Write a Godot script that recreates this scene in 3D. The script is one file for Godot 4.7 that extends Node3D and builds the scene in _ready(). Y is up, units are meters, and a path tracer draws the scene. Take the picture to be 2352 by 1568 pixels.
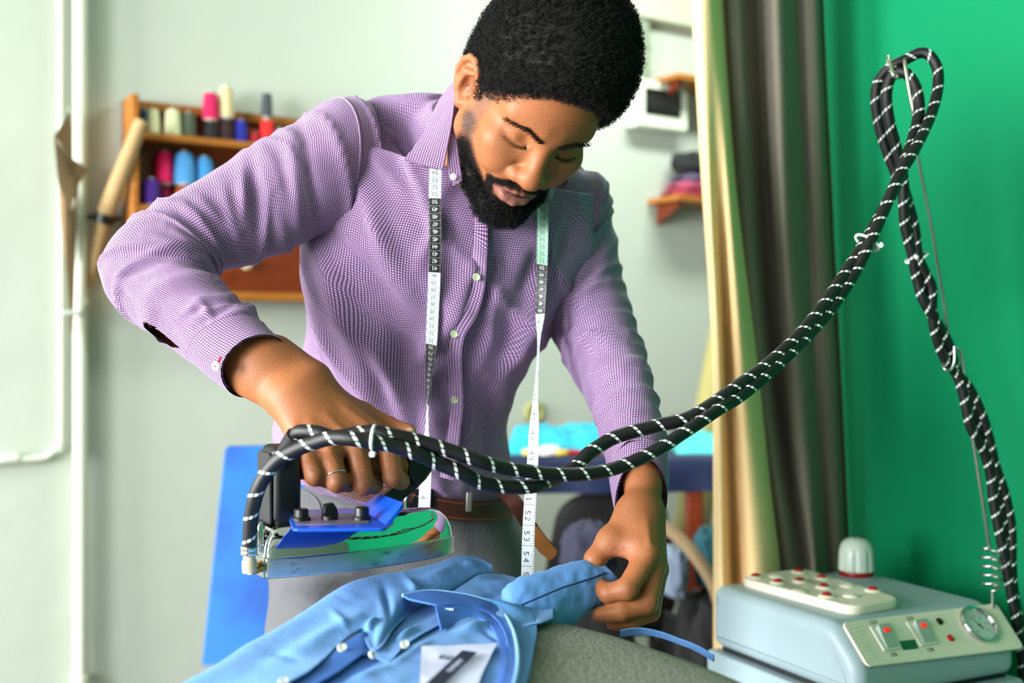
extends Node3D
# A tailor pressing a blue shirt in a small workshop. Pixels P(x, y, distance) are those of the 2352 x 1568 photograph.

func _ready() -> void:
	rng.seed = 7
	# camera
	var cam := Camera3D.new()
	cam.name = "camera"
	cam.position = Vector3(0, EYE, 0)
	var lens := CameraAttributesPhysical.new()
	lens.frustum_focal_length = 40.0
	lens.exposure_aperture = 3.0
	lens.frustum_focus_distance = 1.33
	cam.attributes = lens
	cam.fov = rad_to_deg(2.0 * atan(784.0 / F))
	add_child(cam)
	cam.current = true
	# daylight: an overcast sky outside the windows
	var env := Environment.new()
	env.background_mode = Environment.BG_SKY
	var sky := Sky.new()
	var sm := ProceduralSkyMaterial.new()
	sm.sky_top_color = Color(0.80, 0.88, 1.0)
	sm.sky_horizon_color = Color(0.95, 0.97, 1.0)
	sm.ground_bottom_color = Color(0.35, 0.34, 0.32)
	sm.ground_horizon_color = Color(0.6, 0.6, 0.58)
	sm.sky_energy_multiplier = 2.0
	sky.sky_material = sm
	env.sky = sky
	env.tonemap_mode = Environment.TONE_MAPPER_LINEAR
	env.tonemap_exposure = 1.08
	env.sdfgi_enabled = true
	env.ssao_enabled = true
	env.ssil_enabled = true
	var we := WorldEnvironment.new()
	we.name = "world_environment"
	we.environment = env
	add_child(we)
	# the light of the two windows
	for w in [[0.40, 1.30, 27.0], [1.75, 2.95, 25.0], [3.3, 4.1, 6.5]]:
		var l := AreaLight3D.new()
		l.name = "window_light"
		l.area_size = Vector2(w[1] - w[0] - 0.1, 1.6)
		l.light_color = Color(0.985, 0.99, 1.0)
		l.light_energy = w[2]
		l.area_range = 12.0
		l.area_attenuation = 2.0
		l.shadow_enabled = true
		# faces along U, into the room
		l.transform = Transform3D(Basis(N, Vector3.UP, -U), R(-5.18, 1.65, (w[0] + w[1]) / 2))
		add_child(l, true)
	# the ceiling lamp over the back of the room
	var lamp := AreaLight3D.new()
	lamp.name = "ceiling_lamp_light"
	lamp.area_size = Vector2(0.9, 0.28)
	lamp.light_color = Color(0.95, 1.0, 0.97)
	lamp.light_energy = 3.4
	lamp.area_range = 10.0
	lamp.area_attenuation = 2.0
	lamp.shadow_enabled = true
	lamp.transform = Transform3D(Basis(U, N, Vector3.UP), R(0.3, 2.66, 0.75))
	add_child(lamp, true)
	if dev == "" or dev.contains("room"): build_room()
	if dev == "" or dev.contains("back"): build_background()
	if dev == "" or dev.contains("right"): build_right()
	if dev == "" or dev.contains("board"): build_board()
	if dev == "" or dev.contains("iron"): build_iron()
	if dev == "" or dev.contains("man"): build_man()
# ---------------------------------------------------------------- helpers
const F := 2613.3333   # focal length in pixels of the 2352 x 1568 frame
const EYE := 1.2       # height of the camera

var M := {}            # materials by name
var used := {}
var rng := RandomNumberGenerator.new()
var dev := ""

# a point of the place: the pixel where the photograph shows it and its distance
func P(px: float, py: float, d: float) -> Vector3:
	return Vector3((px - 1176.0) / F * d, EYE - (py - 784.0) / F * d, -d)

func numbered(called: String) -> String:
	if not used.has(called):
		used[called] = 0
		return called
	used[called] += 1
	return "%s_%03d" % [called, used[called]]

func meta(o: Node, label: String, category: String, group := "", kind := "") -> Node:
	if label: o.set_meta("label", label)
	if category: o.set_meta("category", category)
	if group: o.set_meta("group", group)
	if kind: o.set_meta("kind", kind)
	return o

func thing(called: String, label: String, category: String, at := Vector3.ZERO, turn := 0.0, group := "") -> Node3D:
	var o := Node3D.new()
	o.name = numbered(called)
	add_child(o)
	o.position = at
	o.rotation.y = turn
	meta(o, label, category, group)
	return o

func put(called: String, mesh: Mesh, material: Material, parent: Node = null) -> MeshInstance3D:
	var o := MeshInstance3D.new()
	o.mesh = mesh
	o.material_override = material
	if parent == null:
		o.name = numbered(called)
		add_child(o)
	else:
		o.name = called
		parent.add_child(o, true)
	return o

func struct(called: String, mesh: Mesh, material: Material, parent: Node = null, label := "") -> MeshInstance3D:
	var o := put(called, mesh, material, parent)
	if parent == null:
		o.set_meta("kind", "structure")
		if label:
			o.set_meta("label", label)
	return o

# collects triangles; smooth normals within a group
class MB:
	var v := PackedVector3Array()
	var uv := PackedVector2Array()
	var c := PackedColorArray()
	var g := PackedInt32Array()
	var idx := PackedInt32Array()
	var grp := 0
	var colored := false
	func vert(p: Vector3, t := Vector2.ZERO, col := Color.WHITE) -> int:
		v.push_back(p)
		uv.push_back(t)
		c.push_back(col)
		g.push_back(grp)
		return v.size() - 1
	func tri(a: int, b: int, d: int) -> void:
		idx.push_back(a)
		idx.push_back(b)
		idx.push_back(d)
	func quad(a: int, b: int, d: int, e: int) -> void:
		tri(a, b, d)
		tri(a, d, e)
	# rows of points, each row `cols` long; wrap joins the last column to the first (give the seam column twice for uvs)
	func grid(pts: PackedVector3Array, cols: int, uvs := PackedVector2Array(), cl := PackedColorArray(), flip := false) -> void:
		var rows := pts.size() / cols
		var base := v.size()
		for i in pts.size():
			var t := uvs[i] if uvs.size() else Vector2(float(i % cols) / (cols - 1), float(i / cols) / maxi(rows - 1, 1))
			vert(pts[i], t, cl[i] if cl.size() else Color.WHITE)
		for r in rows - 1:
			for k in cols - 1:
				var a := base + r * cols + k
				if flip:
					quad(a, a + cols, a + cols + 1, a + 1)
				else:
					quad(a, a + 1, a + cols + 1, a + cols)
	func fan(ring: PackedVector3Array, flip := false, mid = null, uvs := PackedVector2Array()) -> void:
		var m := Vector3.ZERO
		for p in ring: m += p
		m /= ring.size()
		if mid != null: m = mid
		var o := vert(m, Vector2(0.5, 0.5))
		var b := v.size()
		for i in ring.size():
			vert(ring[i], uvs[i] if uvs.size() else Vector2(0.5 + 0.5 * cos(TAU * i / ring.size()), 0.5 + 0.5 * sin(TAU * i / ring.size())))
		for i in ring.size():
			var j := (i + 1) % ring.size()
			if flip: tri(o, b + j, b + i)
			else: tri(o, b + i, b + j)
	func box(at: Vector3, size: Vector3, bev := 0.002, turn := Basis.IDENTITY) -> void:
		grp += 1
		var h := size * 0.5
		bev = minf(bev, minf(h.x, minf(h.y, h.z)) * 0.95)
		var id := {}
		for sx in [-1, 1]:
			for sy in [-1, 1]:
				for sz in [-1, 1]:
					for ax in 3:
						var p := Vector3(sx * (h.x - (0.0 if ax == 0 else bev)), sy * (h.y - (0.0 if ax == 1 else bev)), sz * (h.z - (0.0 if ax == 2 else bev)))
						var t := Vector2(p.x, p.z) if ax == 1 else (Vector2(p.z, p.y) if ax == 0 else Vector2(p.x, p.y))
						id[[sx, sy, sz, ax]] = vert(at + turn * p, t)
		var ctr := at
		for ax in 3:
			for s in [-1, 1]:
				var q := []
				for w in [[-1, -1], [1, -1], [1, 1], [-1, 1]]:
					var k := [w[0], w[1]]
					k.insert(ax, s)
					q.append(id[[k[0], k[1], k[2], ax]])
				_out4(q, ctr)
		for ax in 3:
			var b1 := (ax + 1) % 3
			var b2 := (ax + 2) % 3
			for s1 in [-1, 1]:
				for s2 in [-1, 1]:
					var q := []
					for w in [[-1, b1], [1, b1], [1, b2], [-1, b2]]:
						var k := [0, 0, 0]
						k[ax] = w[0]
						k[b1] = s1
						k[b2] = s2
						q.append(id[[k[0], k[1], k[2], w[1]]])
					_out4(q, ctr)
		for sx in [-1, 1]:
			for sy in [-1, 1]:
				for sz in [-1, 1]:
					_out3(id[[sx, sy, sz, 0]], id[[sx, sy, sz, 1]], id[[sx, sy, sz, 2]], ctr)
	func _out3(a: int, b: int, d: int, ctr: Vector3) -> void:
		var nn := (v[d] - v[a]).cross(v[b] - v[a])
		if nn.dot((v[a] + v[b] + v[d]) / 3.0 - ctr) < 0: tri(a, d, b)
		else: tri(a, b, d)
	func _out4(q: Array, ctr: Vector3) -> void:
		_out3(q[0], q[1], q[2], ctr)
		_out3(q[0], q[2], q[3], ctr)
	# profile: Vector2(radius, height) from bottom to top; sharp corners stay sharp
	func lathe(prof: Array, seg: int, t := Transform3D.IDENTITY, sharp := 50.0, squash := Vector2.ONE) -> void:
		grp += 1
		var n := prof.size()
		for i in n - 1:
			var a: Vector2 = prof[i]
			var b: Vector2 = prof[i + 1]
			if i > 0:
				var e0: Vector2 = (a - prof[i - 1]).normalized()
				var e1: Vector2 = (b - a).normalized()
				if absf(rad_to_deg(e0.angle_to(e1))) > sharp: grp += 1
			var pts := PackedVector3Array()
			var uvs := PackedVector2Array()
			for w in [[a, float(i)], [b, float(i + 1)]]:
				for k in seg + 1:
					var f := TAU * k / seg
					pts.push_back(t * Vector3(w[0].x * cos(f) * squash.x, w[0].y, w[0].x * sin(f) * squash.y))
					uvs.push_back(Vector2(float(k) / seg, w[1] / (n - 1)))
			grid(pts, seg + 1, uvs, PackedColorArray(), false)
	# round tube along points; radius a float or an array; uv.x round, uv.y metres along / per
	func tube(path: PackedVector3Array, radius, sides := 12, caps := true, per := 1.0, v0 := 0.0) -> void:
		grp += 1
		var n := path.size()
		var tan := PackedVector3Array()
		for i in n:
			tan.push_back((path[mini(i + 1, n - 1)] - path[maxi(i - 1, 0)]).normalized())
		var up := Vector3.UP if absf(tan[0].y) < 0.9 else Vector3.RIGHT
		var x := tan[0].cross(up).normalized()
		var pts := PackedVector3Array()
		var uvs := PackedVector2Array()
		var along := v0
		var first := PackedVector3Array()
		var last := PackedVector3Array()
		for i in n:
			if i > 0: along += path[i].distance_to(path[i - 1])
			x = (x - tan[i] * x.dot(tan[i])).normalized()
			var y := tan[i].cross(x)
			var r: float = radius[i] if radius is Array or radius is PackedFloat32Array else radius
			for k in sides + 1:
				var f := TAU * k / sides
				var p := path[i] + (x * cos(f) + y * sin(f)) * r
				pts.push_back(p)
				uvs.push_back(Vector2(float(k) / sides, along / per))
				if k < sides:
					if i == 0: first.push_back(p)
					if i == n - 1: last.push_back(p)
		grid(pts, sides + 1, uvs, PackedColorArray(), true)
		if caps:
			grp += 1
			fan(first, false)
			grp += 1
			fan(last, true)
	# a solid outline (x, y) of given depth along z, its rims rounded by bev in bs steps
	func slab(poly: PackedVector2Array, z0: float, z1: float, t := Transform3D.IDENTITY, bev := 0.001, bend := Vector2.ZERO, bs := 1) -> void:
		grp += 1
		poly = poly.duplicate()
		if Geometry2D.is_polygon_clockwise(poly): poly.reverse()
		var n := poly.size()
		var miter := PackedVector2Array()
		for i in n:
			var e0 := (poly[i] - poly[(i + n - 1) % n]).normalized()
			var e1 := (poly[(i + 1) % n] - poly[i]).normalized()
			var m := Vector2(-e0.y - e1.y, e0.x + e1.x)
			miter.push_back(m.normalized() / maxf(0.35, sqrt(maxf((1.0 + e0.dot(e1)) * 0.5, 0.0))))
		var b2 := minf(bev, absf(z1 - z0) * 0.49)
		var rows := []
		for k in bs + 1:
			var f := PI * 0.5 * k / bs
			rows.append([bev * (1.0 - sin(f)), z0 + b2 * (1.0 - cos(f))])
		for k in bs + 1:
			var f := PI * 0.5 * (bs - k) / bs
			rows.append([bev * (1.0 - sin(f)), z1 - b2 * (1.0 - cos(f))])
		var inner := PackedVector2Array()
		for i in n: inner.push_back(poly[i] + miter[i] * bev)
		var tr := Geometry2D.triangulate_polygon(inner)
		if tr.is_empty(): tr = Geometry2D.triangulate_polygon(poly)
		var ids := []
		for w in rows:
			var r := []
			for i in n:
				var p: Vector2 = poly[i] + miter[i] * w[0]
				r.append(vert(t * Vector3(p.x, p.y, w[1] + bend.x * p.x * p.x + bend.y * p.y * p.y), p))
			ids.append(r)
		for k in rows.size() - 1:
			for i in n:
				var j := (i + 1) % n
				quad(ids[k][i], ids[k + 1][i], ids[k + 1][j], ids[k][j])
		var z := rows.size() - 1
		for i in range(0, tr.size(), 3):
			var a := tr[i]
			var b := tr[i + 1]
			var d := tr[i + 2]
			if (inner[b] - inner[a]).cross(inner[d] - inner[a]) < 0:
				var s := b
				b = d
				d = s
			tri(ids[0][a], ids[0][b], ids[0][d])
			tri(ids[z][a], ids[z][d], ids[z][b])
	# a sheet of points given a thickness along its normals
	func sheet(pts: PackedVector3Array, cols: int, thick: float, uvs := PackedVector2Array(), cl := PackedColorArray()) -> void:
		var rows := pts.size() / cols
		var nn := PackedVector3Array()
		for r in rows:
			for k in cols:
				var du := pts[r * cols + mini(k + 1, cols - 1)] - pts[r * cols + maxi(k - 1, 0)]
				var dv := pts[mini(r + 1, rows - 1) * cols + k] - pts[maxi(r - 1, 0) * cols + k]
				nn.push_back(dv.cross(du).normalized())
		var top := PackedVector3Array()
		var bot := PackedVector3Array()
		for i in pts.size():
			top.push_back(pts[i] + nn[i] * thick * 0.5)
			bot.push_back(pts[i] - nn[i] * thick * 0.5)
		grp += 1
		grid(top, cols, uvs, cl, false)
		grp += 1
		grid(bot, cols, uvs, cl, true)
		grp += 1
		var loop := []
		for k in cols: loop.append(k)
		for r in range(1, rows): loop.append(r * cols + cols - 1)
		for k in range(cols - 2, -1, -1): loop.append((rows - 1) * cols + k)
		for r in range(rows - 2, 0, -1): loop.append(r * cols)
		for i in loop.size():
			var a: int = loop[i]
			var b: int = loop[(i + 1) % loop.size()]
			var ta := uvs[a] if uvs.size() else Vector2.ZERO
			var ca := cl[a] if cl.size() else Color.WHITE
			quad(vert(top[a], ta, ca), vert(bot[a], ta, ca), vert(bot[b], ta, ca), vert(top[b], ta, ca))
	func append_mb(o: MB, t := Transform3D.IDENTITY) -> void:
		var b := v.size()
		grp += 1
		for i in o.v.size():
			v.push_back(t * o.v[i])
			uv.push_back(o.uv[i])
			c.push_back(o.c[i])
			g.push_back(o.g[i] + grp)
		for i in o.idx: idx.push_back(i + b)
		for x in o.g: grp = maxi(grp, x + grp)
	func mesh(weld := true) -> ArrayMesh:
		var n := PackedVector3Array()
		n.resize(v.size())
		var to := PackedInt32Array()
		to.resize(v.size())
		if weld:
			var seen := {}
			for i in v.size():
				var key := Vector4i(roundi(v[i].x * 50000.0), roundi(v[i].y * 50000.0), roundi(v[i].z * 50000.0), g[i])
				if seen.has(key): to[i] = seen[key]
				else:
					seen[key] = i
					to[i] = i
		else:
			for i in v.size(): to[i] = i
		for i in range(0, idx.size(), 3):
			var a := idx[i]
			var b := idx[i + 1]
			var d := idx[i + 2]
			var f := (v[d] - v[a]).cross(v[b] - v[a])
			n[to[a]] += f
			n[to[b]] += f
			n[to[d]] += f
		for i in v.size():
			n[i] = n[to[i]]
		for i in v.size():
			n[i] = n[i].normalized() if n[i].length_squared() > 0.0 else Vector3.UP
		var arr := []
		arr.resize(Mesh.ARRAY_MAX)
		arr[Mesh.ARRAY_VERTEX] = v
		arr[Mesh.ARRAY_NORMAL] = n
		arr[Mesh.ARRAY_TEX_UV] = uv
		if colored: arr[Mesh.ARRAY_COLOR] = c
		arr[Mesh.ARRAY_INDEX] = idx
		var m := ArrayMesh.new()
		m.add_surface_from_arrays(Mesh.PRIMITIVE_TRIANGLES, arr)
		return m

func mb() -> MB: return MB.new()

# Catmull-Rom through the points, n samples a span
func curve(pts: Array, n := 8) -> PackedVector3Array:
	var out := PackedVector3Array()
	var k := pts.size()
	for i in k - 1:
		var a: Vector3 = pts[maxi(i - 1, 0)]
		var b: Vector3 = pts[i]
		var c: Vector3 = pts[i + 1]
		var d: Vector3 = pts[mini(i + 2, k - 1)]
		if i == 0: a = b * 2.0 - c
		if i == k - 2: d = c * 2.0 - b
		for s in n:
			out.push_back(b.cubic_interpolate(c, a, d, float(s) / n))
	out.push_back(pts[k - 1])
	return out

func curve2(pts: Array, n := 8, closed := true) -> PackedVector2Array:
	var out := PackedVector2Array()
	var k := pts.size()
	for i in (k if closed else k - 1):
		var a: Vector2 = pts[(i + k - 1) % k] if closed else pts[maxi(i - 1, 0)]
		var b: Vector2 = pts[i]
		var c: Vector2 = pts[(i + 1) % k]
		var d: Vector2 = pts[(i + 2) % k] if closed else pts[mini(i + 2, k - 1)]
		for s in n:
			out.push_back(b.cubic_interpolate(c, a, d, float(s) / n))
	if not closed: out.push_back(pts[k - 1])
	return out

func rounded_rect(w: float, h: float, r: float, n := 5) -> PackedVector2Array:
	var out := PackedVector2Array()
	for q in 4:
		var cx := (w * 0.5 - r) * (1 if q == 0 or q == 3 else -1)
		var cy := (h * 0.5 - r) * (1 if q < 2 else -1)
		for k in n + 1:
			var f := PI * 0.5 * (q + float(k) / n)
			out.push_back(Vector2(cx + r * cos(f), cy + r * sin(f)))
	return out

# interpolate rows of keyed values: keys sorted by [0]
func keyed(rows: Array, t: float) -> Array:
	var n := rows.size()
	var i := 0
	while i < n - 2 and t > rows[i + 1][0]: i += 1
	var a: Array = rows[i]
	var b: Array = rows[i + 1]
	var p: Array = rows[maxi(i - 1, 0)]
	var q: Array = rows[mini(i + 2, n - 1)]
	var span: float = b[0] - a[0]
	var s := clampf((t - a[0]) / span, 0.0, 1.0)
	var out := []
	for k in range(1, a.size()):
		var da: float = (b[k] - p[k]) / maxf(b[0] - p[0], 1e-6) * span
		var db: float = (q[k] - a[k]) / maxf(q[0] - a[0], 1e-6) * span
		var s2 := s * s
		var s3 := s2 * s
		out.append(a[k] * (2 * s3 - 3 * s2 + 1) + da * (s3 - 2 * s2 + s) + b[k] * (-2 * s3 + 3 * s2) + db * (s3 - s2))
	return out

func lin(r: float, g: float, b: float) -> Color:
	return Color(r, g, b).srgb_to_linear()

func sstep(a: float, b: float, x: float) -> float:
	var t := clampf((x - a) / (b - a), 0.0, 1.0)
	return t * t * (3.0 - 2.0 * t)

# frame whose y points along dir
func along(a: Vector3, dir: Vector3, hint := Vector3.UP) -> Transform3D:
	var y := dir.normalized()
	if absf(hint.normalized().dot(y)) > 0.98: hint = Vector3.RIGHT
	var x := hint.cross(y).normalized()
	return Transform3D(Basis(x, y, x.cross(y)), a)
# ---------------------------------------------------------------- bodies: distance fields meshed as surface nets
class Field:
	var k0 := []     # kind of each shape: 0 tapered capsule, 1 ellipsoid
	var A := PackedVector3Array()
	var B := PackedVector3Array()
	var ra := PackedFloat32Array()
	var rb := PackedFloat32Array()
	var bas := []    # inverse basis of ellipsoids
	var rad := PackedVector3Array()
	var op := PackedInt32Array()  # 0 join, 1 cut
	var kk := PackedFloat32Array()
	# bumps: segment a-b, width, amount (positive swells)
	var ba := PackedVector3Array()
	var bb := PackedVector3Array()
	var bw := PackedFloat32Array()
	var bh := PackedFloat32Array()
	var paints := []
	var base := Color(0.5, 0.3, 0.2)
	var fr := Transform3D.IDENTITY  # shapes are given in this frame
	func limb(a: Vector3, b: Vector3, r1: float, r2: float, k := 0.01, cut := 0) -> void:
		k0.append(0)
		A.push_back(fr * a)
		B.push_back(fr * b)
		ra.push_back(r1)
		rb.push_back(r2)
		bas.append(Basis.IDENTITY)
		rad.push_back(Vector3.ONE)
		op.push_back(cut)
		kk.push_back(k)
	func egg(c: Vector3, r: Vector3, k := 0.01, cut := 0, turn := Basis.IDENTITY) -> void:
		k0.append(1)
		A.push_back(fr * c)
		B.push_back(fr * c)
		ra.push_back(maxf(r.x, maxf(r.y, r.z)))
		rb.push_back(0)
		bas.append((fr.basis * turn).inverse())
		rad.push_back(r)
		op.push_back(cut)
		kk.push_back(k)
	func bump(a: Vector3, b: Vector3, w: float, h: float) -> void:
		ba.push_back(fr * a)
		bb.push_back(fr * b)
		bw.push_back(w)
		bh.push_back(h)
	func paint(a: Vector3, b: Vector3, r: float, soft: float, col: Color, share := 1.0) -> void:
		paints.append([fr * a, fr * b, r, soft, col, share])
	func one(i: int, p: Vector3) -> float:
		if k0[i] == 0:
			var a := A[i]
			var d := B[i] - a
			var q := p - a
			var t := clampf(q.dot(d) / maxf(d.length_squared(), 1e-9), 0.0, 1.0)
			return (q - d * t).length() - lerpf(ra[i], rb[i], t)
		var bs: Basis = bas[i]
		var l := bs * (p - A[i])
		var r := rad[i]
		var e := l / r
		var k := e.length()
		if k < 1e-5: return -minf(r.x, minf(r.y, r.z))
		return k * (k - 1.0) / (e / r).length()
	func at(p: Vector3, use: PackedInt32Array, useb: PackedInt32Array) -> float:
		var d := 1e3
		for i in use:
			var x := one(i, p)
			var k := kk[i]
			if op[i] == 0:
				var h := maxf(k - absf(d - x), 0.0) / k
				d = minf(d, x) - h * h * k * 0.25
			else:
				x = -x
				var h := maxf(k - absf(d - x), 0.0) / k
				d = maxf(d, x) + h * h * k * 0.25
		for i in useb:
			var a := ba[i]
			var e := bb[i] - a
			var q := p - a
			var t := clampf(q.dot(e) / maxf(e.length_squared(), 1e-9), 0.0, 1.0)
			var s := (q - e * t).length_squared() / (bw[i] * bw[i])
			if s < 6.0: d -= bh[i] * exp(-s)
		return d
	func colour(p: Vector3) -> Color:
		var col := base
		for w in paints:
			var a: Vector3 = w[0]
			var e: Vector3 = w[1] - a
			var q := p - a
			var t := clampf(q.dot(e) / maxf(e.length_squared(), 1e-9), 0.0, 1.0)
			var s := (q - e * t).length()
			var f := 1.0 - clampf((s - float(w[2])) / maxf(float(w[3]), 1e-5), 0.0, 1.0)
			if f > 0.0: col = col.lerp(w[4], f * f * (3.0 - 2.0 * f) * float(w[5]))
		return col
	# adds the surface inside the box lo..hi to the mesh
	func net(m: MB, lo: Vector3, hi: Vector3, cell: float) -> void:
		var N := 8
		var n := Vector3i(ceili((hi.x - lo.x) / cell), ceili((hi.y - lo.y) / cell), ceili((hi.z - lo.z) / cell))
		var nb := Vector3i((n.x + N - 1) / N, (n.y + N - 1) / N, (n.z + N - 1) / N)
		var all := PackedInt32Array(range(k0.size()))
		var allb := PackedInt32Array(range(ba.size()))
		var half := cell * N * 0.5
		var diag := half * 1.7321
		var bumpmost := 0.0
		for h in bh: bumpmost = maxf(bumpmost, absf(h))
		var vid := {}
		var edges := PackedInt64Array()
		var S1 := 4096
		var vals := PackedFloat32Array()
		vals.resize((N + 1) * (N + 1) * (N + 1))
		var W := N + 1
		m.grp += 1
		for bx in nb.x:
			for by in nb.y:
				for bz in nb.z:
					var o := Vector3i(bx * N, by * N, bz * N)
					var c := lo + Vector3(o) * cell + Vector3(half, half, half)
					var use := PackedInt32Array()
					var near := 1e3
					for i in all:
						# cheap reject by bounding sphere
						var x := one(i, c)
						if op[i] == 0: near = minf(near, x - kk[i] * 0.25)
						if k0[i] == 1 and x > 0: x *= 0.6
						if op[i] == 0:
							if x < diag * 2.0 + kk[i] + 0.004: use.push_back(i)
						elif x < diag * 1.2 + kk[i] + 0.004: use.push_back(i)
					if near > diag * 1.6 + bumpmost + 0.003: continue
					var useb := PackedInt32Array()
					for i in allb:
						var mid := Geometry3D.get_closest_point_to_segment(c, ba[i], bb[i])
						if mid.distance_to(c) < diag + bw[i] * 2.5: useb.push_back(i)
					var d0 := at(c, use, useb)
					if absf(d0) > diag * 1.7 + 0.006: continue
					var pos := false
					var neg := false
					var w := 0
					for x in W:
						for y in W:
							for z in W:
								var d := at(lo + Vector3(o.x + x, o.y + y, o.z + z) * cell, use, useb)
								vals[w] = d
								w += 1
								if d < 0.0: neg = true
								else: pos = true
					if not (pos and neg): continue
					for x in mini(N, n.x - o.x):
						for y in mini(N, n.y - o.y):
							for z in mini(N, n.z - o.z):
								var q := (x * W + y) * W + z
								var s := 0
								var v8 := [vals[q], vals[q + 1], vals[q + W], vals[q + W + 1], vals[q + W * W], vals[q + W * W + 1], vals[q + W * W + W], vals[q + W * W + W + 1]]
								for k in 8:
									if v8[k] < 0.0: s |= 1 << k
								if s == 0 or s == 255: continue
								var sum := Vector3.ZERO
								var cnt := 0
								for k in 8:
									for b in [1, 2, 4]:
										if k & b: continue
										var k2: int = k | b
										if ((s >> k) & 1) == ((s >> k2) & 1): continue
										var t: float = v8[k] / (v8[k] - v8[k2])
										var p1 := Vector3((k >> 2) & 1, (k >> 1) & 1, k & 1)
										var p2 := Vector3((k2 >> 2) & 1, (k2 >> 1) & 1, k2 & 1)
										sum += p1.lerp(p2, t)
										cnt += 1
								var p := lo + (Vector3(o.x + x, o.y + y, o.z + z) + sum / cnt) * cell
								var id := ((o.x + x) * S1 + o.y + y) * S1 + o.z + z
								vid[id] = m.vert(p, Vector2(p.x, p.y), colour(p))
								var in0 := s & 1
								if ((s >> 4) & 1) != in0: edges.push_back((id << 3) | in0)
								if ((s >> 2) & 1) != in0: edges.push_back((id << 3) | 2 | in0)
								if ((s >> 1) & 1) != in0: edges.push_back((id << 3) | 4 | in0)
		for e in edges:
			var id := e >> 3
			var inside := (e & 1) == 1
			var ax := (e >> 1) & 3
			var d1 := S1 if ax == 0 else (1 if ax == 1 else S1 * S1)
			var d2 := 1 if ax == 0 else (S1 * S1 if ax == 1 else S1)
			var a = vid.get(id)
			var b = vid.get(id - d1)
			var c2 = vid.get(id - d1 - d2)
			var d3 = vid.get(id - d2)
			if a == null or b == null or c2 == null or d3 == null: continue
			if inside: m.quad(a, d3, c2, b)
			else: m.quad(a, b, c2, d3)
# ---------------------------------------------------------------- materials
func mat(called: String, col: Color, rough := 0.7, metal := 0.0) -> StandardMaterial3D:
	if M.has(called): return M[called]
	var m := StandardMaterial3D.new()
	m.resource_name = called
	m.albedo_color = col
	m.roughness = rough
	m.metallic = metal
	M[called] = m
	return m

func noise_tex(size: int, freq: float, octaves := 4, ramp = null, normal := false, strength := 4.0, sd := 1) -> NoiseTexture2D:
	var n := FastNoiseLite.new()
	n.seed = sd
	n.frequency = freq
	n.fractal_octaves = octaves
	var t := NoiseTexture2D.new()
	t.width = size
	t.height = size
	t.seamless = true
	t.noise = n
	t.as_normal_map = normal
	t.bump_strength = strength
	if ramp != null:
		var g := Gradient.new()
		g.offsets = PackedFloat32Array(ramp[0])
		g.colors = PackedColorArray(ramp[1])
		t.color_ramp = g
	return t

func wood(called: String, a: Color, b: Color, rough := 0.45) -> StandardMaterial3D:
	var m := mat(called, Color.WHITE, rough)
	var im := Image.create(256, 256, false, Image.FORMAT_RGB8)
	var n := FastNoiseLite.new()
	n.seed = called.hash() % 1000
	n.frequency = 0.02
	for y in 256:
		for x in 256:
			var w := n.get_noise_2d(x * 0.35, y * 5.0) * 0.5 + 0.5
			var q := n.get_noise_2d(x * 2.0, y * 24.0) * 0.5 + 0.5
			im.set_pixel(x, y, a.lerp(b, clampf(w * 0.8 + q * 0.35 - 0.1, 0, 1)))
	m.albedo_texture = ImageTexture.create_from_image(im)
	m.uv1_triplanar = true
	m.uv1_scale = Vector3(3, 3, 3)
	return m

func cloth(called: String, col: Color, weave := 300.0, rough := 0.85, depth := 0.35) -> StandardMaterial3D:
	var m := mat(called, col, rough)
	m.cull_mode = BaseMaterial3D.CULL_DISABLED
	m.rim_enabled = true
	m.rim = 0.25
	m.normal_enabled = true
	m.normal_texture = noise_tex(256, 0.05, 3, null, true, 3.0, 7)
	m.normal_scale = depth
	m.uv1_triplanar = true
	m.uv1_scale = Vector3.ONE * weave * 0.05
	return m
# ---------------------------------------------------------------- the room
const TURN := 0.576   # the back wall runs away to the right by 33 degrees
const WALL := 3.6     # distance of the back wall straight ahead of the camera
var U := Vector3(cos(TURN), 0, -sin(TURN))   # along the back wall, to the right
var N := Vector3(sin(TURN), 0, cos(TURN))    # out of the back wall

# a point of the plane `off` in front of the back wall, where the photograph shows it
func W(px: float, py: float, off := 0.0) -> Vector3:
	var d := (WALL - off / cos(TURN)) / (1.0 - tan(TURN) * (px - 1176.0) / F)
	return P(px, py, d)

# room coordinates: t along the back wall, q out of it, y up
func R(t: float, y: float, q: float) -> Vector3:
	return Vector3(0, y, -WALL) + U * t + N * q

var RB := Basis(Vector3.UP, TURN)

func slab_between(t0: float, t1: float, y0: float, y1: float, q0: float, q1: float, bev := 0.003) -> ArrayMesh:
	var m := mb()
	m.box(R((t0 + t1) / 2, (y0 + y1) / 2, (q0 + q1) / 2), Vector3(t1 - t0, y1 - y0, q1 - q0), bev, RB)
	return m.mesh()

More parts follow.
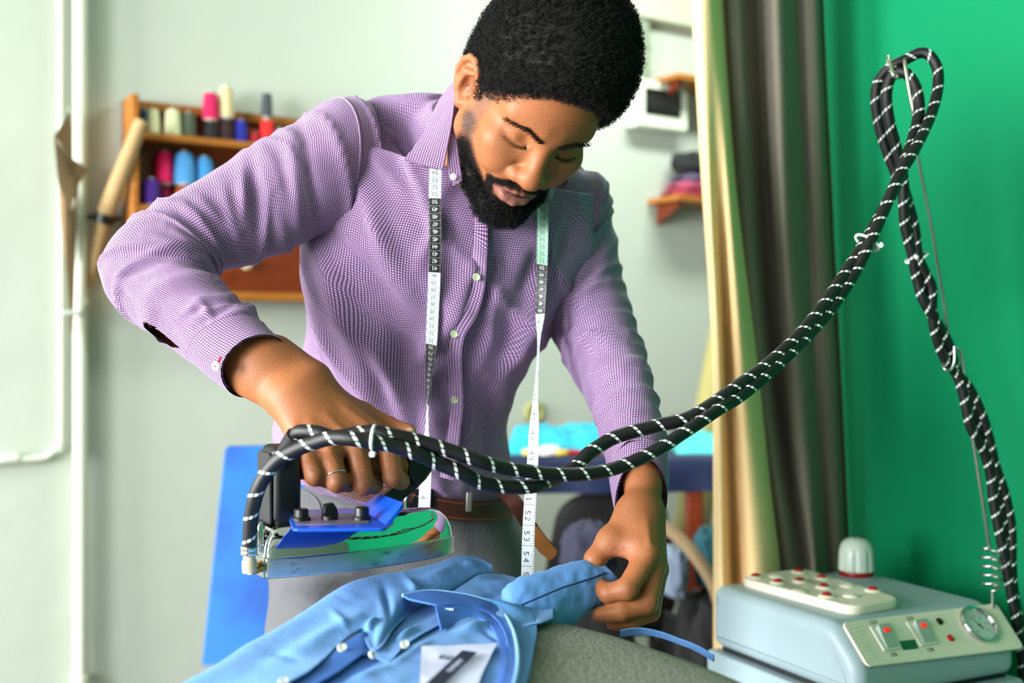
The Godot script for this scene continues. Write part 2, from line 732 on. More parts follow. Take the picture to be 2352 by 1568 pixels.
func build_room() -> void:
	var white := mat("white_plaster", Color(0.71, 0.74, 0.685), 0.8)
	white.normal_enabled = true
	white.normal_texture = noise_tex(512, 0.02, 5, null, true, 1.5, 3)
	white.normal_scale = 0.25
	white.uv1_triplanar = true
	white.uv1_world_triplanar = true
	white.uv1_scale = Vector3.ONE * 0.8
	var green := mat("green_paint", Color(0.03, 0.49, 0.315), 0.6)
	green.metallic_specular = 0.2
	green.normal_enabled = true
	green.normal_texture = noise_tex(512, 0.012, 5, null, true, 1.2, 5)
	green.normal_scale = 0.25
	green.uv1_triplanar = true
	green.uv1_world_triplanar = true
	green.uv1_scale = Vector3.ONE * 0.9
	var floor_m := mat("floor_tiles", Color(0.30, 0.28, 0.26), 0.5)
	struct("wall_back", slab_between(-5.3, 2.0, -0.1, 2.85, -0.12, 0.0), white)
	struct("wall_far_right", slab_between(1.8, 1.92, -0.1, 2.85, 0.0, 4.7), white)
	struct("wall_front", slab_between(-5.3, 2.0, -0.1, 2.85, 4.6, 4.72), mat("green_front", Color(0.27, 0.36, 0.30), 0.7))
	struct("wall_right", slab_between(-0.22, -0.10, 0.0, 2.75, 1.38, 4.6), green)
	struct("floor", slab_between(-5.3, 2.0, -0.1, 0.0, 0.0, 4.6), floor_m)
	struct("ceiling", slab_between(-5.3, 2.0, 2.75, 2.87, 0.0, 4.6), mat("ceiling_white", Color(0.66, 0.67, 0.63), 0.8))
	# the left wall with two windows
	var m := mb()
	for b in [[0.0, 4.6, -0.1, 0.8], [0.0, 4.6, 2.5, 2.85], [0.0, 0.35, 0.8, 2.5], [1.35, 1.7, 0.8, 2.5], [3.0, 3.25, 0.8, 2.5], [4.15, 4.6, 0.8, 2.5]]:
		m.box(R(-5.26, (b[2] + b[3]) / 2, (b[0] + b[1]) / 2), Vector3(0.12, b[3] - b[2], b[1] - b[0]), 0.002, RB)
	struct("wall_left", m.mesh(), white)
	var frame := mat("window_white", Color(0.86, 0.86, 0.84), 0.4)
	var pane := mat("window_glass", Color(1, 1, 1, 0.04), 0.02)
	pane.transparency = BaseMaterial3D.TRANSPARENCY_ALPHA
	var k := 0
	for w in [[0.35, 1.35], [1.7, 3.0], [3.25, 4.15]]:
		k += 1
		var root := Node3D.new()
		root.name = "window_%d" % k
		add_child(root)
		root.set_meta("kind", "structure")
		var fm := mb()
		var mid: float = (w[0] + w[1]) / 2
		for q in [w[0] + 0.025, mid, w[1] - 0.025]:
			fm.box(R(-5.26, 1.65, q), Vector3(0.06, 1.7, 0.05), 0.004, RB)
		for y in [0.825, 2.475]:
			fm.box(R(-5.26, y, mid), Vector3(0.06, 0.05, w[1] - w[0]), 0.004, RB)
		put("window_frame", fm.mesh(), frame, root)
		for s in [[w[0] + 0.05, mid - 0.025], [mid + 0.025, w[1] - 0.05]]:
			var pm := mb()
			pm.box(R(-5.26, 1.65, (s[0] + s[1]) / 2), Vector3(0.004, 1.6, s[1] - s[0]), 0.0005, RB)
			put("pane", pm.mesh(), pane, root)
	# lamp under the ceiling
	var lamp := thing("ceiling_lamp", "long white ceiling lamp over the back of the workshop", "lamp", R(0.3, 2.68, 0.75), TURN)
	var lm := mb()
	lm.box(Vector3(0, 0.035, 0), Vector3(0.98, 0.07, 0.34), 0.006)
	put("housing", lm.mesh(), frame, lamp)
	lm = mb()
	lm.box(Vector3(0, -0.004, 0), Vector3(0.92, 0.010, 0.30), 0.002)
	var lg := mat("lamp_glow", Color(0.9, 0.9, 0.88), 0.5)
	lg.emission_enabled = true
	lg.emission = Color(1.0, 0.98, 0.94)
	lg.emission_energy_multiplier = 1.0
	put("light_panel", lm.mesh(), lg, lamp)
	# services on the back wall
	var pipe_m := mat("painted_pipe", Color(0.80, 0.82, 0.74), 0.45)
	var o := thing("water_pipe", "white painted pipe running up the white wall, left of the thread rack", "pipe")
	var a := W(184, 0, 0.03)
	var pm := mb()
	pm.tube(PackedVector3Array([Vector3(a.x, 0.0, a.z), Vector3(a.x, 2.75, a.z)]), 0.017, 20)
	put("pipe_run", pm.mesh(), pipe_m, o)
	for y in [0.35, 1.30, 2.2]:
		var cm := mb()
		cm.lathe([Vector2(0.017, -0.012), Vector2(0.021, -0.010), Vector2(0.021, 0.010), Vector2(0.017, 0.012)], 20, Transform3D(Basis.IDENTITY, Vector3(a.x, y, a.z)))
		cm.box(Vector3(a.x, y, a.z) - N * 0.02, Vector3(0.03, 0.02, 0.02), 0.002, RB)
		put("pipe_clip", cm.mesh(), pipe_m, o)
	o = thing("cable_conduit", "thin pale conduit that bends away along the white wall, leftmost of the two pipes", "pipe")
	var c0 := W(140, 1036, 0.016)
	pm = mb()
	var path := [Vector3(c0.x, 2.75, c0.z), Vector3(c0.x, 1.6, c0.z), Vector3(c0.x, c0.y + 0.06, c0.z)]
	path.append_array([c0 - U * 0.008 + Vector3(0, 0.015, 0), c0 - U * 0.03 + Vector3(0, -0.008, 0), c0 - U * 0.07 + Vector3(0, -0.015, 0)])
	path.append(W(-200, 1071, 0.016))
	pm.tube(curve(path, 8), 0.009, 14)
	put("conduit_run", pm.mesh(), pipe_m, o)
	pm = mb()
	var e := W(22, 1053, 0.016)
	pm.tube(PackedVector3Array([e - U * 0.022, e - U * 0.018, e + U * 0.018, e + U * 0.022]), PackedFloat32Array([0.010, 0.013, 0.013, 0.010]), 14)
	put("conduit_joint", pm.mesh(), pipe_m, o)
	# skirting
	struct("baseboard_back", slab_between(-5.2, 1.8, 0.0, 0.08, 0.0, 0.014), frame)
# ---------------------------------------------------------------- things along the back wall
# a soft heap: a round body with a flat foot, folded by noise
func lump(base: Vector3, size: Vector3, amp: float, sd: int, fold := 3.0, turn := 0.0, seg := 40) -> ArrayMesh:
	var n := FastNoiseLite.new()
	n.seed = sd
	n.frequency = 1.0
	n.fractal_octaves = 3
	var m := mb()
	var pts := PackedVector3Array()
	var uvs := PackedVector2Array()
	var rows := seg / 2
	for r in rows + 1:
		for k in seg + 1:
			var th := PI * r / rows
			var ph := TAU * (k % seg) / seg
			var d := Vector3(sin(th) * cos(ph), -cos(th), sin(th) * sin(ph))
			var e := 1.0 + amp * (n.get_noise_3dv(d * fold) + 0.6 * absf(n.get_noise_3dv(d * fold * 2.3 + Vector3(5, 0, 0))))
			var p := Vector3(signf(d.x) * pow(absf(d.x), 0.8), signf(d.y) * pow(absf(d.y), 0.7), signf(d.z) * pow(absf(d.z), 0.8)) * e
			p.y = maxf(p.y, -0.92)
			pts.push_back(base + Basis(Vector3.UP, turn) * (Vector3(p.x * size.x * 0.5, (p.y + 0.92) * size.y * 0.5, p.z * size.z * 0.5)))
			uvs.push_back(Vector2(float(k) / seg, float(r) / rows))
	m.grid(pts, seg + 1, uvs)
	return m.mesh()

# a cone of sewing thread, its foot at `at`
func spool(at: Vector3, h: float, r: float, col: Color, label: String, group: String) -> void:
	var o := thing("thread_cone", label, "thread", at, 0.0, group)
	var m := mb()
	m.lathe([Vector2(0.001, h * 0.05), Vector2(r * 0.97, h * 0.05), Vector2(r, h * 0.08), Vector2(r * 0.98, h * 0.3), Vector2(r * 0.92, h * 0.62), Vector2(r * 0.82, h * 0.86), Vector2(r * 0.70, h * 0.93), Vector2(r * 0.4, h * 0.95), Vector2(0.001, h * 0.95)], 28)
	var tm := mat("thread_%s" % col.to_html(false), col, 0.75)
	tm.normal_enabled = true
	tm.normal_texture = M.thread_lines
	tm.uv1_scale = Vector3(3, 14, 1)
	put("thread", m.mesh(), tm, o)
	m = mb()
	m.lathe([Vector2(0.001, 0.0), Vector2(r * 0.88, 0.0), Vector2(r * 0.86, h * 0.052), Vector2(r * 0.3, h * 0.055)], 20)
	put("core_foot", m.mesh(), mat("spool_core", Color(0.75, 0.73, 0.68), 0.5), o)
	m = mb()
	m.lathe([Vector2(r * 0.34, h * 0.93), Vector2(r * 0.28, h), Vector2(r * 0.2, h), Vector2(r * 0.2, h * 0.93)], 20)
	put("core_tip", m.mesh(), mat("spool_core", Color(0.75, 0.73, 0.68), 0.5), o)

func build_background() -> void:
	M.thread_lines = noise_tex(128, 0.08, 2, null, true, 3.0, 11)
	var pine := wood("pine_frame", Color(0.74, 0.48, 0.16), Color(0.52, 0.28, 0.07), 0.4)
	var ply := wood("stained_ply", Color(0.50, 0.20, 0.05), Color(0.36, 0.12, 0.03), 0.4)
	# ---- the thread rack
	var off := 0.10
	var a := W(303, 214, off)
	var b := W(790, 262, off)
	var t0 := (a + Vector3(0, 0, WALL)).dot(U)
	var t1 := (b + Vector3(0, 0, WALL)).dot(U)
	var ytop := a.y
	var ybot := W(600, 690, off).y
	var ys1 := W(440, 312, off).y
	var ys2 := W(340, 470, off).y
	var ydr := W(600, 545, off).y
	var rack := thing("thread_rack", "wooden wall rack filled with cones of thread, behind the man's raised elbow", "rack", R((t0 + t1) / 2, ybot, 0), TURN)
	var w := t1 - t0
	var add := func(called: String, at: Vector3, size: Vector3, material: Material) -> void:
		var m := mb()
		m.box(at, size, 0.002)
		put(called, m.mesh(), material, rack)
	var hgt := ytop - ybot
	add.call("back_panel", Vector3(0, hgt / 2, 0.005), Vector3(w, hgt, 0.008), ply)
	for s in [-1, 1]:
		add.call("side_board", Vector3(s * (w / 2 - 0.009), hgt / 2, 0.055), Vector3(0.018, hgt, 0.09), pine)
	add.call("top_rail", Vector3(0, hgt - 0.012, 0.016), Vector3(w - 0.04, 0.024, 0.014), pine)
	add.call("shelf", Vector3(0, ys1 - ybot - 0.009, 0.055), Vector3(w - 0.037, 0.018, 0.088), pine)
	add.call("shelf", Vector3(0, ys2 - ybot - 0.009, 0.055), Vector3(w - 0.037, 0.018, 0.088), pine)
	add.call("shelf", Vector3(0, 0.011, 0.055), Vector3(w - 0.037, 0.022, 0.088), pine)
	add.call("front_panel", Vector3(0, (0.022 + ydr - ybot) / 2, 0.088), Vector3(w - 0.04, ydr - ybot - 0.024, 0.012), ply)
	var km := mb()
	var kp := rack.transform.affine_inverse() * W(563, 607, 0.10)
	km.lathe([Vector2(0.001, 0.03), Vector2(0.012, 0.028), Vector2(0.016, 0.02), Vector2(0.012, 0.012), Vector2(0.006, 0.008), Vector2(0.006, -0.01)], 16, Transform3D(Basis(Vector3.RIGHT, PI / 2), Vector3(kp.x, kp.y, 0.092)))
	put("knob", km.mesh(), mat("knob_cream", Color(0.8, 0.72, 0.6), 0.4), rack)
	# the cones: pixel of the middle, width in pixels, height in pixels, foot, colour, words
	var up := [
		[330, 24, 60, Color(0.02, 0.24, 0.36), "dark teal thread cone at the left end of the rack's upper shelf"],
		[351, 32, 62, Color(0.86, 0.86, 0.68), "cream thread cone beside the dark teal one on the upper shelf"],
		[396, 38, 66, Color(0.86, 0.87, 0.70), "wide pale cream thread cone, second cream one on the upper shelf"],
		[433, 34, 62, Color(0.28, 0.33, 0.24), "grey green thread cone on the upper shelf beside the wide cream cone"],
		[484, 34, 44, Color(0.015, 0.015, 0.02), "black thread cone on the upper shelf under the magenta cone"],
		[519, 32, 52, Color(0.16, 0.02, 0.05), "maroon thread cone on the upper shelf under the tall cream cone"],
		[553, 30, 56, Color(0.01, 0.10, 0.55), "royal blue thread cone on the upper shelf beside the maroon cone"],
		[586, 26, 30, Color(0.62, 0.02, 0.04), "short dark red thread spool on the upper shelf"],
		[613, 34, 62, Color(0.86, 0.08, 0.08), "bright red thread cone on the upper shelf under the grey cone"],
		[640, 22, 46, Color(0.55, 0.54, 0.48), "grey beige thread spool right of the bright red cone"],
		[663, 27, 44, Color(0.12, 0.60, 0.30), "green thread cone near the man's shoulder on the upper shelf"],
		[697, 28, 40, Color(0.62, 0.52, 0.2), "mustard thread cone at the man's shoulder on the upper shelf"],
	]
	var q := 0.055
	for s in up:
		var c := W(s[0], 400, q)
		var k: float = -c.z / F
		spool(Vector3(c.x, ys1 + 0.0005, c.z), s[2] * k, s[1] * 0.5 * k, s[3], s[4], "thread cones on the upper shelf")
	for s in [[482, 38, 68, 4, Color(0.78, 0.0, 0.30), "magenta thread cone stacked on the black cone"], [523, 36, 78, 5, Color(0.80, 0.74, 0.55), "tall beige thread cone stacked on the maroon cone"], [613, 26, 62, 8, Color(0.22, 0.25, 0.27), "slim grey thread cone stacked on the bright red cone"]]:
		var c := W(up[s[3]][0], 400, q)
		var k: float = -c.z / F
		spool(Vector3(c.x, ys1 + 0.0015 + up[s[3]][2] * k, c.z), s[2] * k, s[1] * 0.5 * k, s[4], s[5], "thread cones stacked on others")
	var low := [
		[346, 44, 66, Color(0.24, 0.03, 0.48), "purple thread cone at the left end of the rack's lower shelf", 0.066],
		[378, 36, 52, Color(0.60, 0.01, 0.25), "dark pink thread cone under the tall magenta cone on the lower shelf", 0.04],
		[424, 48, 52, Color(0.70, 0.30, 0.04), "orange thread cone under the larger light blue cone", 0.055],
		[470, 40, 56, Color(0.05, 0.24, 0.42), "deep blue thread cone under the smaller light blue cone", 0.055],
		[508, 28, 92, Color(0.07, 0.14, 0.07), "dark green thread cone next to the light blue ones", 0.055],
		[545, 44, 104, Color(0.66, 0.57, 0.42), "tan thread cone next to the dark green one above the man's arm", 0.055],
	]
	for s in low:
		var c := W(s[0], 440, s[5])
		var k: float = -c.z / F
		spool(Vector3(c.x, ys2 + 0.0005, c.z), s[2] * k, s[1] * 0.5 * k, s[3], s[4], "thread cones on the lower shelf")
	for s in [[376, 40, 82, 1, Color(0.88, 0.0, 0.36), "tall magenta thread cone stacked on the lower shelf"], [424, 48, 80, 2, Color(0.28, 0.58, 0.82), "larger light blue thread cone stacked on the lower shelf"], [470, 40, 68, 3, Color(0.24, 0.56, 0.80), "smaller light blue thread cone stacked on the lower shelf"]]:
		var c := W(low[s[3]][0], 440, low[s[3]][5])
		var k: float = -c.z / F
		spool(Vector3(c.x, ys2 + 0.0015 + low[s[3]][2] * k, c.z), s[2] * k, s[1] * 0.5 * k, s[4], s[5], "thread cones stacked on others")
	# ---- brown paper patterns hanging by the pipe
	var kraft := mat("kraft_paper", Color(0.50, 0.40, 0.27), 0.8)
	kraft.cull_mode = BaseMaterial3D.CULL_DISABLED
	var o := thing("paper_pattern", "folded brown paper pattern hanging on the white wall in front of the pipe", "paper pattern")
	var hang := func(called: String, pts: Array) -> void:
		# polygons of pixels and distance in front of the wall, given a thickness
		var m := mb()
		m.grp += 1
		var ring := PackedVector3Array()
		var back := PackedVector3Array()
		for p in pts:
			ring.push_back(W(p[0], p[1], p[2]))
			back.push_back(W(p[0], p[1], p[2]) - N * 0.0015)
		m.fan(ring, true)
		m.grp += 1
		m.fan(back, false)
		m.grp += 1
		for i in ring.size():
			var j := (i + 1) % ring.size()
			m.quad(m.vert(ring[i]), m.vert(back[i]), m.vert(back[j]), m.vert(ring[j]))
		put(called, m.mesh(), kraft, o)
	hang.call("upper_fold", [[160, 256, 0.055], [165, 300, 0.06], [166, 368, 0.07], [150, 345, 0.085], [124, 313, 0.10]])
	hang.call("front_fold", [[124, 315, 0.098], [150, 347, 0.083], [166, 370, 0.068], [172, 440, 0.09], [165, 490, 0.105], [146, 455, 0.10], [134, 425, 0.095]])
	hang.call("side_fold", [[166, 364, 0.068], [184, 375, 0.075], [202, 389, 0.062], [181, 425, 0.08], [177, 494, 0.075], [170, 450, 0.09]])
	hang.call("long_fold", [[146, 452, 0.10], [166, 488, 0.105], [179, 430, 0.078], [177, 520, 0.08], [172, 640, 0.07], [168, 765, 0.06], [163, 765, 0.058], [152, 600, 0.08]])
	hang.call("back_fold", [[134, 428, 0.06], [146, 455, 0.088], [156, 520, 0.085], [153, 600, 0.068], [149, 590, 0.055], [137, 500, 0.05]])
	var cm := mb()
	cm.box(W(163, 718, 0.06), Vector3(0.045, 0.012, 0.022), 0.002, RB)
	put("clip", cm.mesh(), mat("clip_white", Color(0.75, 0.76, 0.72), 0.4), o)
	cm = mb()
	cm.tube(curve([W(160, 258, 0.057), W(158, 248, 0.05), W(162, 243, 0.03), W(164, 246, 0.0)], 5), 0.0015, 8)
	put("hook", cm.mesh(), mat("clip_white", Color.WHITE), o)
	# ---- a long roll of tan paper hanging beside the rack
	o = thing("paper_roll", "long tan paper roll hanging beside the thread rack, held by a black clip", "paper roll")
	var tan := mat("tan_paper", Color(0.66, 0.54, 0.36), 0.75)
	cm = mb()
	var top := W(326, 276, 0.14)
	var mid := W(240, 497, 0.05)
	var low_end := W(206, 655, 0.02)
	var path := curve([top, top.lerp(mid, 0.5), mid], 8)
	var rr := PackedFloat32Array()
	for i in path.size(): rr.push_back(lerpf(0.017, 0.023, float(i) / (path.size() - 1)))
	cm.tube(path, rr, 18)
	put("upper_roll", cm.mesh(), tan, o)
	cm = mb()
	path = curve([mid, mid.lerp(low_end, 0.5), low_end], 8)
	rr = PackedFloat32Array()
	for i in path.size(): rr.push_back(lerpf(0.018, 0.008, float(i) / (path.size() - 1)))
	cm.tube(path, rr, 18)
	put("lower_roll", cm.mesh(), tan, o)
	cm = mb()
	var dirv := (low_end - top).normalized()
	var tf := along(mid + dirv * 0.004, dirv, N)
	cm.lathe([Vector2(0.019, -0.012), Vector2(0.0265, -0.012), Vector2(0.0265, 0.012), Vector2(0.019, 0.012)], 20, tf)
	put("clip", cm.mesh(), mat("clip_black", Color(0.02, 0.02, 0.02), 0.4), o)
	for e in [-0.03, 0.03]:
		cm = mb()
		cm.box(mid + dirv * 0.004 + U * e, Vector3(0.022, 0.012, 0.010), 0.002, RB)
		put("clip_handle", cm.mesh(), mat("clip_black", Color.WHITE), o)
	# ---- blue board behind the man, on a low bench
	o = thing("blue_board", "bright blue padded board leaning on the white wall behind the iron", "board")
	var fp := mat("board_blue", Color(0.02, 0.38, 0.70), 0.6)
	fp.albedo_texture = noise_tex(256, 0.012, 5, [[0.0, 0.45, 0.62, 1.0], [Color(0.55, 0.62, 0.78), Color(0.9, 0.92, 0.95), Color(1, 1, 1), Color(1.0, 1.0, 1.0)]], false, 1.0, 21)
	fp.uv1_triplanar = true
	fp.uv1_scale = Vector3.ONE * 1.6
	var bl := P(463, 1526, 2.42)
	var tl := P(515, 1022, 2.60)
	var wide := 0.42
	var ex := Vector3(1, 0, -0.12).normalized()
	var ey := (tl - bl).normalized()
	ey = ey.rotated(Vector3(0, 0, 1), 0.0)
	var ez := ex.cross(ey).normalized()
	var hb := (tl - bl).length()
	cm = mb()
	var poly := PackedVector2Array([Vector2(0, 0), Vector2(wide, -0.012), Vector2(wide, hb), Vector2(0.012, hb), Vector2(0.002, hb - 0.01)])
	cm.slab(poly, -0.018, 0.0, Transform3D(Basis(ex, ey, ez), bl), 0.004)
	put("padding", cm.mesh(), fp, o)
	cm = mb()
	cm.slab(PackedVector2Array([Vector2(0.01, 0.01), Vector2(wide - 0.01, 0.0), Vector2(wide - 0.01, hb - 0.01), Vector2(0.014, hb - 0.01)]), -0.026, -0.018, Transform3D(Basis(ex, ey, ez), bl), 0.001)
	put("backing", cm.mesh(), ply, o)
	o = thing("low_bench", "low pale bench behind the ironing board carrying the blue board", "bench")
	cm = mb()
	var bx := bl + Vector3(0.31, -0.034, -0.06)
	cm.box(bx, Vector3(0.50, 0.03, 0.30), 0.004)
	put("bench_top", cm.mesh(), mat("bench_white", Color(0.74, 0.74, 0.70), 0.5), o)
	for sx in [-1, 1]:
		for sz in [-1, 1]:
			cm = mb()
			cm.box(Vector3(bx.x + sx * 0.22, (bx.y - 0.015) / 2, bx.z + sz * 0.12), Vector3(0.035, bx.y - 0.015, 0.035), 0.003)
			put("leg", cm.mesh(), mat("bench_white", Color.WHITE), o)
	# ---- meter box with its cable and trunking
	o = thing("meter_box", "white electric meter box with a dark window, on the wall right of the man's hair", "meter box", W(1494, 303, 0.0), TURN)
	var k2: float = -W(1494, 250).z / F
	var bw := 150.0 * k2
	var bh := 108.0 * k2
	var offy := 0.0
	cm = mb()
	cm.box(Vector3(0, bh / 2, 0.03), Vector3(bw, bh, 0.06), 0.006)
	put("housing", cm.mesh(), mat("meter_white", Color(0.84, 0.87, 0.78), 0.4), o)
	cm = mb()
	var fr := rounded_rect(bw * 0.98, bh * 0.96, 0.008)
	cm.slab(fr, 0.060, 0.066, Transform3D(Basis.IDENTITY, Vector3(0, bh / 2, 0)), 0.002)
	put("cover", cm.mesh(), mat("meter_white", Color.WHITE), o)
	cm = mb()
	cm.slab(rounded_rect(bw * 0.70, bh * 0.56, 0.004), 0.066, 0.069, Transform3D(Basis.IDENTITY, Vector3(0, bh * 0.54, 0)), 0.001)
	put("dark_window", cm.mesh(), mat("meter_dark", Color(0.07, 0.07, 0.06), 0.15), o)
	for i in 5:
		cm = mb()
		cm.box(Vector3((i - 2) * bw * 0.125, bh * 0.54, 0.070), Vector3(bw * 0.10, bh * 0.26, 0.003), 0.001)
		put("breaker", cm.mesh(), mat("meter_breaker", Color(0.12, 0.12, 0.11), 0.35), o)
	o = thing("cable_duct", "grey cable duct dropping from the ceiling to the meter box", "cable duct")
	cm = mb()
	var d0 := W(1476, 8, 0.02)
	var d1 := W(1480, 198, 0.02)
	cm.box(Vector3((d0.x + d1.x) / 2, (d0.y + d1.y) / 2, (d0.z + d1.z) / 2), Vector3(0.034, d0.y - d1.y, 0.03), 0.003, RB)
	put("duct", cm.mesh(), mat("duct_grey", Color(0.50, 0.54, 0.46), 0.5), o)
	for y in [40, 110, 170]:
		cm = mb()
		cm.box(W(1478, y, 0.02), Vector3(0.042, 0.012, 0.036), 0.002, RB)
		put("saddle", cm.mesh(), mat("duct_grey", Color.WHITE), o)
	var h0 := W(1400, 8, 0.025)
	struct("trim_1", slab_between(-0.35, 1.78, h0.y - 0.03, h0.y + 0.12, 0.0, 0.05), mat("trim_stone", Color(0.72, 0.74, 0.64), 0.6))
	# ---- two small wall shelves half behind the curtain
	for s in [[1556, 172, 1, "upper small wooden shelf beside the curtain, empty"], [1558, 452, 2, "lower small wooden shelf beside the curtain, carrying a dark bag"]]:
		var p0 := W(s[0], s[1], 0.16)
		o = thing("wall_shelf", s[3], "shelf", p0 + U * 0.20 - N * 0.08, TURN, "small wall shelves")
		cm = mb()
		cm.box(Vector3(0, 0, 0), Vector3(0.40, 0.018, 0.16), 0.002)
		put("shelf_board", cm.mesh(), pine, o)
		for x in [-0.15, 0.15]:
			cm = mb()
			cm.slab(PackedVector2Array([Vector2(0, 0), Vector2(0.12, 0), Vector2(0.11, -0.015), Vector2(0.0, -0.07)]), -0.008, 0.008, Transform3D(Basis(Vector3(0, 0, 1), Vector3.UP, Vector3(-1, 0, 0)), Vector3(x, -0.009, -0.08)), 0.001)
			put("bracket", cm.mesh(), ply, o)
	var sh := W(1558, 452, 0.16) + U * 0.02 - N * 0.08 + Vector3(0, 0.0095, 0)
	var stack := [[Color(0.55, 0.12, 0.20), "folded red cloth at the bottom of the pile on the lower wall shelf"], [Color(0.62, 0.25, 0.35), "folded pink cloth in the middle of the pile on the lower wall shelf"], [Color(0.30, 0.26, 0.36), "folded mauve cloth on top of the pile on the lower wall shelf"]]
	for i in 3:
		var fo := put("folded_cloth", folded(0.20 - i * 0.02, 0.026, 0.13, 30 + i), cloth("shelf_cloth_%d" % i, stack[i][0]))
		fo.position = sh + U * (0.105 + i * 0.012) + Vector3(0, i * 0.0268, 0)
		fo.rotation.y = TURN
		meta(fo, stack[i][1], "folded cloth", "cloths on the lower wall shelf")
	var bag := put("bag", lump(sh + U * 0.15 + Vector3(0, 0.081, 0), Vector3(0.21, 0.085, 0.12), 0.25, 5, 2.5, TURN), cloth("bag_charcoal", Color(0.06, 0.07, 0.07)))
	meta(bag, "dark grey bag lying on the folded cloths of the lower wall shelf", "bag")
	# ---- the table with its blue cover
	var td := 2.9
	var ty := P(0, 1050, td).y
	var tx0 := P(1090, 0, td).x
	var tx1 := tx0 + 0.95
	o = thing("cutting_table", "wooden cutting table under the back wall, covered with a navy cloth", "table", Vector3((tx0 + tx1) / 2, 0, -td - 0.22))
	cm = mb()
	cm.box(Vector3(0, ty - 0.022, 0), Vector3(tx1 - tx0 - 0.02, 0.036, 0.40), 0.003)
	put("tabletop", cm.mesh(), ply, o)
	for sx in [[-0.42, 0.0], [-0.42, -0.36], [0.09, 0.0], [0.42, -0.36], [0.42, 0.0]]:
		cm = mb()
		cm.box(Vector3(sx[0], (ty - 0.04) / 2, 0.18 + sx[1]), Vector3(0.042, ty - 0.04, 0.042), 0.003)
		put("leg", cm.mesh(), ply, o)
	# cover: a sheet over the top that falls in soft waves in front
	var navy := cloth("navy_cloth", Color(0.0, 0.085, 0.24), 200.0, 0.75)
	var pts := PackedVector3Array()
	var prof := [[-0.20, 0.0], [-0.10, 0.0], [0.0, 0.0], [0.10, 0.0], [0.19, 0.0], [0.206, -0.002], [0.214, -0.012], [0.216, -0.03], [0.217, -0.05], [0.218, -0.07], [0.219, -0.09]]
	for p in prof:
		for k in 61:
			var x := lerpf(tx0, tx1, k / 60.0)
			var wv := sin(x * 38.0) * 0.006 + sin(x * 17.0 + 1.0) * 0.006
			pts.push_back(Vector3(x, ty + p[1] + (-0.003 * sin(x * 9.0) if p[1] < -0.08 else 0.0), -td - 0.22 + p[0] + wv * clampf(-p[1] * 14.0, 0, 1)))
	cm = mb()
	cm.sheet(pts, 61, 0.0015)
	meta(put("table_cover", cm.mesh(), navy), "navy cloth spread over the cutting table, hanging in front", "tablecloth")
	# cyan fabric in loose layers on the table
	var cy := 0
	for s in [[-0.02, 0.42, 0.34, 0.10, 0.045, Color(0.16, 0.66, 0.76), "bright cyan fabric lying along the back of the table", 3], [0.45, 0.88, 0.30, 0.22, 0.032, Color(0.30, 0.74, 0.74), "pale turquoise fabric folded on the table by the curtain", 4]]:
		pts = PackedVector3Array()
		var nz := FastNoiseLite.new()
		nz.seed = s[7]
		nz.frequency = 6.0
		for r in 25:
			for k in 49:
				var x: float = tx0 + 0.1 + lerpf(s[0], s[1], k / 48.0) * 0.95
				var z: float = -td - 0.40 + s[2] * r / 24.0 + (0.03 if cy else 0.0)
				var edge := sstep(0.0, 0.12, r / 24.0) * sstep(0.0, 0.12, 1.0 - r / 24.0) * sstep(0.0, 0.06, k / 48.0) * sstep(0.0, 0.06, 1.0 - k / 48.0)
				pts.push_back(Vector3(x, ty + 0.0018 + edge * s[4] * (1.0 + 0.5 * nz.get_noise_2d(x * 2.0, z * 5.0) + 0.2 * sin(z * 60.0 + x * 6.0)), z))
		cm = mb()
		cm.sheet(pts, 49, 0.002)
		meta(put("fabric", cm.mesh(), cloth("fabric_cyan_%d" % cy, s[5])), s[6], "fabric")
		cy += 1
	# small things at the table's front edge
	for s in [[1222, 1046, 0.05, 0.018, 0.03, Color(0.85, 0.80, 0.45), "pale yellow scrap of cloth at the left on the table's edge", 1], [1262, 1046, 0.06, 0.026, 0.04, Color(0.92, 0.92, 0.88), "white scrap of cloth on the table between the yellow and the red", 2], [1290, 1050, 0.04, 0.016, 0.03, Color(0.86, 0.74, 0.30), "golden yellow scrap beside the red ribbons on the table", 3]]:
		meta(put("cloth_scrap", lump(Vector3(P(s[0], s[1], td - 0.0).x, ty + 0.0012, -td - 0.035), Vector3(s[2], s[3], s[4]), 0.3, s[7], 2.0, 0.3, 24), cloth("scrap_%d" % s[7], s[5])), s[6], "cloth scrap", "scraps on the table")
	for i in 4:
		var rm := mb()
		var c := P(1305 + i * 20, 1042, td)
		var pth := PackedVector3Array()
		for j in 22:
			var f := j * 0.62
			var r := 0.006 + 0.0007 * j
			pth.push_back(Vector3(c.x + r * cos(f) * 1.2, ty + 0.0045 + (i % 2) * 0.003 + 0.004 * sin(f * 0.5) * sin(f * 0.5), -td - 0.045 + r * sin(f)))
		rm.tube(pth, 0.0042, 8)
		meta(put("red_ribbon", rm.mesh(), cloth("ribbon_red", Color(0.62, 0.05, 0.08))), ["red ribbon coil on the table next to the golden scrap", "second red ribbon coil from the golden scrap on the table", "third red ribbon coil from the golden scrap on the table", "red ribbon coil on the table nearest the man's left sleeve"][i], "ribbon", "red ribbon coils on the table")
	# ---- things under the table
	var dark := cloth("dark_cloth", Color(0.018, 0.018, 0.022), 120.0)
	meta(put("black_sack", lump(Vector3(0.13, 0.0, -2.62), Vector3(0.34, 0.66, 0.30), 0.22, 3, 2.2), dark), "large black cloth sack standing below the table, nearer the man", "sack")
	meta(put("dark_coat", lump(Vector3(0.47, 0.0, -2.66), Vector3(0.27, 0.62, 0.26), 0.25, 9, 2.4), cloth("coat_brown", Color(0.035, 0.03, 0.028), 120.0)), "dark brown coat heaped on the floor by the curtain", "coat")
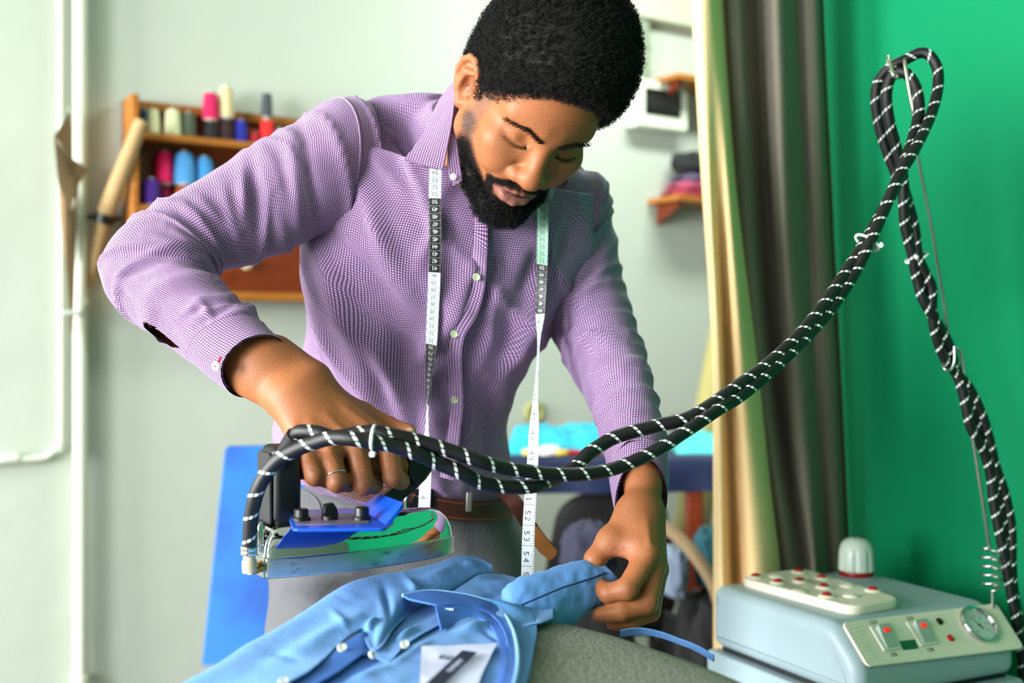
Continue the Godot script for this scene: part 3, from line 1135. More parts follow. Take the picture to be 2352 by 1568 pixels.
	o = thing("chair", "dark brown rounded chair under the cutting table", "chair", Vector3(P(1385, 0, 3.0).x, 0, -3.02))
	cm = mb()
	var cb := curve2([Vector2(-0.13, -0.30), Vector2(-0.13, -0.06), Vector2(-0.085, 0.02), Vector2(0.0, 0.045), Vector2(0.10, 0.05), Vector2(0.17, 0.0), Vector2(0.18, -0.30)], 6)
	cm.slab(cb, -0.015, 0.015, Transform3D(Basis.IDENTITY, Vector3(0, EYE - 410.0 / F * 3.0 + 0.03, 0.0)), 0.006, Vector2(-0.8, 0))
	put("backrest", cm.mesh(), mat("chair_brown", Color(0.05, 0.038, 0.032), 0.6), o)
	cm = mb()
	cm.slab(rounded_rect(0.34, 0.34, 0.05), -0.02, 0.02, Transform3D(Basis(Vector3.RIGHT, PI / 2), Vector3(0.03, 0.44, -0.16)), 0.008)
	put("seat", cm.mesh(), mat("chair_brown", Color.WHITE), o)
	for p in [[-0.11, -0.02], [0.17, -0.02], [-0.11, -0.30], [0.17, -0.30]]:
		cm = mb()
		cm.tube(PackedVector3Array([Vector3(p[0], 0, p[1]), Vector3(p[0], 0.43, p[1])]), 0.013, 10)
		put("leg", cm.mesh(), mat("chair_leg", Color(0.03, 0.03, 0.03), 0.5), o)
	meta(put("lavender_cloth", lump(Vector3(P(1352, 0, 2.68).x, 0.655, -2.66), Vector3(0.12, 0.12, 0.10), 0.3, 13, 2.0), cloth("lavender", Color(0.16, 0.16, 0.24), 150.0)), "grey lavender cloth heaped on the black sack", "cloth heap")
	meta(put("pale_cloth", lump(Vector3(P(1553, 0, 2.60).x, 0.615, -2.62), Vector3(0.062, 0.12, 0.08), 0.2, 15, 2.0), cloth("pale_blue_cloth", Color(0.42, 0.47, 0.54), 150.0)), "pale grey blue cloth on the dark heap left of the curtain", "cloth heap")
	meta(put("teal_cloth", lump(Vector3(P(1632, 0, 2.62).x, 0.63, -2.66), Vector3(0.06, 0.14, 0.08), 0.25, 17, 2.0), cloth("teal_cloth", Color(0.05, 0.28, 0.32), 150.0)), "teal cloth tucked against the beige curtain under the table", "cloth heap")
	cm = mb()
	cm.tube(curve([P(1515, 1200, 2.50), P(1560, 1235, 2.48), P(1600, 1280, 2.46), P(1640, 1345, 2.45), P(1662, 1420, 2.45)], 8), 0.0145, 14)
	meta(put("tan_strap", cm.mesh(), cloth("strap_tan", Color(0.55, 0.46, 0.34), 150.0)), "tan padded strap curving over the heap left of the curtain", "strap")
	# ---- beige fabric roll leaning in the corner, a socket, small jars
	o = thing("fabric_roll", "khaki fabric roll leaning on the wall beside the curtain, above the table", "fabric roll")
	cm = mb()
	cm.tube(PackedVector3Array([Vector3(P(1585, 0, 3.38).x, 0.62, -3.38), P(1668, 740, 3.62)]), PackedFloat32Array([0.055, 0.048]), 20)
	put("rolled_cloth", cm.mesh(), cloth("khaki_cloth", Color(0.60, 0.56, 0.34), 150.0), o)
	o = thing("wall_socket", "yellowed round wall socket above the table, behind the measuring tape", "socket", W(1226, 948, 0.0), TURN)
	cm = mb()
	cm.lathe([Vector2(0.038, 0.0), Vector2(0.037, 0.008), Vector2(0.034, 0.012), Vector2(0.024, 0.013), Vector2(0.021, 0.006), Vector2(0.001, 0.006)], 28, Transform3D(Basis(Vector3.RIGHT, PI / 2), Vector3.ZERO))
	put("face_plate", cm.mesh(), mat("socket_cream", Color(0.60, 0.60, 0.36), 0.4), o)
	for x in [-0.009, 0.009]:
		cm = mb()
		cm.lathe([Vector2(0.003, 0.0), Vector2(0.003, 0.0075), Vector2(0.001, 0.0078)], 10, Transform3D(Basis(Vector3.RIGHT, PI / 2), Vector3(x, 0, 0)))
		put("socket_hole", cm.mesh(), mat("socket_dark", Color(0.1, 0.1, 0.08), 0.5), o)
	for s in [[1512, 0.016, 0.035, Color(0.82, 0.80, 0.72), "small white jar on the table behind the man's forearm"], [1548, 0.012, 0.045, Color(0.45, 0.24, 0.12), "small brown bottle on the table beside the white jar"]]:
		var c := P(s[0], 970, td + 0.36)
		o = thing("jar", s[4], "jar", Vector3(c.x, ty + 0.02, c.z), 0.0, "small jars at the back of the table")
		cm = mb()
		cm.lathe([Vector2(0.001, 0), Vector2(s[1], 0), Vector2(s[1], s[2]), Vector2(s[1] * 0.6, s[2] * 1.2), Vector2(0.001, s[2] * 1.2)], 18)
		put("jar_body", cm.mesh(), mat("jar_" + s[3].to_html(false), s[3], 0.3), o)
		cm = mb()
		cm.lathe([Vector2(s[1] * 0.66, s[2] * 1.15), Vector2(s[1] * 0.66, s[2] * 1.45), Vector2(0.001, s[2] * 1.45)], 18)
		put("cap", cm.mesh(), mat("jar_cap", Color(0.5, 0.4, 0.3), 0.4), o)

# a folded cloth: a soft-edged block of layers
func folded(w: float, h: float, d: float, sd: int) -> ArrayMesh:
	var m := mb()
	var n := FastNoiseLite.new()
	n.seed = sd
	n.frequency = 8.0
	var pts := PackedVector3Array()
	var sec := []
	for k in 33:
		var f := TAU * (k % 32) / 32
		var x := signf(cos(f)) * pow(absf(cos(f)), 0.35)
		var y := signf(sin(f)) * pow(absf(sin(f)), 0.6)
		sec.append(Vector2(x * 0.5, y * 0.5 + 0.5))
	for r in 13:
		var t := r / 12.0
		var s := pow(1.0 - pow(absf(t * 2 - 1), 8.0), 0.5)
		for k in 33:
			var q: Vector2 = sec[k]
			var nn := n.get_noise_2d(t * 1.2, q.x * 2.0 + (k % 32) * 0.01) * 0.06
			pts.push_back(Vector3(lerpf(-w, w, t) * 0.5, h * (0.5 + (q.y - 0.5) * (0.25 + 0.75 * s)) * (1.0 + (nn if q.y > 0.5 else 0.0)), q.x * d * (0.3 + 0.7 * s)))
	m.grid(pts, 33)
	return m.mesh()
# ---------------------------------------------------------------- curtain, steam generator and its hoses
# a sheet through keyed rows: [pixel y, x0, d0, x1, d1, ...], smoothed both ways
func hung(rows: Array, ny: int, per: int, thick: float) -> ArrayMesh:
	var pts := PackedVector3Array()
	var cols := 0
	for r in ny + 1:
		var y := lerpf(rows[0][0], rows[-1][0], float(r) / ny)
		var w := keyed(rows, y)
		var line := []
		for k in range(0, w.size(), 2): line.append(P(w[k], y, w[k + 1]))
		var c := curve(line, per)
		cols = c.size()
		pts.append_array(c)
	var m := mb()
	m.sheet(pts, cols, thick)
	return m.mesh()

func hose_mat() -> StandardMaterial3D:
	var m := mat("braided_hose", Color.WHITE, 0.42)
	if m.albedo_texture: return m
	var im := Image.create(256, 256, false, Image.FORMAT_RGB8)
	var hm := Image.create(256, 256, false, Image.FORMAT_RGB8)
	for y in 256:
		for x in 256:
			var br := 0.5 + 0.25 * sin((x + y) * TAU / 16.0) + 0.25 * sin((x - y) * TAU / 16.0)
			var c := Color(0.012, 0.012, 0.014).lerp(Color(0.035, 0.035, 0.037), br)
			# the white tracer thread winds once round for each length of texture
			var s := fposmod(y - x, 256.0)
			s = minf(s, 256.0 - s)
			var dash := fposmod(x * 9.0 / 256.0, 1.0)
			if s < 17.0 and dash > 0.26: c = Color(0.86, 0.89, 0.86)
			im.set_pixel(x, y, c)
			hm.set_pixel(x, y, Color(br, br, br))
	m.albedo_texture = ImageTexture.create_from_image(im)
	hm.bump_map_to_normal_map(3.0)
	m.normal_enabled = true
	m.normal_texture = ImageTexture.create_from_image(hm)
	m.normal_scale = 0.5
	return m

func hose(called: String, pts: Array, r: float, parent: Node, material: Material = null) -> void:
	var line := []
	for p in pts: line.append(P(p[0], p[1], p[2]))
	var m := mb()
	m.tube(curve(line, 7), r, 18, true, 0.027)
	put(called, m.mesh(), material if material else hose_mat(), parent)

func zip_tie(at: Vector3, dir: Vector3, w: float, h: float, tail: Vector3, parent: Node) -> void:
	var m := mb()
	var tf := along(at, dir, Vector3.BACK)
	var ring := PackedVector3Array()
	for k in 25:
		var f := TAU * k / 24
		ring.push_back(tf * Vector3(cos(f) * w, 0, sin(f) * h))
	m.tube(ring, 0.0019, 8, false)
	m.box(at + tail * 1.0, Vector3(0.006, 0.006, 0.006), 0.0012, tf.basis)
	put("zip_tie", m.mesh(), mat("tie_white", Color(0.88, 0.90, 0.88), 0.35), parent)

func build_right() -> void:
	# ---- the curtains in the doorway
	var beige := cloth("curtain_beige", Color(0.95, 0.82, 0.60), 160.0, 0.9, 0.5)
	var dark := cloth("curtain_dark", Color(0.44, 0.415, 0.36), 160.0, 0.9, 0.5)
	var o := thing("beige_curtain", "beige linen curtain hanging in soft folds, left of the dark curtain", "curtain")
	put("curtain_cloth", hung([
		[-150, 1580, 2.05, 1594, 1.985, 1625, 1.98, 1642, 2.02, 1654, 2.06, 1668, 2.08],
		[0, 1589, 2.04, 1602, 1.98, 1630, 1.98, 1648, 2.02, 1658, 2.06, 1672, 2.08],
		[400, 1612, 2.04, 1625, 1.975, 1648, 1.99, 1672, 1.985, 1684, 2.04, 1700, 2.08],
		[800, 1637, 2.05, 1650, 1.985, 1668, 2.035, 1698, 1.975, 1724, 2.01, 1745, 2.07],
		[1100, 1640, 2.05, 1656, 1.975, 1680, 2.045, 1714, 1.965, 1752, 1.99, 1772, 2.07],
		[1340, 1640, 2.05, 1660, 1.965, 1688, 2.05, 1728, 1.955, 1780, 1.985, 1797, 2.07],
		[2280, 1640, 2.05, 1680, 1.955, 1720, 2.05, 1770, 1.955, 1830, 1.985, 1850, 2.07]], 60, 8, 0.003), beige, o)
	o = thing("dark_curtain", "dark charcoal curtain with deep folds between the beige curtain and the green wall", "curtain")
	put("curtain_cloth", hung([
		[-150, 1650, 2.12, 1664, 2.06, 1692, 2.045, 1722, 2.10, 1742, 2.11, 1768, 2.04, 1792, 2.04, 1826, 2.10, 1848, 2.09, 1872, 2.10, 1880, 2.15],
		[0, 1655, 2.12, 1668, 2.06, 1696, 2.045, 1726, 2.10, 1748, 2.11, 1772, 2.04, 1796, 2.04, 1830, 2.10, 1852, 2.09, 1876, 2.10, 1884, 2.15],
		[560, 1688, 2.12, 1702, 2.05, 1730, 2.04, 1752, 2.10, 1772, 2.11, 1796, 2.035, 1822, 2.04, 1856, 2.09, 1878, 2.085, 1900, 2.10, 1910, 2.15],
		[1000, 1735, 2.12, 1752, 2.05, 1775, 2.04, 1793, 2.10, 1808, 2.11, 1830, 2.035, 1856, 2.035, 1880, 2.09, 1900, 2.085, 1922, 2.10, 1932, 2.15],
		[1340, 1786, 2.12, 1800, 2.05, 1822, 2.04, 1842, 2.06, 1858, 2.07, 1872, 2.035, 1888, 2.06, 1904, 2.10, 1920, 2.09, 1938, 2.10, 1948, 2.15],
		[2280, 1836, 2.12, 1850, 2.05, 1872, 2.04, 1892, 2.06, 1908, 2.07, 1922, 2.035, 1938, 2.06, 1954, 2.10, 1970, 2.09, 1988, 2.10, 1998, 2.15]], 60, 6, 0.003), dark, o)
	put("hem_trim", hung([
		[-150, 1882, 2.14, 1885, 2.135], [0, 1886, 2.14, 1889, 2.135], [560, 1912, 2.14, 1915, 2.135], [1000, 1934, 2.14, 1937, 2.135], [1340, 1950, 2.14, 1953, 2.135], [2280, 2000, 2.14, 2003, 2.135]], 40, 3, 0.004), cloth("trim_brown", Color(0.36, 0.25, 0.10)), o)
	# ---- rail above the doorway
	o = thing("curtain_rail", "metal rail over the doorway from which both curtains hang", "rail")
	var m := mb()
	var ra := P(1520, -160, 2.14)
	var rb2 := R(-0.33, ra.y, 1.5)
	m.tube(PackedVector3Array([Vector3(ra.x - 0.05, ra.y + 0.012, -2.08), Vector3(rb2.x + 0.02, ra.y + 0.012, -2.12)]), 0.010, 14)
	put("rod", m.mesh(), mat("steel", Color(0.75, 0.75, 0.75), 0.3, 1.0), o)
	for x in [0.1, 0.95]:
		m = mb()
		var at := Vector3(ra.x - 0.05, ra.y + 0.012, -2.08).lerp(Vector3(rb2.x + 0.02, ra.y + 0.012, -2.12), x)
		m.tube(PackedVector3Array([at, Vector3(at.x, 2.75, at.z)]), 0.006, 10)
		put("hanger", m.mesh(), mat("steel", Color.WHITE), o)
	# ---- the steam generator
	var ang := deg_to_rad(26.5)
	var top := 0.80
	var bs := Basis(Vector3.UP, ang)
	var cb := P(1925, 1428, 1.623)                 # the near left corner of its top
	cb.y = 0.0
	o = thing("steam_generator", "grey steam generator box with red button pad, switches and gauge beside the green wall", "steam generator", cb, ang)
	var inv := o.transform.affine_inverse()
	# pixel to the box's own frame on a plane
	var hit := func(px: float, py: float, pt: Vector3, nrm: Vector3) -> Vector3:
		var org := inv * Vector3(0, EYE, 0)
		var dr := inv.basis * (P(px, py, 1.0) - Vector3(0, EYE, 0))
		return org + dr * ((pt - org).dot(nrm) / dr.dot(nrm))
	var shell := mat("shell_grey", Color(0.57, 0.645, 0.665), 0.42)
	shell.normal_enabled = true
	shell.normal_texture = noise_tex(256, 0.25, 2, null, true, 2.0, 31)
	shell.normal_scale = 0.35
	shell.uv1_triplanar = true
	shell.uv1_scale = Vector3.ONE * 8.0
	var ivory := mat("ivory_plastic", Color(0.86, 0.83, 0.75), 0.35)
	var wide := 0.305
	# profile in (z, y): z towards the camera
	var rnd := func(pts: Array, r: float, k := 6) -> PackedVector2Array:
		var out := PackedVector2Array()
		for i in pts.size():
			var p: Vector2 = pts[i]
			var a: Vector2 = pts[(i + pts.size() - 1) % pts.size()]
			var b: Vector2 = pts[(i + 1) % pts.size()]
			var rr := minf(r, minf(p.distance_to(a), p.distance_to(b)) * 0.48)
			var s := p + (a - p).normalized() * rr
			var e := p + (b - p).normalized() * rr
			for j in k + 1:
				var t := float(j) / k
				out.push_back(s.lerp(p, t).lerp(p.lerp(e, t), t))
		return out
	var tz := Transform3D(Basis(Vector3(0, 0, 1), Vector3.UP, Vector3(-1, 0, 0)), Vector3.ZERO)   # outline x -> z, extruded along -x
	m = mb()
	m.slab(rnd.call([Vector2(-0.285, 0.70), Vector2(0.052, 0.70), Vector2(0.052, top - 0.052), Vector2(0.0, top), Vector2(-0.285, top)], 0.02), -wide, 0.012, tz, 0.020, Vector2.ZERO, 5)
	put("upper_shell", m.mesh(), shell, o)
	m = mb()
	m.slab(rnd.call([Vector2(-0.290, 0.60), Vector2(0.060, 0.60), Vector2(0.060, 0.694), Vector2(-0.290, 0.694)], 0.008), -wide - 0.006, 0.018, tz, 0.006, Vector2.ZERO, 3)
	put("lower_shell", m.mesh(), shell, o)
	m = mb()
	m.slab(rnd.call([Vector2(-0.27, 0.69), Vector2(0.04, 0.69), Vector2(0.04, 0.705), Vector2(-0.27, 0.705)], 0.002), -wide + 0.012, 0.0, tz, 0.001)
	put("seam", m.mesh(), mat("seam_dark", Color(0.05, 0.06, 0.06), 0.6), o)
	for x in [0.02, wide - 0.03]:
		for z in [-0.25, 0.02]:
			m = mb()
			m.lathe([Vector2(0.001, 0.585), Vector2(0.014, 0.585), Vector2(0.016, 0.60), Vector2(0.001, 0.60)], 14, Transform3D(Basis.IDENTITY, Vector3(x, 0, z)))
			put("foot", m.mesh(), mat("rubber", Color(0.03, 0.03, 0.03), 0.7), o)
	# the cart it stands on
	var cart := thing("cart", "grey metal stand under the steam generator", "stand", cb, ang)
	m = mb()
	m.box(Vector3(0.15, 0.572, -0.11), Vector3(0.36, 0.024, 0.38), 0.004)
	put("shelf", m.mesh(), mat("stand_grey", Color(0.25, 0.26, 0.26), 0.5, 0.3), cart)
	for x in [-0.01, 0.31]:
		for z in [-0.28, 0.06]:
			m = mb()
			m.tube(PackedVector3Array([Vector3(x, 0, z), Vector3(x, 0.56, z)]), 0.012, 12)
			put("leg", m.mesh(), mat("stand_grey", Color.WHITE), cart)
	# ---- the pad with red buttons, on the top
	var topp := Vector3(0, top, 0)
	var on_top := func(px: float, py: float, y := 0.0) -> Vector3:
		return hit.call(px, py, topp + Vector3(0, y, 0), Vector3.UP)
	var pad := PackedVector2Array()
	var corners := []
	for p in [[1694, 1324], [1845, 1303], [2076, 1374], [1956, 1394]]:
		var q: Vector3 = on_top.call(p[0], p[1], 0.014)
		corners.append(Vector2(q.x, -q.z))
	pad = rnd.call(corners, 0.030, 8)
	var flat := Transform3D(Basis(Vector3(1, 0, 0), Vector3(0, 0, -1), Vector3(0, 1, 0)), Vector3(0, top, 0))
	m = mb()
	m.slab(pad, -0.001, 0.014, flat, 0.004, Vector2.ZERO, 3)
	var padn := put("button_pad", m.mesh(), ivory, o)
	var dome := func(at: Vector3, r: float, h: float) -> ArrayMesh:
		var d := mb()
		var pr := []
		for k in 7:
			var f := PI * 0.5 * k / 6
			pr.append(Vector2(maxf(r * cos(f), 0.0001), h * sin(f)))
		d.lathe(pr, 22, Transform3D(Basis.IDENTITY, at))
		return d.mesh()
	var red := mat("button_red", Color(0.62, 0.01, 0.04), 0.3)
	for p in [[1736, 1324], [1787, 1337], [1837, 1334], [1835, 1313], [1888, 1327], [1893, 1348], [2005, 1355], [1899, 1368]]:
		var q: Vector3 = on_top.call(p[0], p[1], 0.015)
		var b := put("button", dome.call(Vector3(q.x, top + 0.0138, q.z), 0.0135, 0.0042), ivory, padn)
		b.set_meta("label", "ivory button with a red cap")
		put("button_cap", dome.call(Vector3(q.x, top + 0.0152, q.z), 0.0088, 0.0060), red, padn)
	for p in [[1785, 1323], [1946, 1344], [1837, 1357], [1955, 1367]]:
		var q: Vector3 = on_top.call(p[0], p[1], 0.015)
		put("blank_button", dome.call(Vector3(q.x, top + 0.0138, q.z), 0.0135, 0.004), ivory, padn)
	# vent slots between the buttons
	m = mb()
	var s0: Vector3 = on_top.call(1856, 1347, 0.014)
	var sa: Vector3 = on_top.call(1890, 1357, 0.014) - on_top.call(1856, 1347, 0.014)
	for i in 9:
		var len := 0.05 if i > 1 and i < 7 else 0.018
		for side in [-1, 1]:
			m.box(Vector3(s0.x, top + 0.0139, s0.z) + sa * (0.05 + i * 0.03 * 0.0) + bs.inverse() * Vector3.ZERO + Vector3(0.006 + side * 0.027, 0, -0.044 + i * 0.0062), Vector3(len * 0.5, 0.0006, 0.0013), 0.0002)
	var vs := put("vent_slots", m.mesh(), mat("slot_dark", Color(0.22, 0.22, 0.17), 0.6), padn)
	vs.set_meta("kind", "stuff")
	# ---- filler cap: a fluted white knob over a red ring
	var cpos: Vector3 = on_top.call(1967, 1324)
	m = mb()
	m.lathe([Vector2(0.034, -0.004), Vector2(0.034, 0.001), Vector2(0.031, 0.003), Vector2(0.001, 0.003)], 40, Transform3D(Basis.IDENTITY, Vector3(cpos.x, top, cpos.z)))
	put("cap_plate", m.mesh(), shell, o)
	m = mb()
	m.lathe([Vector2(0.027, 0.002), Vector2(0.0285, 0.004), Vector2(0.0285, 0.010), Vector2(0.026, 0.013), Vector2(0.001, 0.013)], 40, Transform3D(Basis.IDENTITY, Vector3(cpos.x, top, cpos.z)))
	put("cap_ring", m.mesh(), mat("ring_red", Color(0.60, 0.02, 0.02), 0.35), o)
	m = mb()
	var pts := PackedVector3Array()
	var prof := [Vector2(0.0301, 0.012), Vector2(0.0305, 0.0135), Vector2(0.0300, 0.025), Vector2(0.0296, 0.036), Vector2(0.0290, 0.043), Vector2(0.0272, 0.0505), Vector2(0.0235, 0.058), Vector2(0.0175, 0.0635), Vector2(0.009, 0.0665), Vector2(0.0001, 0.0675)]
	for r in prof.size():
		for k in 97:
			var f := TAU * (k % 96) / 96
			var flute := pow(maxf(0.0, cos(f * 8.0)), 2.0) * 0.0026 * (1.0 - sstep(0.040, 0.052, prof[r].y)) * sstep(0.011, 0.0135, prof[r].y)
			pts.push_back(Vector3(cpos.x, top, cpos.z) + Vector3((prof[r].x - flute) * cos(f), prof[r].y, (prof[r].x - flute) * sin(f)))
	m.grid(pts, 97)
	var under := PackedVector3Array()
	for k in 96: under.push_back(pts[k])
	m.grp += 1
	m.fan(under, true)
	var cap := put("filler_cap", m.mesh(), mat("cap_white", Color(0.74, 0.79, 0.74), 0.3), o)
	var tx := func(text: String, size: float, at: Transform3D, material: Material, parent: Node, called := "lettering") -> MeshInstance3D:
		var t := TextMesh.new()
		t.text = text
		t.font = SystemFont.new()
		t.font.font_names = PackedStringArray(["Droid Sans"])
		t.font_size = 32
		t.pixel_size = size / 32.0
		t.depth = 0.0004
		var n := put(called, t, material, parent)
		n.transform = at
		return n
	var ink := mat("ink", Color(0.04, 0.05, 0.06), 0.6)
	var yaw := atan2(-(cb.x + 0.2), 1.9) - ang
	for w in [["<press", -0.10, 0.0105]]:
		var bb := Basis(Vector3.UP, -ang) * Basis(Vector3.RIGHT, -0.62)
		tx.call(w[0], 0.0085, Transform3D(bb, Vector3(cpos.x, top + 0.0625, cpos.z) + bb * Vector3(-0.001, 0.0, 0.0135)), ink, cap)
	# ---- the sloping front panel
	var pn := Vector3(0, 1, 1).normalized()
	var po := Vector3(0, top, 0)
	var px := Vector3(1, 0, 0)
	var py := Vector3(0, 1, -1).normalized()
	var on_panel := func(a: float, b: float) -> Vector2:
		var q: Vector3 = hit.call(a, b, po, pn)
		return Vector2((q - po).dot(px), (q - po).dot(py))
	var ptf := Transform3D(Basis(px, py, pn), po)
	var c2 := []
	for p in [[1931, 1431], [2286, 1387], [2351, 1490], [1990, 1533]]: c2.append(on_panel.call(p[0], p[1]))
	m = mb()
	m.slab(rnd.call(c2, 0.010, 6), -0.001, 0.0035, ptf, 0.0015, Vector2.ZERO, 2)
	var panel := put("front_panel", m.mesh(), ivory, o)
	# ribs along both ends and the dotted row under the upper edge
	m = mb()
	for i in 9:
		var q: Vector2 = on_panel.call(1962, 1443).lerp(on_panel.call(2000, 1513), i / 8.0)
		m.box(ptf * Vector3(q.x, q.y, 0.0036), Vector3(0.016, 0.0016, 0.001), 0.0004, ptf.basis)
	for i in 10:
		if i == 4 or i == 5: continue
		var q: Vector2 = on_panel.call(2276, 1401).lerp(on_panel.call(2330, 1480), i / 9.0)
		m.box(ptf * Vector3(q.x, q.y, 0.0036), Vector3(0.020, 0.0016, 0.001), 0.0004, ptf.basis)
	for i in 30:
		var q: Vector2 = on_panel.call(2003, 1430).lerp(on_panel.call(2196, 1405), i / 29.0)
		m.box(ptf * Vector3(q.x, q.y, 0.0036), Vector3(0.0022, 0.0022, 0.0008), 0.0004, ptf.basis)
	put("ribs", m.mesh(), mat("ivory_light", Color(0.86, 0.86, 0.76), 0.4), panel).set_meta("kind", "stuff")
	# rocker switches
	for s in [[[1992, 1441], [2034, 1437], [2069, 1493], [2027, 1500]], [[2076, 1431], [2120, 1426], [2153, 1482], [2112, 1488]]]:
		var q := []
		for p in s: q.append(on_panel.call(p[0], p[1]))
		var mid: Vector2 = (q[0] + q[1] + q[2] + q[3]) / 4.0
		var sw: float = (q[0].distance_to(q[1]) + q[3].distance_to(q[2])) / 2
		var shh: float = (q[0].distance_to(q[3]) + q[1].distance_to(q[2])) / 2
		m = mb()
		m.slab(rounded_rect(sw, shh, 0.002), 0.003, 0.0058, Transform3D(ptf.basis, ptf * Vector3(mid.x, mid.y, 0)), 0.0008)
		var frame := put("rocker_switch", m.mesh(), mat("switch_white", Color(0.78, 0.80, 0.72), 0.35), o)
		m = mb()
		# rocker: a wedge, its lower end pressed in and upper end proud
		var wdg := PackedVector2Array([Vector2(-shh * 0.40, 0.004), Vector2(-shh * 0.40, 0.0068), Vector2(0.0, 0.0090), Vector2(shh * 0.40, 0.0145), Vector2(shh * 0.40, 0.004)])
		var wt := Transform3D(ptf.basis * Basis(Vector3(0, 1, 0), Vector3(0, 0, 1), Vector3(1, 0, 0)), ptf * Vector3(mid.x + sw * 0.06, mid.y, 0))
		m.slab(wdg, -sw * 0.33, sw * 0.33, wt, 0.0006)
		put("rocker", m.mesh(), mat("rocker_grey", Color(0.60, 0.66, 0.62), 0.3), frame)
		m = mb()
		var lt := Transform3D(ptf.basis * Basis(Vector3.RIGHT, -0.24), ptf * Vector3(mid.x + sw * 0.06, mid.y + shh * 0.20, 0.0128))
		m.slab(rounded_rect(sw * 0.30, shh * 0.19, 0.001), -0.001, 0.0006, lt, 0.0004)
		var glow := mat("lamp_orange", Color(0.9, 0.14, 0.05), 0.3)
		glow.emission_enabled = true
		glow.emission = Color(1.0, 0.12, 0.03)
		glow.emission_energy_multiplier = 0.55
		put("indicator_light", m.mesh(), glow, frame)
	# lettering by the switches
	for w in [["OFF", 2004, 1432], ["OFF", 2088, 1423], ["ON", 2050, 1506], ["ON", 2135, 1495]]:
		var q: Vector2 = on_panel.call(w[1], w[2])
		tx.call(w[0], 0.0085, Transform3D(ptf.basis, ptf * Vector3(q.x, q.y, 0.0036)), ink, panel)
	# green label
	var gl := PackedVector2Array()
	for p in [[2062, 1475], [2098, 1471], [2107, 1492], [2072, 1496]]: gl.push_back(on_panel.call(p[0], p[1]))
	m = mb()
	m.slab(gl, 0.0034, 0.0040, ptf, 0.0002)
	put("green_label", m.mesh(), mat("label_green", Color(0.10, 0.36, 0.23), 0.4), o)
	for s in [[2155, 1430, Color(0.10, 0.0, 0.02)], [2180, 1468, Color(0.72, 0.0, 0.02)]]:
		var q: Vector2 = on_panel.call(s[0], s[1])
		m = mb()
		m.lathe([Vector2(0.0058, 0.0), Vector2(0.0056, 0.0016), Vector2(0.0040, 0.0030), Vector2(0.0001, 0.0036)], 20, Transform3D(ptf.basis * Basis(Vector3.RIGHT, PI / 2), ptf * Vector3(q.x, q.y, 0.0034)))
		put("pilot_lamp", m.mesh(), mat("pilot_" + s[2].to_html(false), s[2], 0.15), o)
	# pressure gauge
	var gq: Vector2 = on_panel.call(2244, 1439)
	var gr := 0.031
	var gt := Transform3D(ptf.basis * Basis(Vector3.RIGHT, PI / 2), ptf * Vector3(gq.x, gq.y, 0.003))
	m = mb()
	m.lathe([Vector2(gr, 0.0), Vector2(gr, 0.0055), Vector2(gr * 0.97, 0.0075), Vector2(gr * 0.92, 0.008), Vector2(gr * 0.86, 0.0068), Vector2(gr * 0.80, 0.003), Vector2(gr * 0.80, 0.0)], 56, gt)
	var gauge := put("pressure_gauge", m.mesh(), mat("chrome", Color(0.82, 0.83, 0.82), 0.08, 1.0), o)
	m = mb()
	m.lathe([Vector2(gr * 0.80, 0.0022), Vector2(0.0001, 0.0022)], 48, gt)
	put("dial", m.mesh(), mat("dial_white", Color(0.72, 0.77, 0.74), 0.5), gauge)
	m = mb()
	var gface := Transform3D(ptf.basis, ptf * Vector3(gq.x, gq.y, 0.0054))
	for i in 31:
		var f := deg_to_rad(225.0 - 270.0 * i / 30.0)
		var l := 0.0030 if i % 5 == 0 else 0.0016
		var cc := Vector3(cos(f), sin(f), 0) * (gr * 0.70 - l * 0.5)
		m.box(gface * cc, Vector3(l, 0.00045, 0.0003), 0.0001, gface.basis * Basis(Vector3(0, 0, 1), f))
	put("dial_marks", m.mesh(), ink, gauge).set_meta("kind", "stuff")
	for i in 7:
		var f := deg_to_rad(225.0 - 45.0 * i)
		tx.call(str(i), 0.0055, gface * Transform3D(Basis.IDENTITY, Vector3(cos(f), sin(f), 0) * gr * 0.47), ink, gauge, "dial_number")
	m = mb()
	var nd := (on_panel.call(2217, 1415) - gq).normalized() as Vector2
	var nf := nd.angle()
	m.box(gface * (Vector3(nd.x, nd.y, 0) * gr * 0.27 + Vector3(0, 0, 0.0006)), Vector3(gr * 0.62, 0.0009, 0.0004), 0.0001, gface.basis * Basis(Vector3(0, 0, 1), nf))
	m.box(gface * (Vector3(nd.x, nd.y, 0) * gr * -0.15 + Vector3(0, 0, 0.0006)), Vector3(gr * 0.26, 0.0024, 0.0004), 0.0001, gface.basis * Basis(Vector3(0, 0, 1), nf))
	m.lathe([Vector2(0.0024, 0.0), Vector2(0.0020, 0.0014), Vector2(0.0001, 0.0016)], 16, gface * Transform3D(Basis(Vector3.RIGHT, PI / 2), Vector3.ZERO))
	put("needle", m.mesh(), ink, gauge)
	m = mb()
	m.lathe([Vector2(gr * 0.82, 0.0048), Vector2(gr * 0.5, 0.0056), Vector2(0.0001, 0.0058)], 40, gt)
	var gm := mat("gauge_glass", Color(1, 1, 1, 0.05), 0.03)
	gm.transparency = BaseMaterial3D.TRANSPARENCY_ALPHA
	put("gauge_glass", m.mesh(), gm, gauge)
	# ---- hose stand: spring, two rods and hooks
	var steel := mat("steel", Color.WHITE)
	o = thing("hose_stand", "thin steel rod stand with a spring foot holding up the black hoses", "hose stand")
	m = mb()
	var sp := PackedVector3Array()
	var s_top := P(2274, 1256, 1.742)
	var s_bot := P(2279, 1356, 1.744)
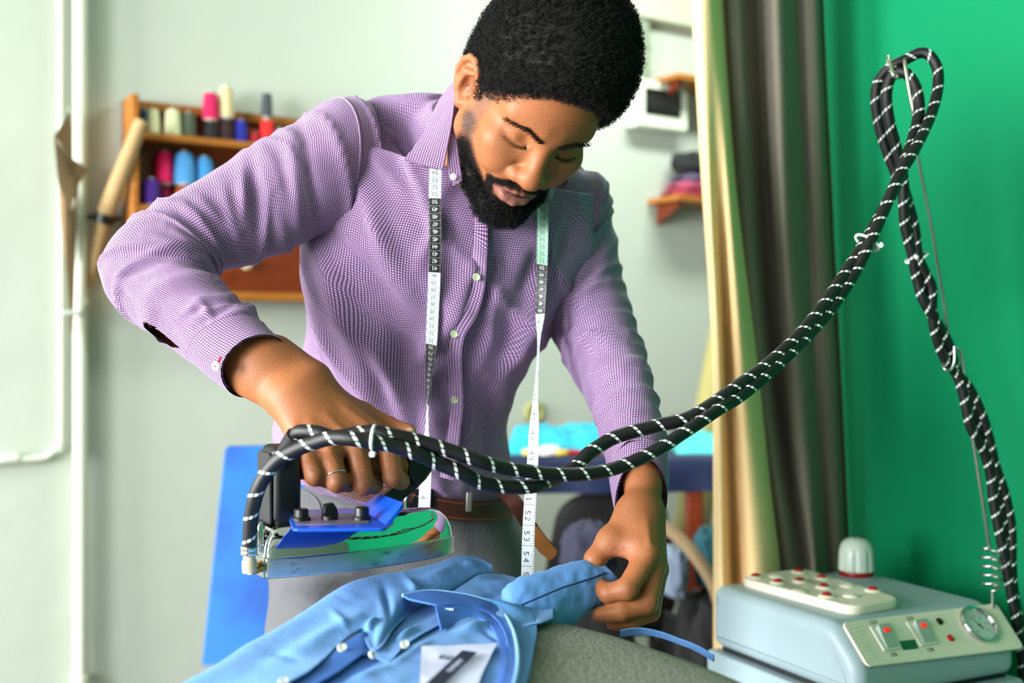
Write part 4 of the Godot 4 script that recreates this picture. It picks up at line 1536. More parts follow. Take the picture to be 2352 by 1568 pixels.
	for i in 5 * 20 + 1:
		var t := i / 100.0
		var f := TAU * 5.0 * t + 2.0
		var r := 0.0145 * minf(1.0, minf(t, 1.0 - t) * 9.0 + 0.25)
		sp.push_back(s_top.lerp(s_bot, t) + Vector3(cos(f) * r, 0.0, sin(f) * r))
	m.tube(sp, 0.0022, 10)
	put("spring", m.mesh(), steel, o)
	m = mb()
	m.tube(PackedVector3Array([P(2279, 1352, 1.744), P(2280, 1375, 1.745), Vector3(P(2280, 1375, 1.745).x, 0.79, -1.745)]), 0.0024, 10)
	put("spring_foot", m.mesh(), steel, o)
	m = mb()
	m.tube(curve([P(2196, 803, 1.69), P(2203, 802, 1.69), P(2209, 815, 1.69), P(2213, 845, 1.692), P(2226, 950, 1.70), P(2243, 1060, 1.715), P(2260, 1170, 1.73), P(2272, 1256, 1.742)], 8), 0.0027, 12)
	put("lower_rod", m.mesh(), steel, o)
	m = mb()
	m.tube(curve([P(2186, 825, 1.69), P(2178, 760, 1.68), P(2160, 640, 1.67), P(2140, 520, 1.65), P(2108, 355, 1.63)], 8), 0.0024, 12)
	put("upper_rod", m.mesh(), steel, o)
	m = mb()
	m.tube(PackedVector3Array([P(2179, 764, 1.682), P(2185, 800, 1.686), P(2189, 832, 1.69)]), 0.0042, 12)
	m.tube(curve([P(2192, 795, 1.672), P(2192, 830, 1.672), P(2182, 850, 1.672), P(2168, 845, 1.674), P(2166, 826, 1.69)], 6), 0.0022, 10)
	put("clamp_loop", m.mesh(), steel, o)
	m = mb()
	var flat_bar := curve([P(2070, 136, 1.585), P(2076, 132, 1.58), P(2079, 150, 1.565), P(2090, 215, 1.56), P(2104, 290, 1.57), P(2108, 355, 1.63)], 8)
	m.tube(flat_bar, 0.0030, 10)
	put("hook_bar", m.mesh(), mat("steel_bright", Color(0.85, 0.84, 0.76), 0.25, 1.0), o)
	m = mb()
	m.tube(curve([P(2040, 150, 1.60), P(2042, 130, 1.60), P(2047, 150, 1.575), P(2052, 172, 1.565), P(2064, 178, 1.57), P(2074, 168, 1.58), P(2074, 140, 1.58)], 7), 0.0030, 10)
	put("hook", m.mesh(), mat("steel_bright", Color.WHITE), o)
	# ---- hoses
	o = thing("steam_hose", "black braided steam hose with white flecks, joined to the back of the iron", "hose")
	var A := [[573, 1262, 1.190], [577, 1190, 1.180], [590, 1130, 1.170], [610, 1090, 1.165], [640, 1055, 1.160], [682, 1031, 1.155], [728, 1014, 1.150], [766, 1005, 1.145], [815, 1008, 1.140], [860, 1016, 1.145], [903, 1022, 1.150], [956, 1040, 1.155], [1010, 1064, 1.165], [1061, 1085, 1.170], [1100, 1105, 1.180], [1150, 1116, 1.190], [1216, 1117, 1.200], [1245, 1109, 1.210], [1280, 1095, 1.225], [1322, 1072, 1.240], [1351, 1042, 1.250], [1380, 1022, 1.260], [1408, 1006, 1.265], [1454, 991, 1.270], [1514, 976, 1.275], [1575, 962, 1.280], [1625, 935, 1.290], [1685, 893, 1.310], [1765, 835, 1.340], [1840, 765, 1.370], [1900, 690, 1.400], [1950, 615, 1.430], [1988, 556, 1.450], [2028, 484, 1.475], [2058, 424, 1.495], [2078, 372, 1.510], [2098, 315, 1.535], [2111, 256, 1.550], [2104, 203, 1.560], [2080, 168, 1.570], [2050, 172, 1.580], [2036, 216, 1.585], [2043, 280, 1.590], [2060, 344, 1.600], [2074, 408, 1.610], [2076, 473, 1.620], [2081, 526, 1.630], [2096, 585, 1.640], [2107, 640, 1.650], [2122, 690, 1.655], [2142, 722, 1.660], [2160, 755, 1.670], [2180, 795, 1.680], [2196, 850, 1.694], [2213, 904, 1.699], [2230, 980, 1.706], [2257, 1029, 1.715], [2275, 1085, 1.722], [2284, 1158, 1.730], [2297, 1225, 1.735], [2311, 1297, 1.740], [2325, 1370, 1.744], [2338, 1440, 1.748], [2350, 1540, 1.758], [2345, 1640, 1.766]]
	hose("hose", A, 0.0078, o)
	var B := [[655, 1046, 1.185], [662, 1028, 1.180], [678, 1000, 1.170], [690, 991, 1.165], [728, 993, 1.160], [766, 1003, 1.158], [815, 996, 1.155], [858, 991, 1.155], [903, 1000, 1.155], [956, 1011, 1.160], [1026, 1032, 1.165], [1100, 1057, 1.170], [1150, 1072, 1.180], [1207, 1081, 1.190], [1265, 1088, 1.200], [1322, 1089, 1.210], [1374, 1084, 1.220], [1417, 1074, 1.230], [1474, 1051, 1.240], [1523, 1025, 1.250], [1566, 996, 1.260], [1598, 975, 1.268], [1650, 940, 1.285], [1706, 905, 1.310], [1780, 842, 1.340], [1850, 776, 1.370], [1912, 704, 1.400], [1962, 628, 1.425], [1998, 556, 1.440], [2030, 484, 1.460], [2064, 407, 1.475], [2100, 344, 1.500], [2132, 280, 1.530], [2152, 216, 1.550], [2154, 162, 1.560], [2136, 128, 1.565], [2112, 122, 1.570], [2084, 135, 1.575], [2053, 150, 1.580], [2030, 169, 1.590], [2014, 198, 1.600], [2012, 241, 1.605], [2021, 294, 1.610], [2036, 344, 1.615], [2054, 391, 1.620], [2072, 437, 1.625], [2087, 470, 1.630], [2101, 526, 1.635], [2108, 585, 1.640], [2123, 622, 1.645], [2140, 660, 1.650], [2141, 716, 1.660], [2150, 770, 1.670], [2168, 819, 1.680], [2186, 845, 1.690], [2222, 884, 1.699], [2254, 948, 1.708], [2273, 1011, 1.715], [2285, 1064, 1.722], [2306, 1127, 1.730], [2322, 1203, 1.737], [2324, 1297, 1.742], [2330, 1370, 1.746], [2345, 1440, 1.753], [2362, 1540, 1.762], [2360, 1640, 1.771]]
	var c := thing("power_cable", "black braided power cable with white flecks, leaving the iron's handle through a ribbed sleeve", "cable")
	hose("cable", B, 0.0074, c)
	# a third strand in the hanging bundle
	hose("return_cable", [[2066, 392, 1.630], [2078, 437, 1.640], [2090, 480, 1.645], [2094, 540, 1.650], [2101, 590, 1.655], [2118, 640, 1.660], [2134, 690, 1.665], [2150, 740, 1.675], [2170, 800, 1.690], [2188, 845, 1.694], [2215, 890, 1.701], [2240, 960, 1.710], [2268, 1020, 1.719], [2282, 1090, 1.726], [2298, 1158, 1.733], [2310, 1225, 1.740], [2318, 1297, 1.744], [2328, 1370, 1.751], [2344, 1440, 1.758], [2356, 1540, 1.766], [2352, 1640, 1.775]], 0.0074, c)
	# ribbed sleeve where the cable leaves the handle
	var rs := curve([P(650, 1062, 1.19), P(655, 1046, 1.185), P(664, 1024, 1.178), P(679, 999, 1.169)], 10)
	var rr := PackedFloat32Array()
	for i in rs.size(): rr.push_back(0.0098 - 0.0009 * float(i) / rs.size() + (0.0008 if i % 2 == 0 else -0.0003))
	m = mb()
	m.tube(rs, rr, 16)
	put("cable_sleeve", m.mesh(), mat("rubber", Color.WHITE), c)
	zip_tie(P(858, 1004, 1.15), P(900, 1010, 1.15) - P(815, 1002, 1.15), 0.0115, 0.0185, Vector3(0.0003, -0.016, 0.011), c)
	zip_tie(P(1992, 557, 1.447), P(2010, 520, 1.46) - P(1975, 590, 1.435), 0.0165, 0.0095, Vector3(0.0145, -0.004, 0.010), c)
	zip_tie(P(2106, 592, 1.648), P(2118, 620, 1.65) - P(2098, 560, 1.64), 0.0165, 0.012, Vector3(-0.006, 0.0, 0.014), c)
# ---------------------------------------------------------------- the steam iron
func build_iron() -> void:
	var ax := Vector3(0.875, 0, -0.484).normalized()
	var turn := atan2(-ax.z, ax.x)
	var base := P(606, 1331, 1.2) - Vector3(ax.z, 0, ax.x) * -1.0 * 0.0
	var zdir := Basis(Vector3.UP, turn) * Vector3(0, 0, 1)
	base -= zdir * 0.040
	var o := thing("steam_iron", "chrome steam iron with black handle and blue top plate in the man's right hand", "iron", base, turn)
	var inv := o.transform.affine_inverse()
	# pixel to the iron's own frame, on the plane y = h or z = h
	var at_y := func(px: float, py: float, h: float) -> Vector3:
		var org := inv * Vector3(0, EYE, 0)
		var dr := inv.basis * (P(px, py, 1.0) - Vector3(0, EYE, 0))
		return org + dr * ((h - org.y) / dr.y)
	var at_z := func(px: float, py: float, h: float) -> Vector3:
		var org := inv * Vector3(0, EYE, 0)
		var dr := inv.basis * (P(px, py, 1.0) - Vector3(0, EYE, 0))
		return org + dr * ((h - org.z) / dr.z)
	var half := [Vector2(0.002, 0.036), Vector2(0.007, 0.041), Vector2(0.034, 0.0445), Vector2(0.073, 0.0460), Vector2(0.112, 0.0435), Vector2(0.152, 0.0370), Vector2(0.190, 0.0270), Vector2(0.220, 0.0160), Vector2(0.236, 0.0075)]
	var ring := []
	for p in half: ring.append(p)
	ring.append(Vector2(0.2425, 0.0))
	for i in range(half.size() - 1, -1, -1): ring.append(Vector2(half[i].x, -half[i].y))
	ring.append(Vector2(0.0, -0.03))
	ring.append(Vector2(0.0, 0.03))
	var out := curve2(ring, 6)
	var level := func(y: float, inset: float) -> PackedVector3Array:
		var r := PackedVector3Array()
		for k in out.size() + 1:
			var p := out[k % out.size()]
			r.push_back(Vector3(0.104 + (p.x - 0.104) * (1.0 - inset / 0.125), y, p.y * (1.0 - inset / 0.047)))
		return r
	var stack := func(called: String, rows: Array, material: Material, capped: bool) -> void:
		var m := mb()
		var pts := PackedVector3Array()
		for w in rows: pts.append_array(level.call(w[0], w[1]))
		m.grid(pts, out.size() + 1, PackedVector2Array(), PackedColorArray(), true)
		if capped:
			m.grp += 1
			var f: PackedVector3Array = level.call(rows[0][0], rows[0][1])
			f.resize(out.size())
			m.fan(f, true)
			var top: PackedVector3Array = level.call(rows[-1][0], rows[-1][1])
			top.resize(out.size())
			m.fan(top, false)
		put(called, m.mesh(), material, o)
	var chrome := mat("chrome_body", Color(0.86, 0.87, 0.86), 0.05, 1.0)
	var brushed := mat("brushed_steel", Color(0.72, 0.73, 0.72), 0.26, 1.0)
	brushed.albedo_texture = noise_tex(256, 0.02, 4, [[0.0, 0.18, 0.30, 1.0], [Color(0.62, 0.6, 0.58), Color(0.9, 0.9, 0.9), Color(1, 1, 1), Color(1, 1, 1)]], false, 1.0, 41)
	brushed.uv1_triplanar = true
	brushed.uv1_scale = Vector3(6, 14, 6)
	stack.call("sole_plate", [[0.0, 0.002], [0.0008, 0.0004], [0.002, 0.0], [0.020, 0.0], [0.0212, 0.0008], [0.0214, 0.0022]], brushed, true)
	stack.call("chrome_body", [[0.0205, 0.0024], [0.024, 0.0024], [0.031, 0.0036], [0.038, 0.0062], [0.045, 0.0105], [0.051, 0.0165], [0.0545, 0.0225], [0.0565, 0.030], [0.0572, 0.038]], chrome, true)
	var black := mat("iron_black", Color(0.018, 0.018, 0.018), 0.45)
	# rear post
	var m := mb()
	var pc := 0.031
	m.slab(rounded_rect(0.034, 0.050, 0.010), 0.052, 0.138, Transform3D(Basis(Vector3(1, 0, 0), Vector3(0, 0, -1), Vector3(0, 1, 0)), Vector3(pc, 0, 0.0)), 0.009, Vector2.ZERO, 4)
	put("handle_post", m.mesh(), black, o)
	m = mb()
	m.slab(rounded_rect(0.044, 0.078, 0.006), -0.002, 0.002, Transform3D(Basis(Vector3(0, 0, -1), Vector3(0, 1, 0), Vector3(1, 0, 0)), Vector3(pc - 0.018, 0.092, 0)), 0.001)
	put("post_plate", m.mesh(), mat("post_grey", Color(0.12, 0.12, 0.12), 0.75), o)
	# handle bar, front bracket and its strap
	m = mb()
	m.tube(PackedVector3Array([Vector3(pc + 0.010, 0.114, 0), Vector3(pc + 0.034, 0.113, 0), Vector3(pc + 0.040, 0.113, 0)]), PackedFloat32Array([0.0155, 0.0155, 0.0145]), 20)
	put("handle_collar", m.mesh(), black, o)
	m = mb()
	m.tube(curve([Vector3(pc + 0.03, 0.113, 0), Vector3(0.08, 0.113, 0), Vector3(0.135, 0.110, 0), Vector3(0.178, 0.106, 0)], 6), PackedFloat32Array([0.0125, 0.0125, 0.0125, 0.0127, 0.013, 0.0132, 0.0133, 0.0134, 0.0134, 0.0134, 0.0134, 0.0133, 0.0132, 0.0131, 0.013, 0.013, 0.0128, 0.0126, 0.0125]), 20)
	put("handle_grip", m.mesh(), wood("cork", Color(0.66, 0.42, 0.14), Color(0.48, 0.28, 0.08), 0.7), o)
	m = mb()
	var br := []
	for p in [[934, 1032], [990, 1044], [990, 1066], [957, 1110], [930, 1096], [928, 1060]]:
		var q: Vector3 = at_z.call(p[0], p[1], 0.0)
		br.append(Vector2(q.x, q.y))
	m.slab(curve2(br, 3), -0.014, 0.014, Transform3D.IDENTITY, 0.004, Vector2.ZERO, 3)
	put("front_bracket", m.mesh(), black, o)
	m = mb()
	var sp := curve([at_z.call(968, 1085, 0.0), at_z.call(940, 1112, 0.004), at_z.call(902, 1143, 0.008), at_z.call(868, 1174, 0.012)], 6)
	var pts := PackedVector3Array()
	for p in sp:
		pts.push_back(p + Vector3(-0.0065, 0.0075, 0.002))
		pts.push_back(p)
		pts.push_back(p + Vector3(0.0065, -0.0075, -0.002))
	m.sheet(pts, 3, 0.0025)
	put("strap", m.mesh(), mat("strap_black", Color(0.03, 0.03, 0.028), 0.6), o)
	# blue plate with a raised wing
	var blue := mat("plate_blue", Color(0.02, 0.29, 0.78), 0.35)
	m = mb()
	var poly := []
	for p in [[672, 1214], [885, 1212], [906, 1196], [828, 1167], [690, 1170], [664, 1190]]:
		var q: Vector3 = at_y.call(p[0], p[1], 0.064)
		poly.append(Vector2(q.x, -q.z))
	var lay := Transform3D(Basis(Vector3(1, 0, 0), Vector3(0, 0, -1), Vector3(0, 1, 0)), Vector3.ZERO)
	var rp := PackedVector2Array()
	for i in poly.size():
		var a: Vector2 = poly[i]
		var b: Vector2 = poly[(i + 1) % poly.size()]
		rp.push_back(a.lerp(b, 0.06))
		rp.push_back(a.lerp(b, 0.94))
	m.slab(rp, 0.0605, 0.0640, lay, 0.0012, Vector2.ZERO, 2)
	var plate := put("top_plate", m.mesh(), blue, o)
	m = mb()
	m.slab(rounded_rect(0.05, 0.03, 0.006), 0.052, 0.0606, lay.translated(Vector3(0.09, 0, 0.0)), 0.001)
	put("plate_base", m.mesh(), black, o)
	m = mb()
	var gp := PackedVector2Array()
	for p in [[682, 1205], [850, 1203], [838, 1178], [690, 1180]]:
		var q: Vector3 = at_y.call(p[0], p[1], 0.064)
		gp.push_back(Vector2(q.x, -q.z))
	m.slab(gp, 0.0638, 0.0646, lay, 0.0004)
	put("grey_inlay", m.mesh(), mat("inlay_grey", Color(0.36, 0.33, 0.38), 0.45), plate)
	m = mb()
	var w0: Vector3 = at_y.call(888, 1208, 0.0625)
	var w1: Vector3 = at_y.call(826, 1168, 0.0625)
	var w2: Vector3 = w1 + Vector3(0.0, 0.0, 0.0)
	var wa: Vector3 = at_z.call(930, 1157, w0.z - 0.004)
	var wb: Vector3 = at_z.call(872, 1136, w1.z - 0.004)
	pts = PackedVector3Array()
	for i in 7:
		var t := i / 6.0
		var e := t * t * (3 - 2 * t) * 0.4 + t * 0.6
		for k in 7:
			var s := k / 6.0
			var inset := 0.0 if t < 0.8 else (t - 0.8) * 0.25
			var ss := lerpf(inset, 1.0 - inset, s)
			pts.push_back((w0.lerp(wa, e)).lerp(w1.lerp(wb, e), ss))
	m.sheet(pts, 7, 0.0034)
	put("raised_wing", m.mesh(), blue, plate)
	for k in [[692, 1194, 0.0085, 0.011, 0], [757, 1192, 0.0075, 0.0155, 1], [831, 1192, 0.0085, 0.012, 0]]:
		var q: Vector3 = at_y.call(k[0], k[1], 0.0646)
		m = mb()
		var tf := Transform3D(Basis.IDENTITY, Vector3(q.x, 0.0644, q.z))
		if k[4] == 0:
			m.lathe([Vector2(0.0098, 0), Vector2(0.0098, 0.003), Vector2(0.0078, 0.004), Vector2(0.0075, k[3]), Vector2(0.0062, k[3] + 0.0012), Vector2(0.0001, k[3] + 0.0012)], 24, tf)
		else:
			m.lathe([Vector2(0.0088, 0), Vector2(0.0088, 0.004), Vector2(0.0075, 0.005), Vector2(0.0001, 0.005)], 24, tf)
			m.slab(PackedVector2Array([Vector2(-0.008, 0.003), Vector2(0.009, 0.003), Vector2(0.007, 0.012), Vector2(0.003, 0.0175), Vector2(-0.006, 0.0165)]), -0.0042, 0.0042, tf, 0.0012, Vector2.ZERO, 2)
		put("control_knob", m.mesh(), black, plate)
	# rear fittings: clamp, white sleeve, brass elbow
	var hb: Vector3 = inv * P(573, 1266, 1.19)
	m = mb()
	m.lathe([Vector2(0.0082, -0.004), Vector2(0.0092, -0.003), Vector2(0.0092, 0.0), Vector2(0.0084, 0.001), Vector2(0.0092, 0.002), Vector2(0.0092, 0.005), Vector2(0.0082, 0.006)], 24, Transform3D(Basis.IDENTITY, hb))
	put("hose_clamp", m.mesh(), mat("chrome", Color.WHITE), o)
	m = mb()
	m.lathe([Vector2(0.0001, -0.022), Vector2(0.0072, -0.022), Vector2(0.0078, -0.018), Vector2(0.0078, -0.010), Vector2(0.0066, -0.008), Vector2(0.0066, 0.002), Vector2(0.0001, 0.002)], 20, Transform3D(Basis.IDENTITY, hb))
	put("hose_barb", m.mesh(), mat("barb_cream", Color(0.72, 0.66, 0.52), 0.4), o)
	m = mb()
	var e0 := hb + Vector3(0.0, -0.018, 0.0)
	m.tube(curve([e0, Vector3(hb.x * 0.5, hb.y - 0.020, hb.z * 0.8), Vector3(0.004, hb.y - 0.018, hb.z * 0.7)], 6), 0.0060, 16)
	put("brass_elbow", m.mesh(), mat("brass", Color(0.72, 0.52, 0.26), 0.3, 1.0), o)
	m = mb()
	m.box(Vector3(0.0015, 0.040, 0.0), Vector3(0.010, 0.034, 0.050), 0.003)
	put("rear_plate", m.mesh(), chrome, o)
	for z in [-0.014, 0.014]:
		m = mb()
		m.lathe([Vector2(0.0048, 0.0), Vector2(0.0046, 0.0022), Vector2(0.003, 0.0030), Vector2(0.0001, 0.0030)], 12, Transform3D(Basis(Vector3(0, 0, 1), PI / 2), Vector3(-0.003, 0.046, z)))
		put("screw", m.mesh(), brushed, o)
# ---------------------------------------------------------------- ironing board and the blue shirt on it
# a smooth sheet through rows of control points [pixel x, pixel y, distance]
func patch(rows: Array, nu: int, nv: int, thick: float, crease := 0.0, sd := 1, uv_scale := 1.0, above := -1.0, folds := []) -> ArrayMesh:
	var lines := []
	for r in rows:
		var l := []
		for p in r:
			var q: Vector3 = P(p[0], p[1], p[2]) if p is Array else p
			l.append(lifted(q, above) if above >= 0.0 else q)
		lines.append(curve(l, nu))
	var cols: int = lines[0].size()
	var down := []
	for k in cols:
		var l := []
		for r in lines: l.append(r[k])
		down.append(curve(l, nv))
	var n := FastNoiseLite.new()
	n.seed = sd
	n.frequency = 9.0
	n.fractal_octaves = 3
	var pts := PackedVector3Array()
	var uvs := PackedVector2Array()
	for r in down[0].size():
		for k in cols:
			var p: Vector3 = down[k][r]
			var w := n.get_noise_3dv(p * Vector3(1.0, 1.0, 1.0))
			p += Vector3(0, 1, 0.35) * (w + 0.5 * absf(n.get_noise_3dv(p * 2.1 + Vector3(3, 1, 2)))) * crease
			if folds.size():
				var q := to_px(p)
				for s in folds:
					var s0 := Vector2(s[0], s[1])
					var e := Vector2(s[2], s[3]) - s0
					var t2 := clampf((q - s0).dot(e) / e.length_squared(), 0.0, 1.0)
					var ds: float = (q - s0 - e * t2).length() / s[4]
					if ds < 2.5: p += Vector3(0, 1, 0.35) * (s[5] * exp(-ds * ds) * sin(PI * clampf(t2, 0.06, 0.94)))
			pts.push_back(p)
			uvs.push_back(Vector2(float(k) / (cols - 1), float(r) / (down[0].size() - 1)) * uv_scale)
	var m := mb()
	m.sheet(pts, cols, thick, uvs)
	return m.mesh()

var board_outline := PackedVector2Array()
var board_rows := []

# height of the board's padded top under a point, or 0 beyond its rim
func board_top(x: float, z: float) -> float:
	var q := Vector2(x, z) - Vector2(0.0, -0.85)
	var n := board_outline.size()
	for i in n:
		var a := board_outline[i] - Vector2(0.0, -0.85)
		var b := board_outline[(i + 1) % n] - Vector2(0.0, -0.85)
		var den := q.cross(b - a)
		if absf(den) < 1e-9: continue
		var t := a.cross(b - a) / den
		var u := a.cross(q) / den
		if t > 0 and u >= 0 and u <= 1:
			var inset := (1.0 - 1.0 / t) * 0.27
			if inset < 0: return 0.0
			for k in range(4, board_rows.size()):
				if inset < board_rows[k][1]:
					return lerpf(board_rows[k - 1][0], board_rows[k][0], inverse_lerp(board_rows[k - 1][1], board_rows[k][1], inset))
			return 0.912
	return 0.912

# moved towards the eye until it clears the board
func lifted(p: Vector3, above: float) -> Vector3:
	var eye := Vector3(0, EYE, 0)
	var t := 1.0
	for i in 60:
		var q := eye + (p - eye) * t
		if q.y >= board_top(q.x, q.z) + above: return q
		t -= 0.005
	return eye + (p - eye) * t

func build_board() -> void:
	# ---- the board: a padded nose on a steel column
	var o := thing("ironing_board", "grey felt-covered ironing board with a rounded nose under the blue shirt", "ironing board")
	var outline := []
	for p in [[0.29, 0.55], [0.272, 0.80], [0.250, 0.93], [0.228, 1.00], [0.190, 1.075], [0.145, 1.145], [0.105, 1.20], [0.060, 1.243], [0.0, 1.262], [-0.075, 1.25], [-0.15, 1.20], [-0.21, 1.12], [-0.25, 1.0], [-0.275, 0.85], [-0.29, 0.55]]:
		outline.append(Vector2(p[0], -p[1]))
	var felt := mat("grey_felt", Color(0.52, 0.525, 0.48), 0.95)
	felt.albedo_texture = noise_tex(512, 0.09, 4, [[0.0, 0.42, 0.58, 1.0], [Color(0.62, 0.63, 0.6), Color(0.85, 0.86, 0.83), Color(1.0, 1.0, 0.98), Color(1.25, 1.25, 1.2)]], false, 1.0, 51)
	felt.uv1_triplanar = true
	felt.uv1_scale = Vector3.ONE * 3.2
	felt.normal_enabled = true
	felt.normal_texture = noise_tex(512, 0.22, 3, null, true, 6.0, 52)
	felt.normal_scale = 0.8
	var out := curve2(outline, 8)
	board_outline = curve2(outline, 2)
	var ctr := Vector2(0.0, -0.85)
	var level := func(y: float, inset: float) -> PackedVector3Array:
		var r := PackedVector3Array()
		for k in out.size() + 1:
			var p := out[k % out.size()]
			var q := ctr + (p - ctr) * (1.0 - inset / 0.27)
			r.push_back(Vector3(q.x, y, q.y))
		return r
	var m := mb()
	var pts := PackedVector3Array()
	var rows := [[0.835, 0.03], [0.838, 0.008], [0.846, 0.001], [0.858, 0.0], [0.872, 0.0015], [0.884, 0.006], [0.893, 0.013], [0.900, 0.024], [0.905, 0.042], [0.909, 0.075], [0.911, 0.13], [0.912, 0.2]]
	board_rows = rows
	for w in rows: pts.append_array(level.call(w[0], w[1]))
	m.grid(pts, out.size() + 1, PackedVector2Array(), PackedColorArray(), true)
	for w in [[rows[0], true], [rows[-1], false]]:
		m.grp += 1
		var f: PackedVector3Array = level.call(w[0][0], w[0][1])
		f.resize(out.size())
		m.fan(f, not w[1])
	put("padded_top", m.mesh(), felt, o)
	var steel := mat("board_steel", Color(0.45, 0.46, 0.46), 0.4, 0.8)
	m = mb()
	m.slab(rounded_rect(0.34, 0.42, 0.06), -0.022, 0.0, Transform3D(Basis(Vector3.RIGHT, -PI / 2), Vector3(0.0, 0.836, -0.86)), 0.004, Vector2.ZERO, 2)
	put("base_plate", m.mesh(), steel, o)
	m = mb()
	m.lathe([Vector2(0.0001, 0.0), Vector2(0.20, 0.0), Vector2(0.20, 0.02), Vector2(0.06, 0.04), Vector2(0.045, 0.06), Vector2(0.04, 0.76), Vector2(0.07, 0.816), Vector2(0.0001, 0.816)], 32, Transform3D(Basis.IDENTITY, Vector3(0, 0, -0.82)))
	put("column", m.mesh(), steel, o)
	# ---- the shirt being pressed
	o = thing("blue_shirt", "light blue chambray shirt spread over the ironing board, collar and label open", "shirt")
	var blue := mat("chambray", Color(0.36, 0.555, 0.79), 0.85)
	blue.cull_mode = BaseMaterial3D.CULL_DISABLED
	blue.rim_enabled = true
	blue.rim = 0.3
	blue.albedo_texture = noise_tex(512, 0.16, 4, [[0.0, 0.4, 0.6, 1.0], [Color(0.82, 0.87, 0.92), Color(0.94, 0.96, 0.98), Color(1, 1, 1), Color(1.1, 1.06, 1.03)]], false, 1.0, 61)
	blue.normal_enabled = true
	blue.normal_texture = noise_tex(512, 0.06, 4, null, true, 4.0, 62)
	blue.normal_scale = 0.14
	blue.uv1_triplanar = true
	blue.uv1_scale = Vector3.ONE * 5.0
	var sil := [[400, 1585, 0.97], [492, 1533, 1.02], [565, 1484, 1.075], [630, 1449, 1.115], [691, 1411, 1.16], [744, 1374, 1.20], [802, 1341, 1.24], [859, 1326, 1.265], [930, 1313, 1.285], [997, 1297, 1.31], [1051, 1283, 1.33], [1092, 1287, 1.337], [1128, 1304, 1.335]]
	var mid := [[500, 1592, 0.94], [580, 1548, 0.98], [645, 1503, 1.03], [700, 1462, 1.08], [748, 1428, 1.12], [800, 1396, 1.155], [852, 1376, 1.185], [905, 1362, 1.205], [960, 1345, 1.24], [1016, 1322, 1.275], [1070, 1302, 1.31], [1103, 1300, 1.327], [1130, 1310, 1.332]]
	var ed := [[600, 1600, 0.92], [665, 1566, 0.945], [724, 1529, 0.985], [768, 1486, 1.04], [806, 1457, 1.078], [836, 1443, 1.097], [858, 1458, 1.092], [872, 1470, 1.10], [926, 1408, 1.175], [985, 1380, 1.225], [1045, 1350, 1.27], [1090, 1322, 1.305], [1130, 1315, 1.33]]
	var behind := []
	var tuck := []
	for p in sil: behind.append(lifted(P(p[0], p[1], p[2]), 0.012) + Vector3(-0.012, -0.055, -0.022))
	for i in ed.size():
		var p: Array = ed[i]
		tuck.append(lifted(P(p[0], p[1], p[2]), 0.012) + (Vector3(-0.012, -0.005, -0.012) if i < 7 else Vector3(-0.004, -0.012, -0.012)))
	put("front_panel", patch([behind, sil, mid, ed, tuck], 14, 14, 0.0016, 0.0016, 3, 1.0, 0.012, [[680, 1490, 850, 1405, 13, 0.0035], [590, 1545, 780, 1455, 16, 0.003], [930, 1325, 985, 1395, 9, 0.005], [880, 1340, 900, 1430, 9, -0.004], [870, 1425, 838, 1446, 7, 0.007], [960, 1335, 1060, 1300, 9, 0.003], [760, 1400, 800, 1450, 8, 0.003], [1060, 1295, 1105, 1300, 7, 0.004], [620, 1500, 690, 1520, 8, -0.002]]), blue, o)
	# button band: the edge that shows its inner side
	put("button_band", patch([
		[[612, 1604, 0.918], [672, 1572, 0.940], [730, 1536, 0.978], [772, 1495, 1.03], [808, 1466, 1.066], [836, 1452, 1.084], [850, 1466, 1.082]],
		[[650, 1612, 0.905], [715, 1580, 0.928], [770, 1548, 0.962], [812, 1518, 1.0], [836, 1500, 1.028], [838, 1490, 1.045], [842, 1484, 1.06]]], 8, 8, 0.0022, 0.001, 5, 1.0, 0.006), mat("chambray_inside", Color(0.22, 0.41, 0.72), 0.85), o)
	put("inner_front", patch([
		[[640, 1616, 0.93], [720, 1572, 0.955], [800, 1530, 1.0], [850, 1500, 1.05], [905, 1478, 1.09]],
		[[700, 1640, 0.92], [790, 1590, 0.945], [850, 1552, 0.985], [890, 1522, 1.04], [935, 1495, 1.08]]], 8, 6, 0.0016, 0.002, 8, 1.0, 0.003), mat("chambray_inside", Color.WHITE), o)
	put("right_panel", patch([
		[[836, 1506, 1.075], [896, 1445, 1.14], [960, 1402, 1.19], [1045, 1356, 1.255], [1105, 1322, 1.305], [1148, 1319, 1.33], [1190, 1327, 1.325], [1230, 1332, 1.315], [1265, 1345, 1.29]],
		[[822, 1496, 1.062], [905, 1462, 1.128], [985, 1400, 1.20], [1070, 1362, 1.25], [1132, 1340, 1.29], [1178, 1342, 1.30], [1215, 1350, 1.29], [1250, 1358, 1.28], [1270, 1365, 1.27]],
		[[878, 1515, 1.068], [938, 1446, 1.135], [1020, 1412, 1.18], [1100, 1384, 1.225], [1160, 1372, 1.25], [1195, 1376, 1.252], [1225, 1390, 1.24], [1250, 1395, 1.235], [1270, 1395, 1.235]],
		[[892, 1522, 1.06], [952, 1470, 1.11], [1030, 1430, 1.15], [1100, 1420, 1.17], [1160, 1430, 1.17], [1195, 1440, 1.17], [1220, 1436, 1.18], [1245, 1430, 1.19], [1270, 1420, 1.2]]], 12, 12, 0.0016, 0.0028, 7, 1.0, 0.007, [[985, 1425, 1110, 1372, 8, 0.005], [1060, 1396, 1180, 1352, 7, -0.003], [905, 1480, 960, 1440, 7, 0.006], [930, 1500, 1000, 1450, 7, 0.004], [1100, 1340, 1200, 1345, 6, 0.003]]), blue, o)
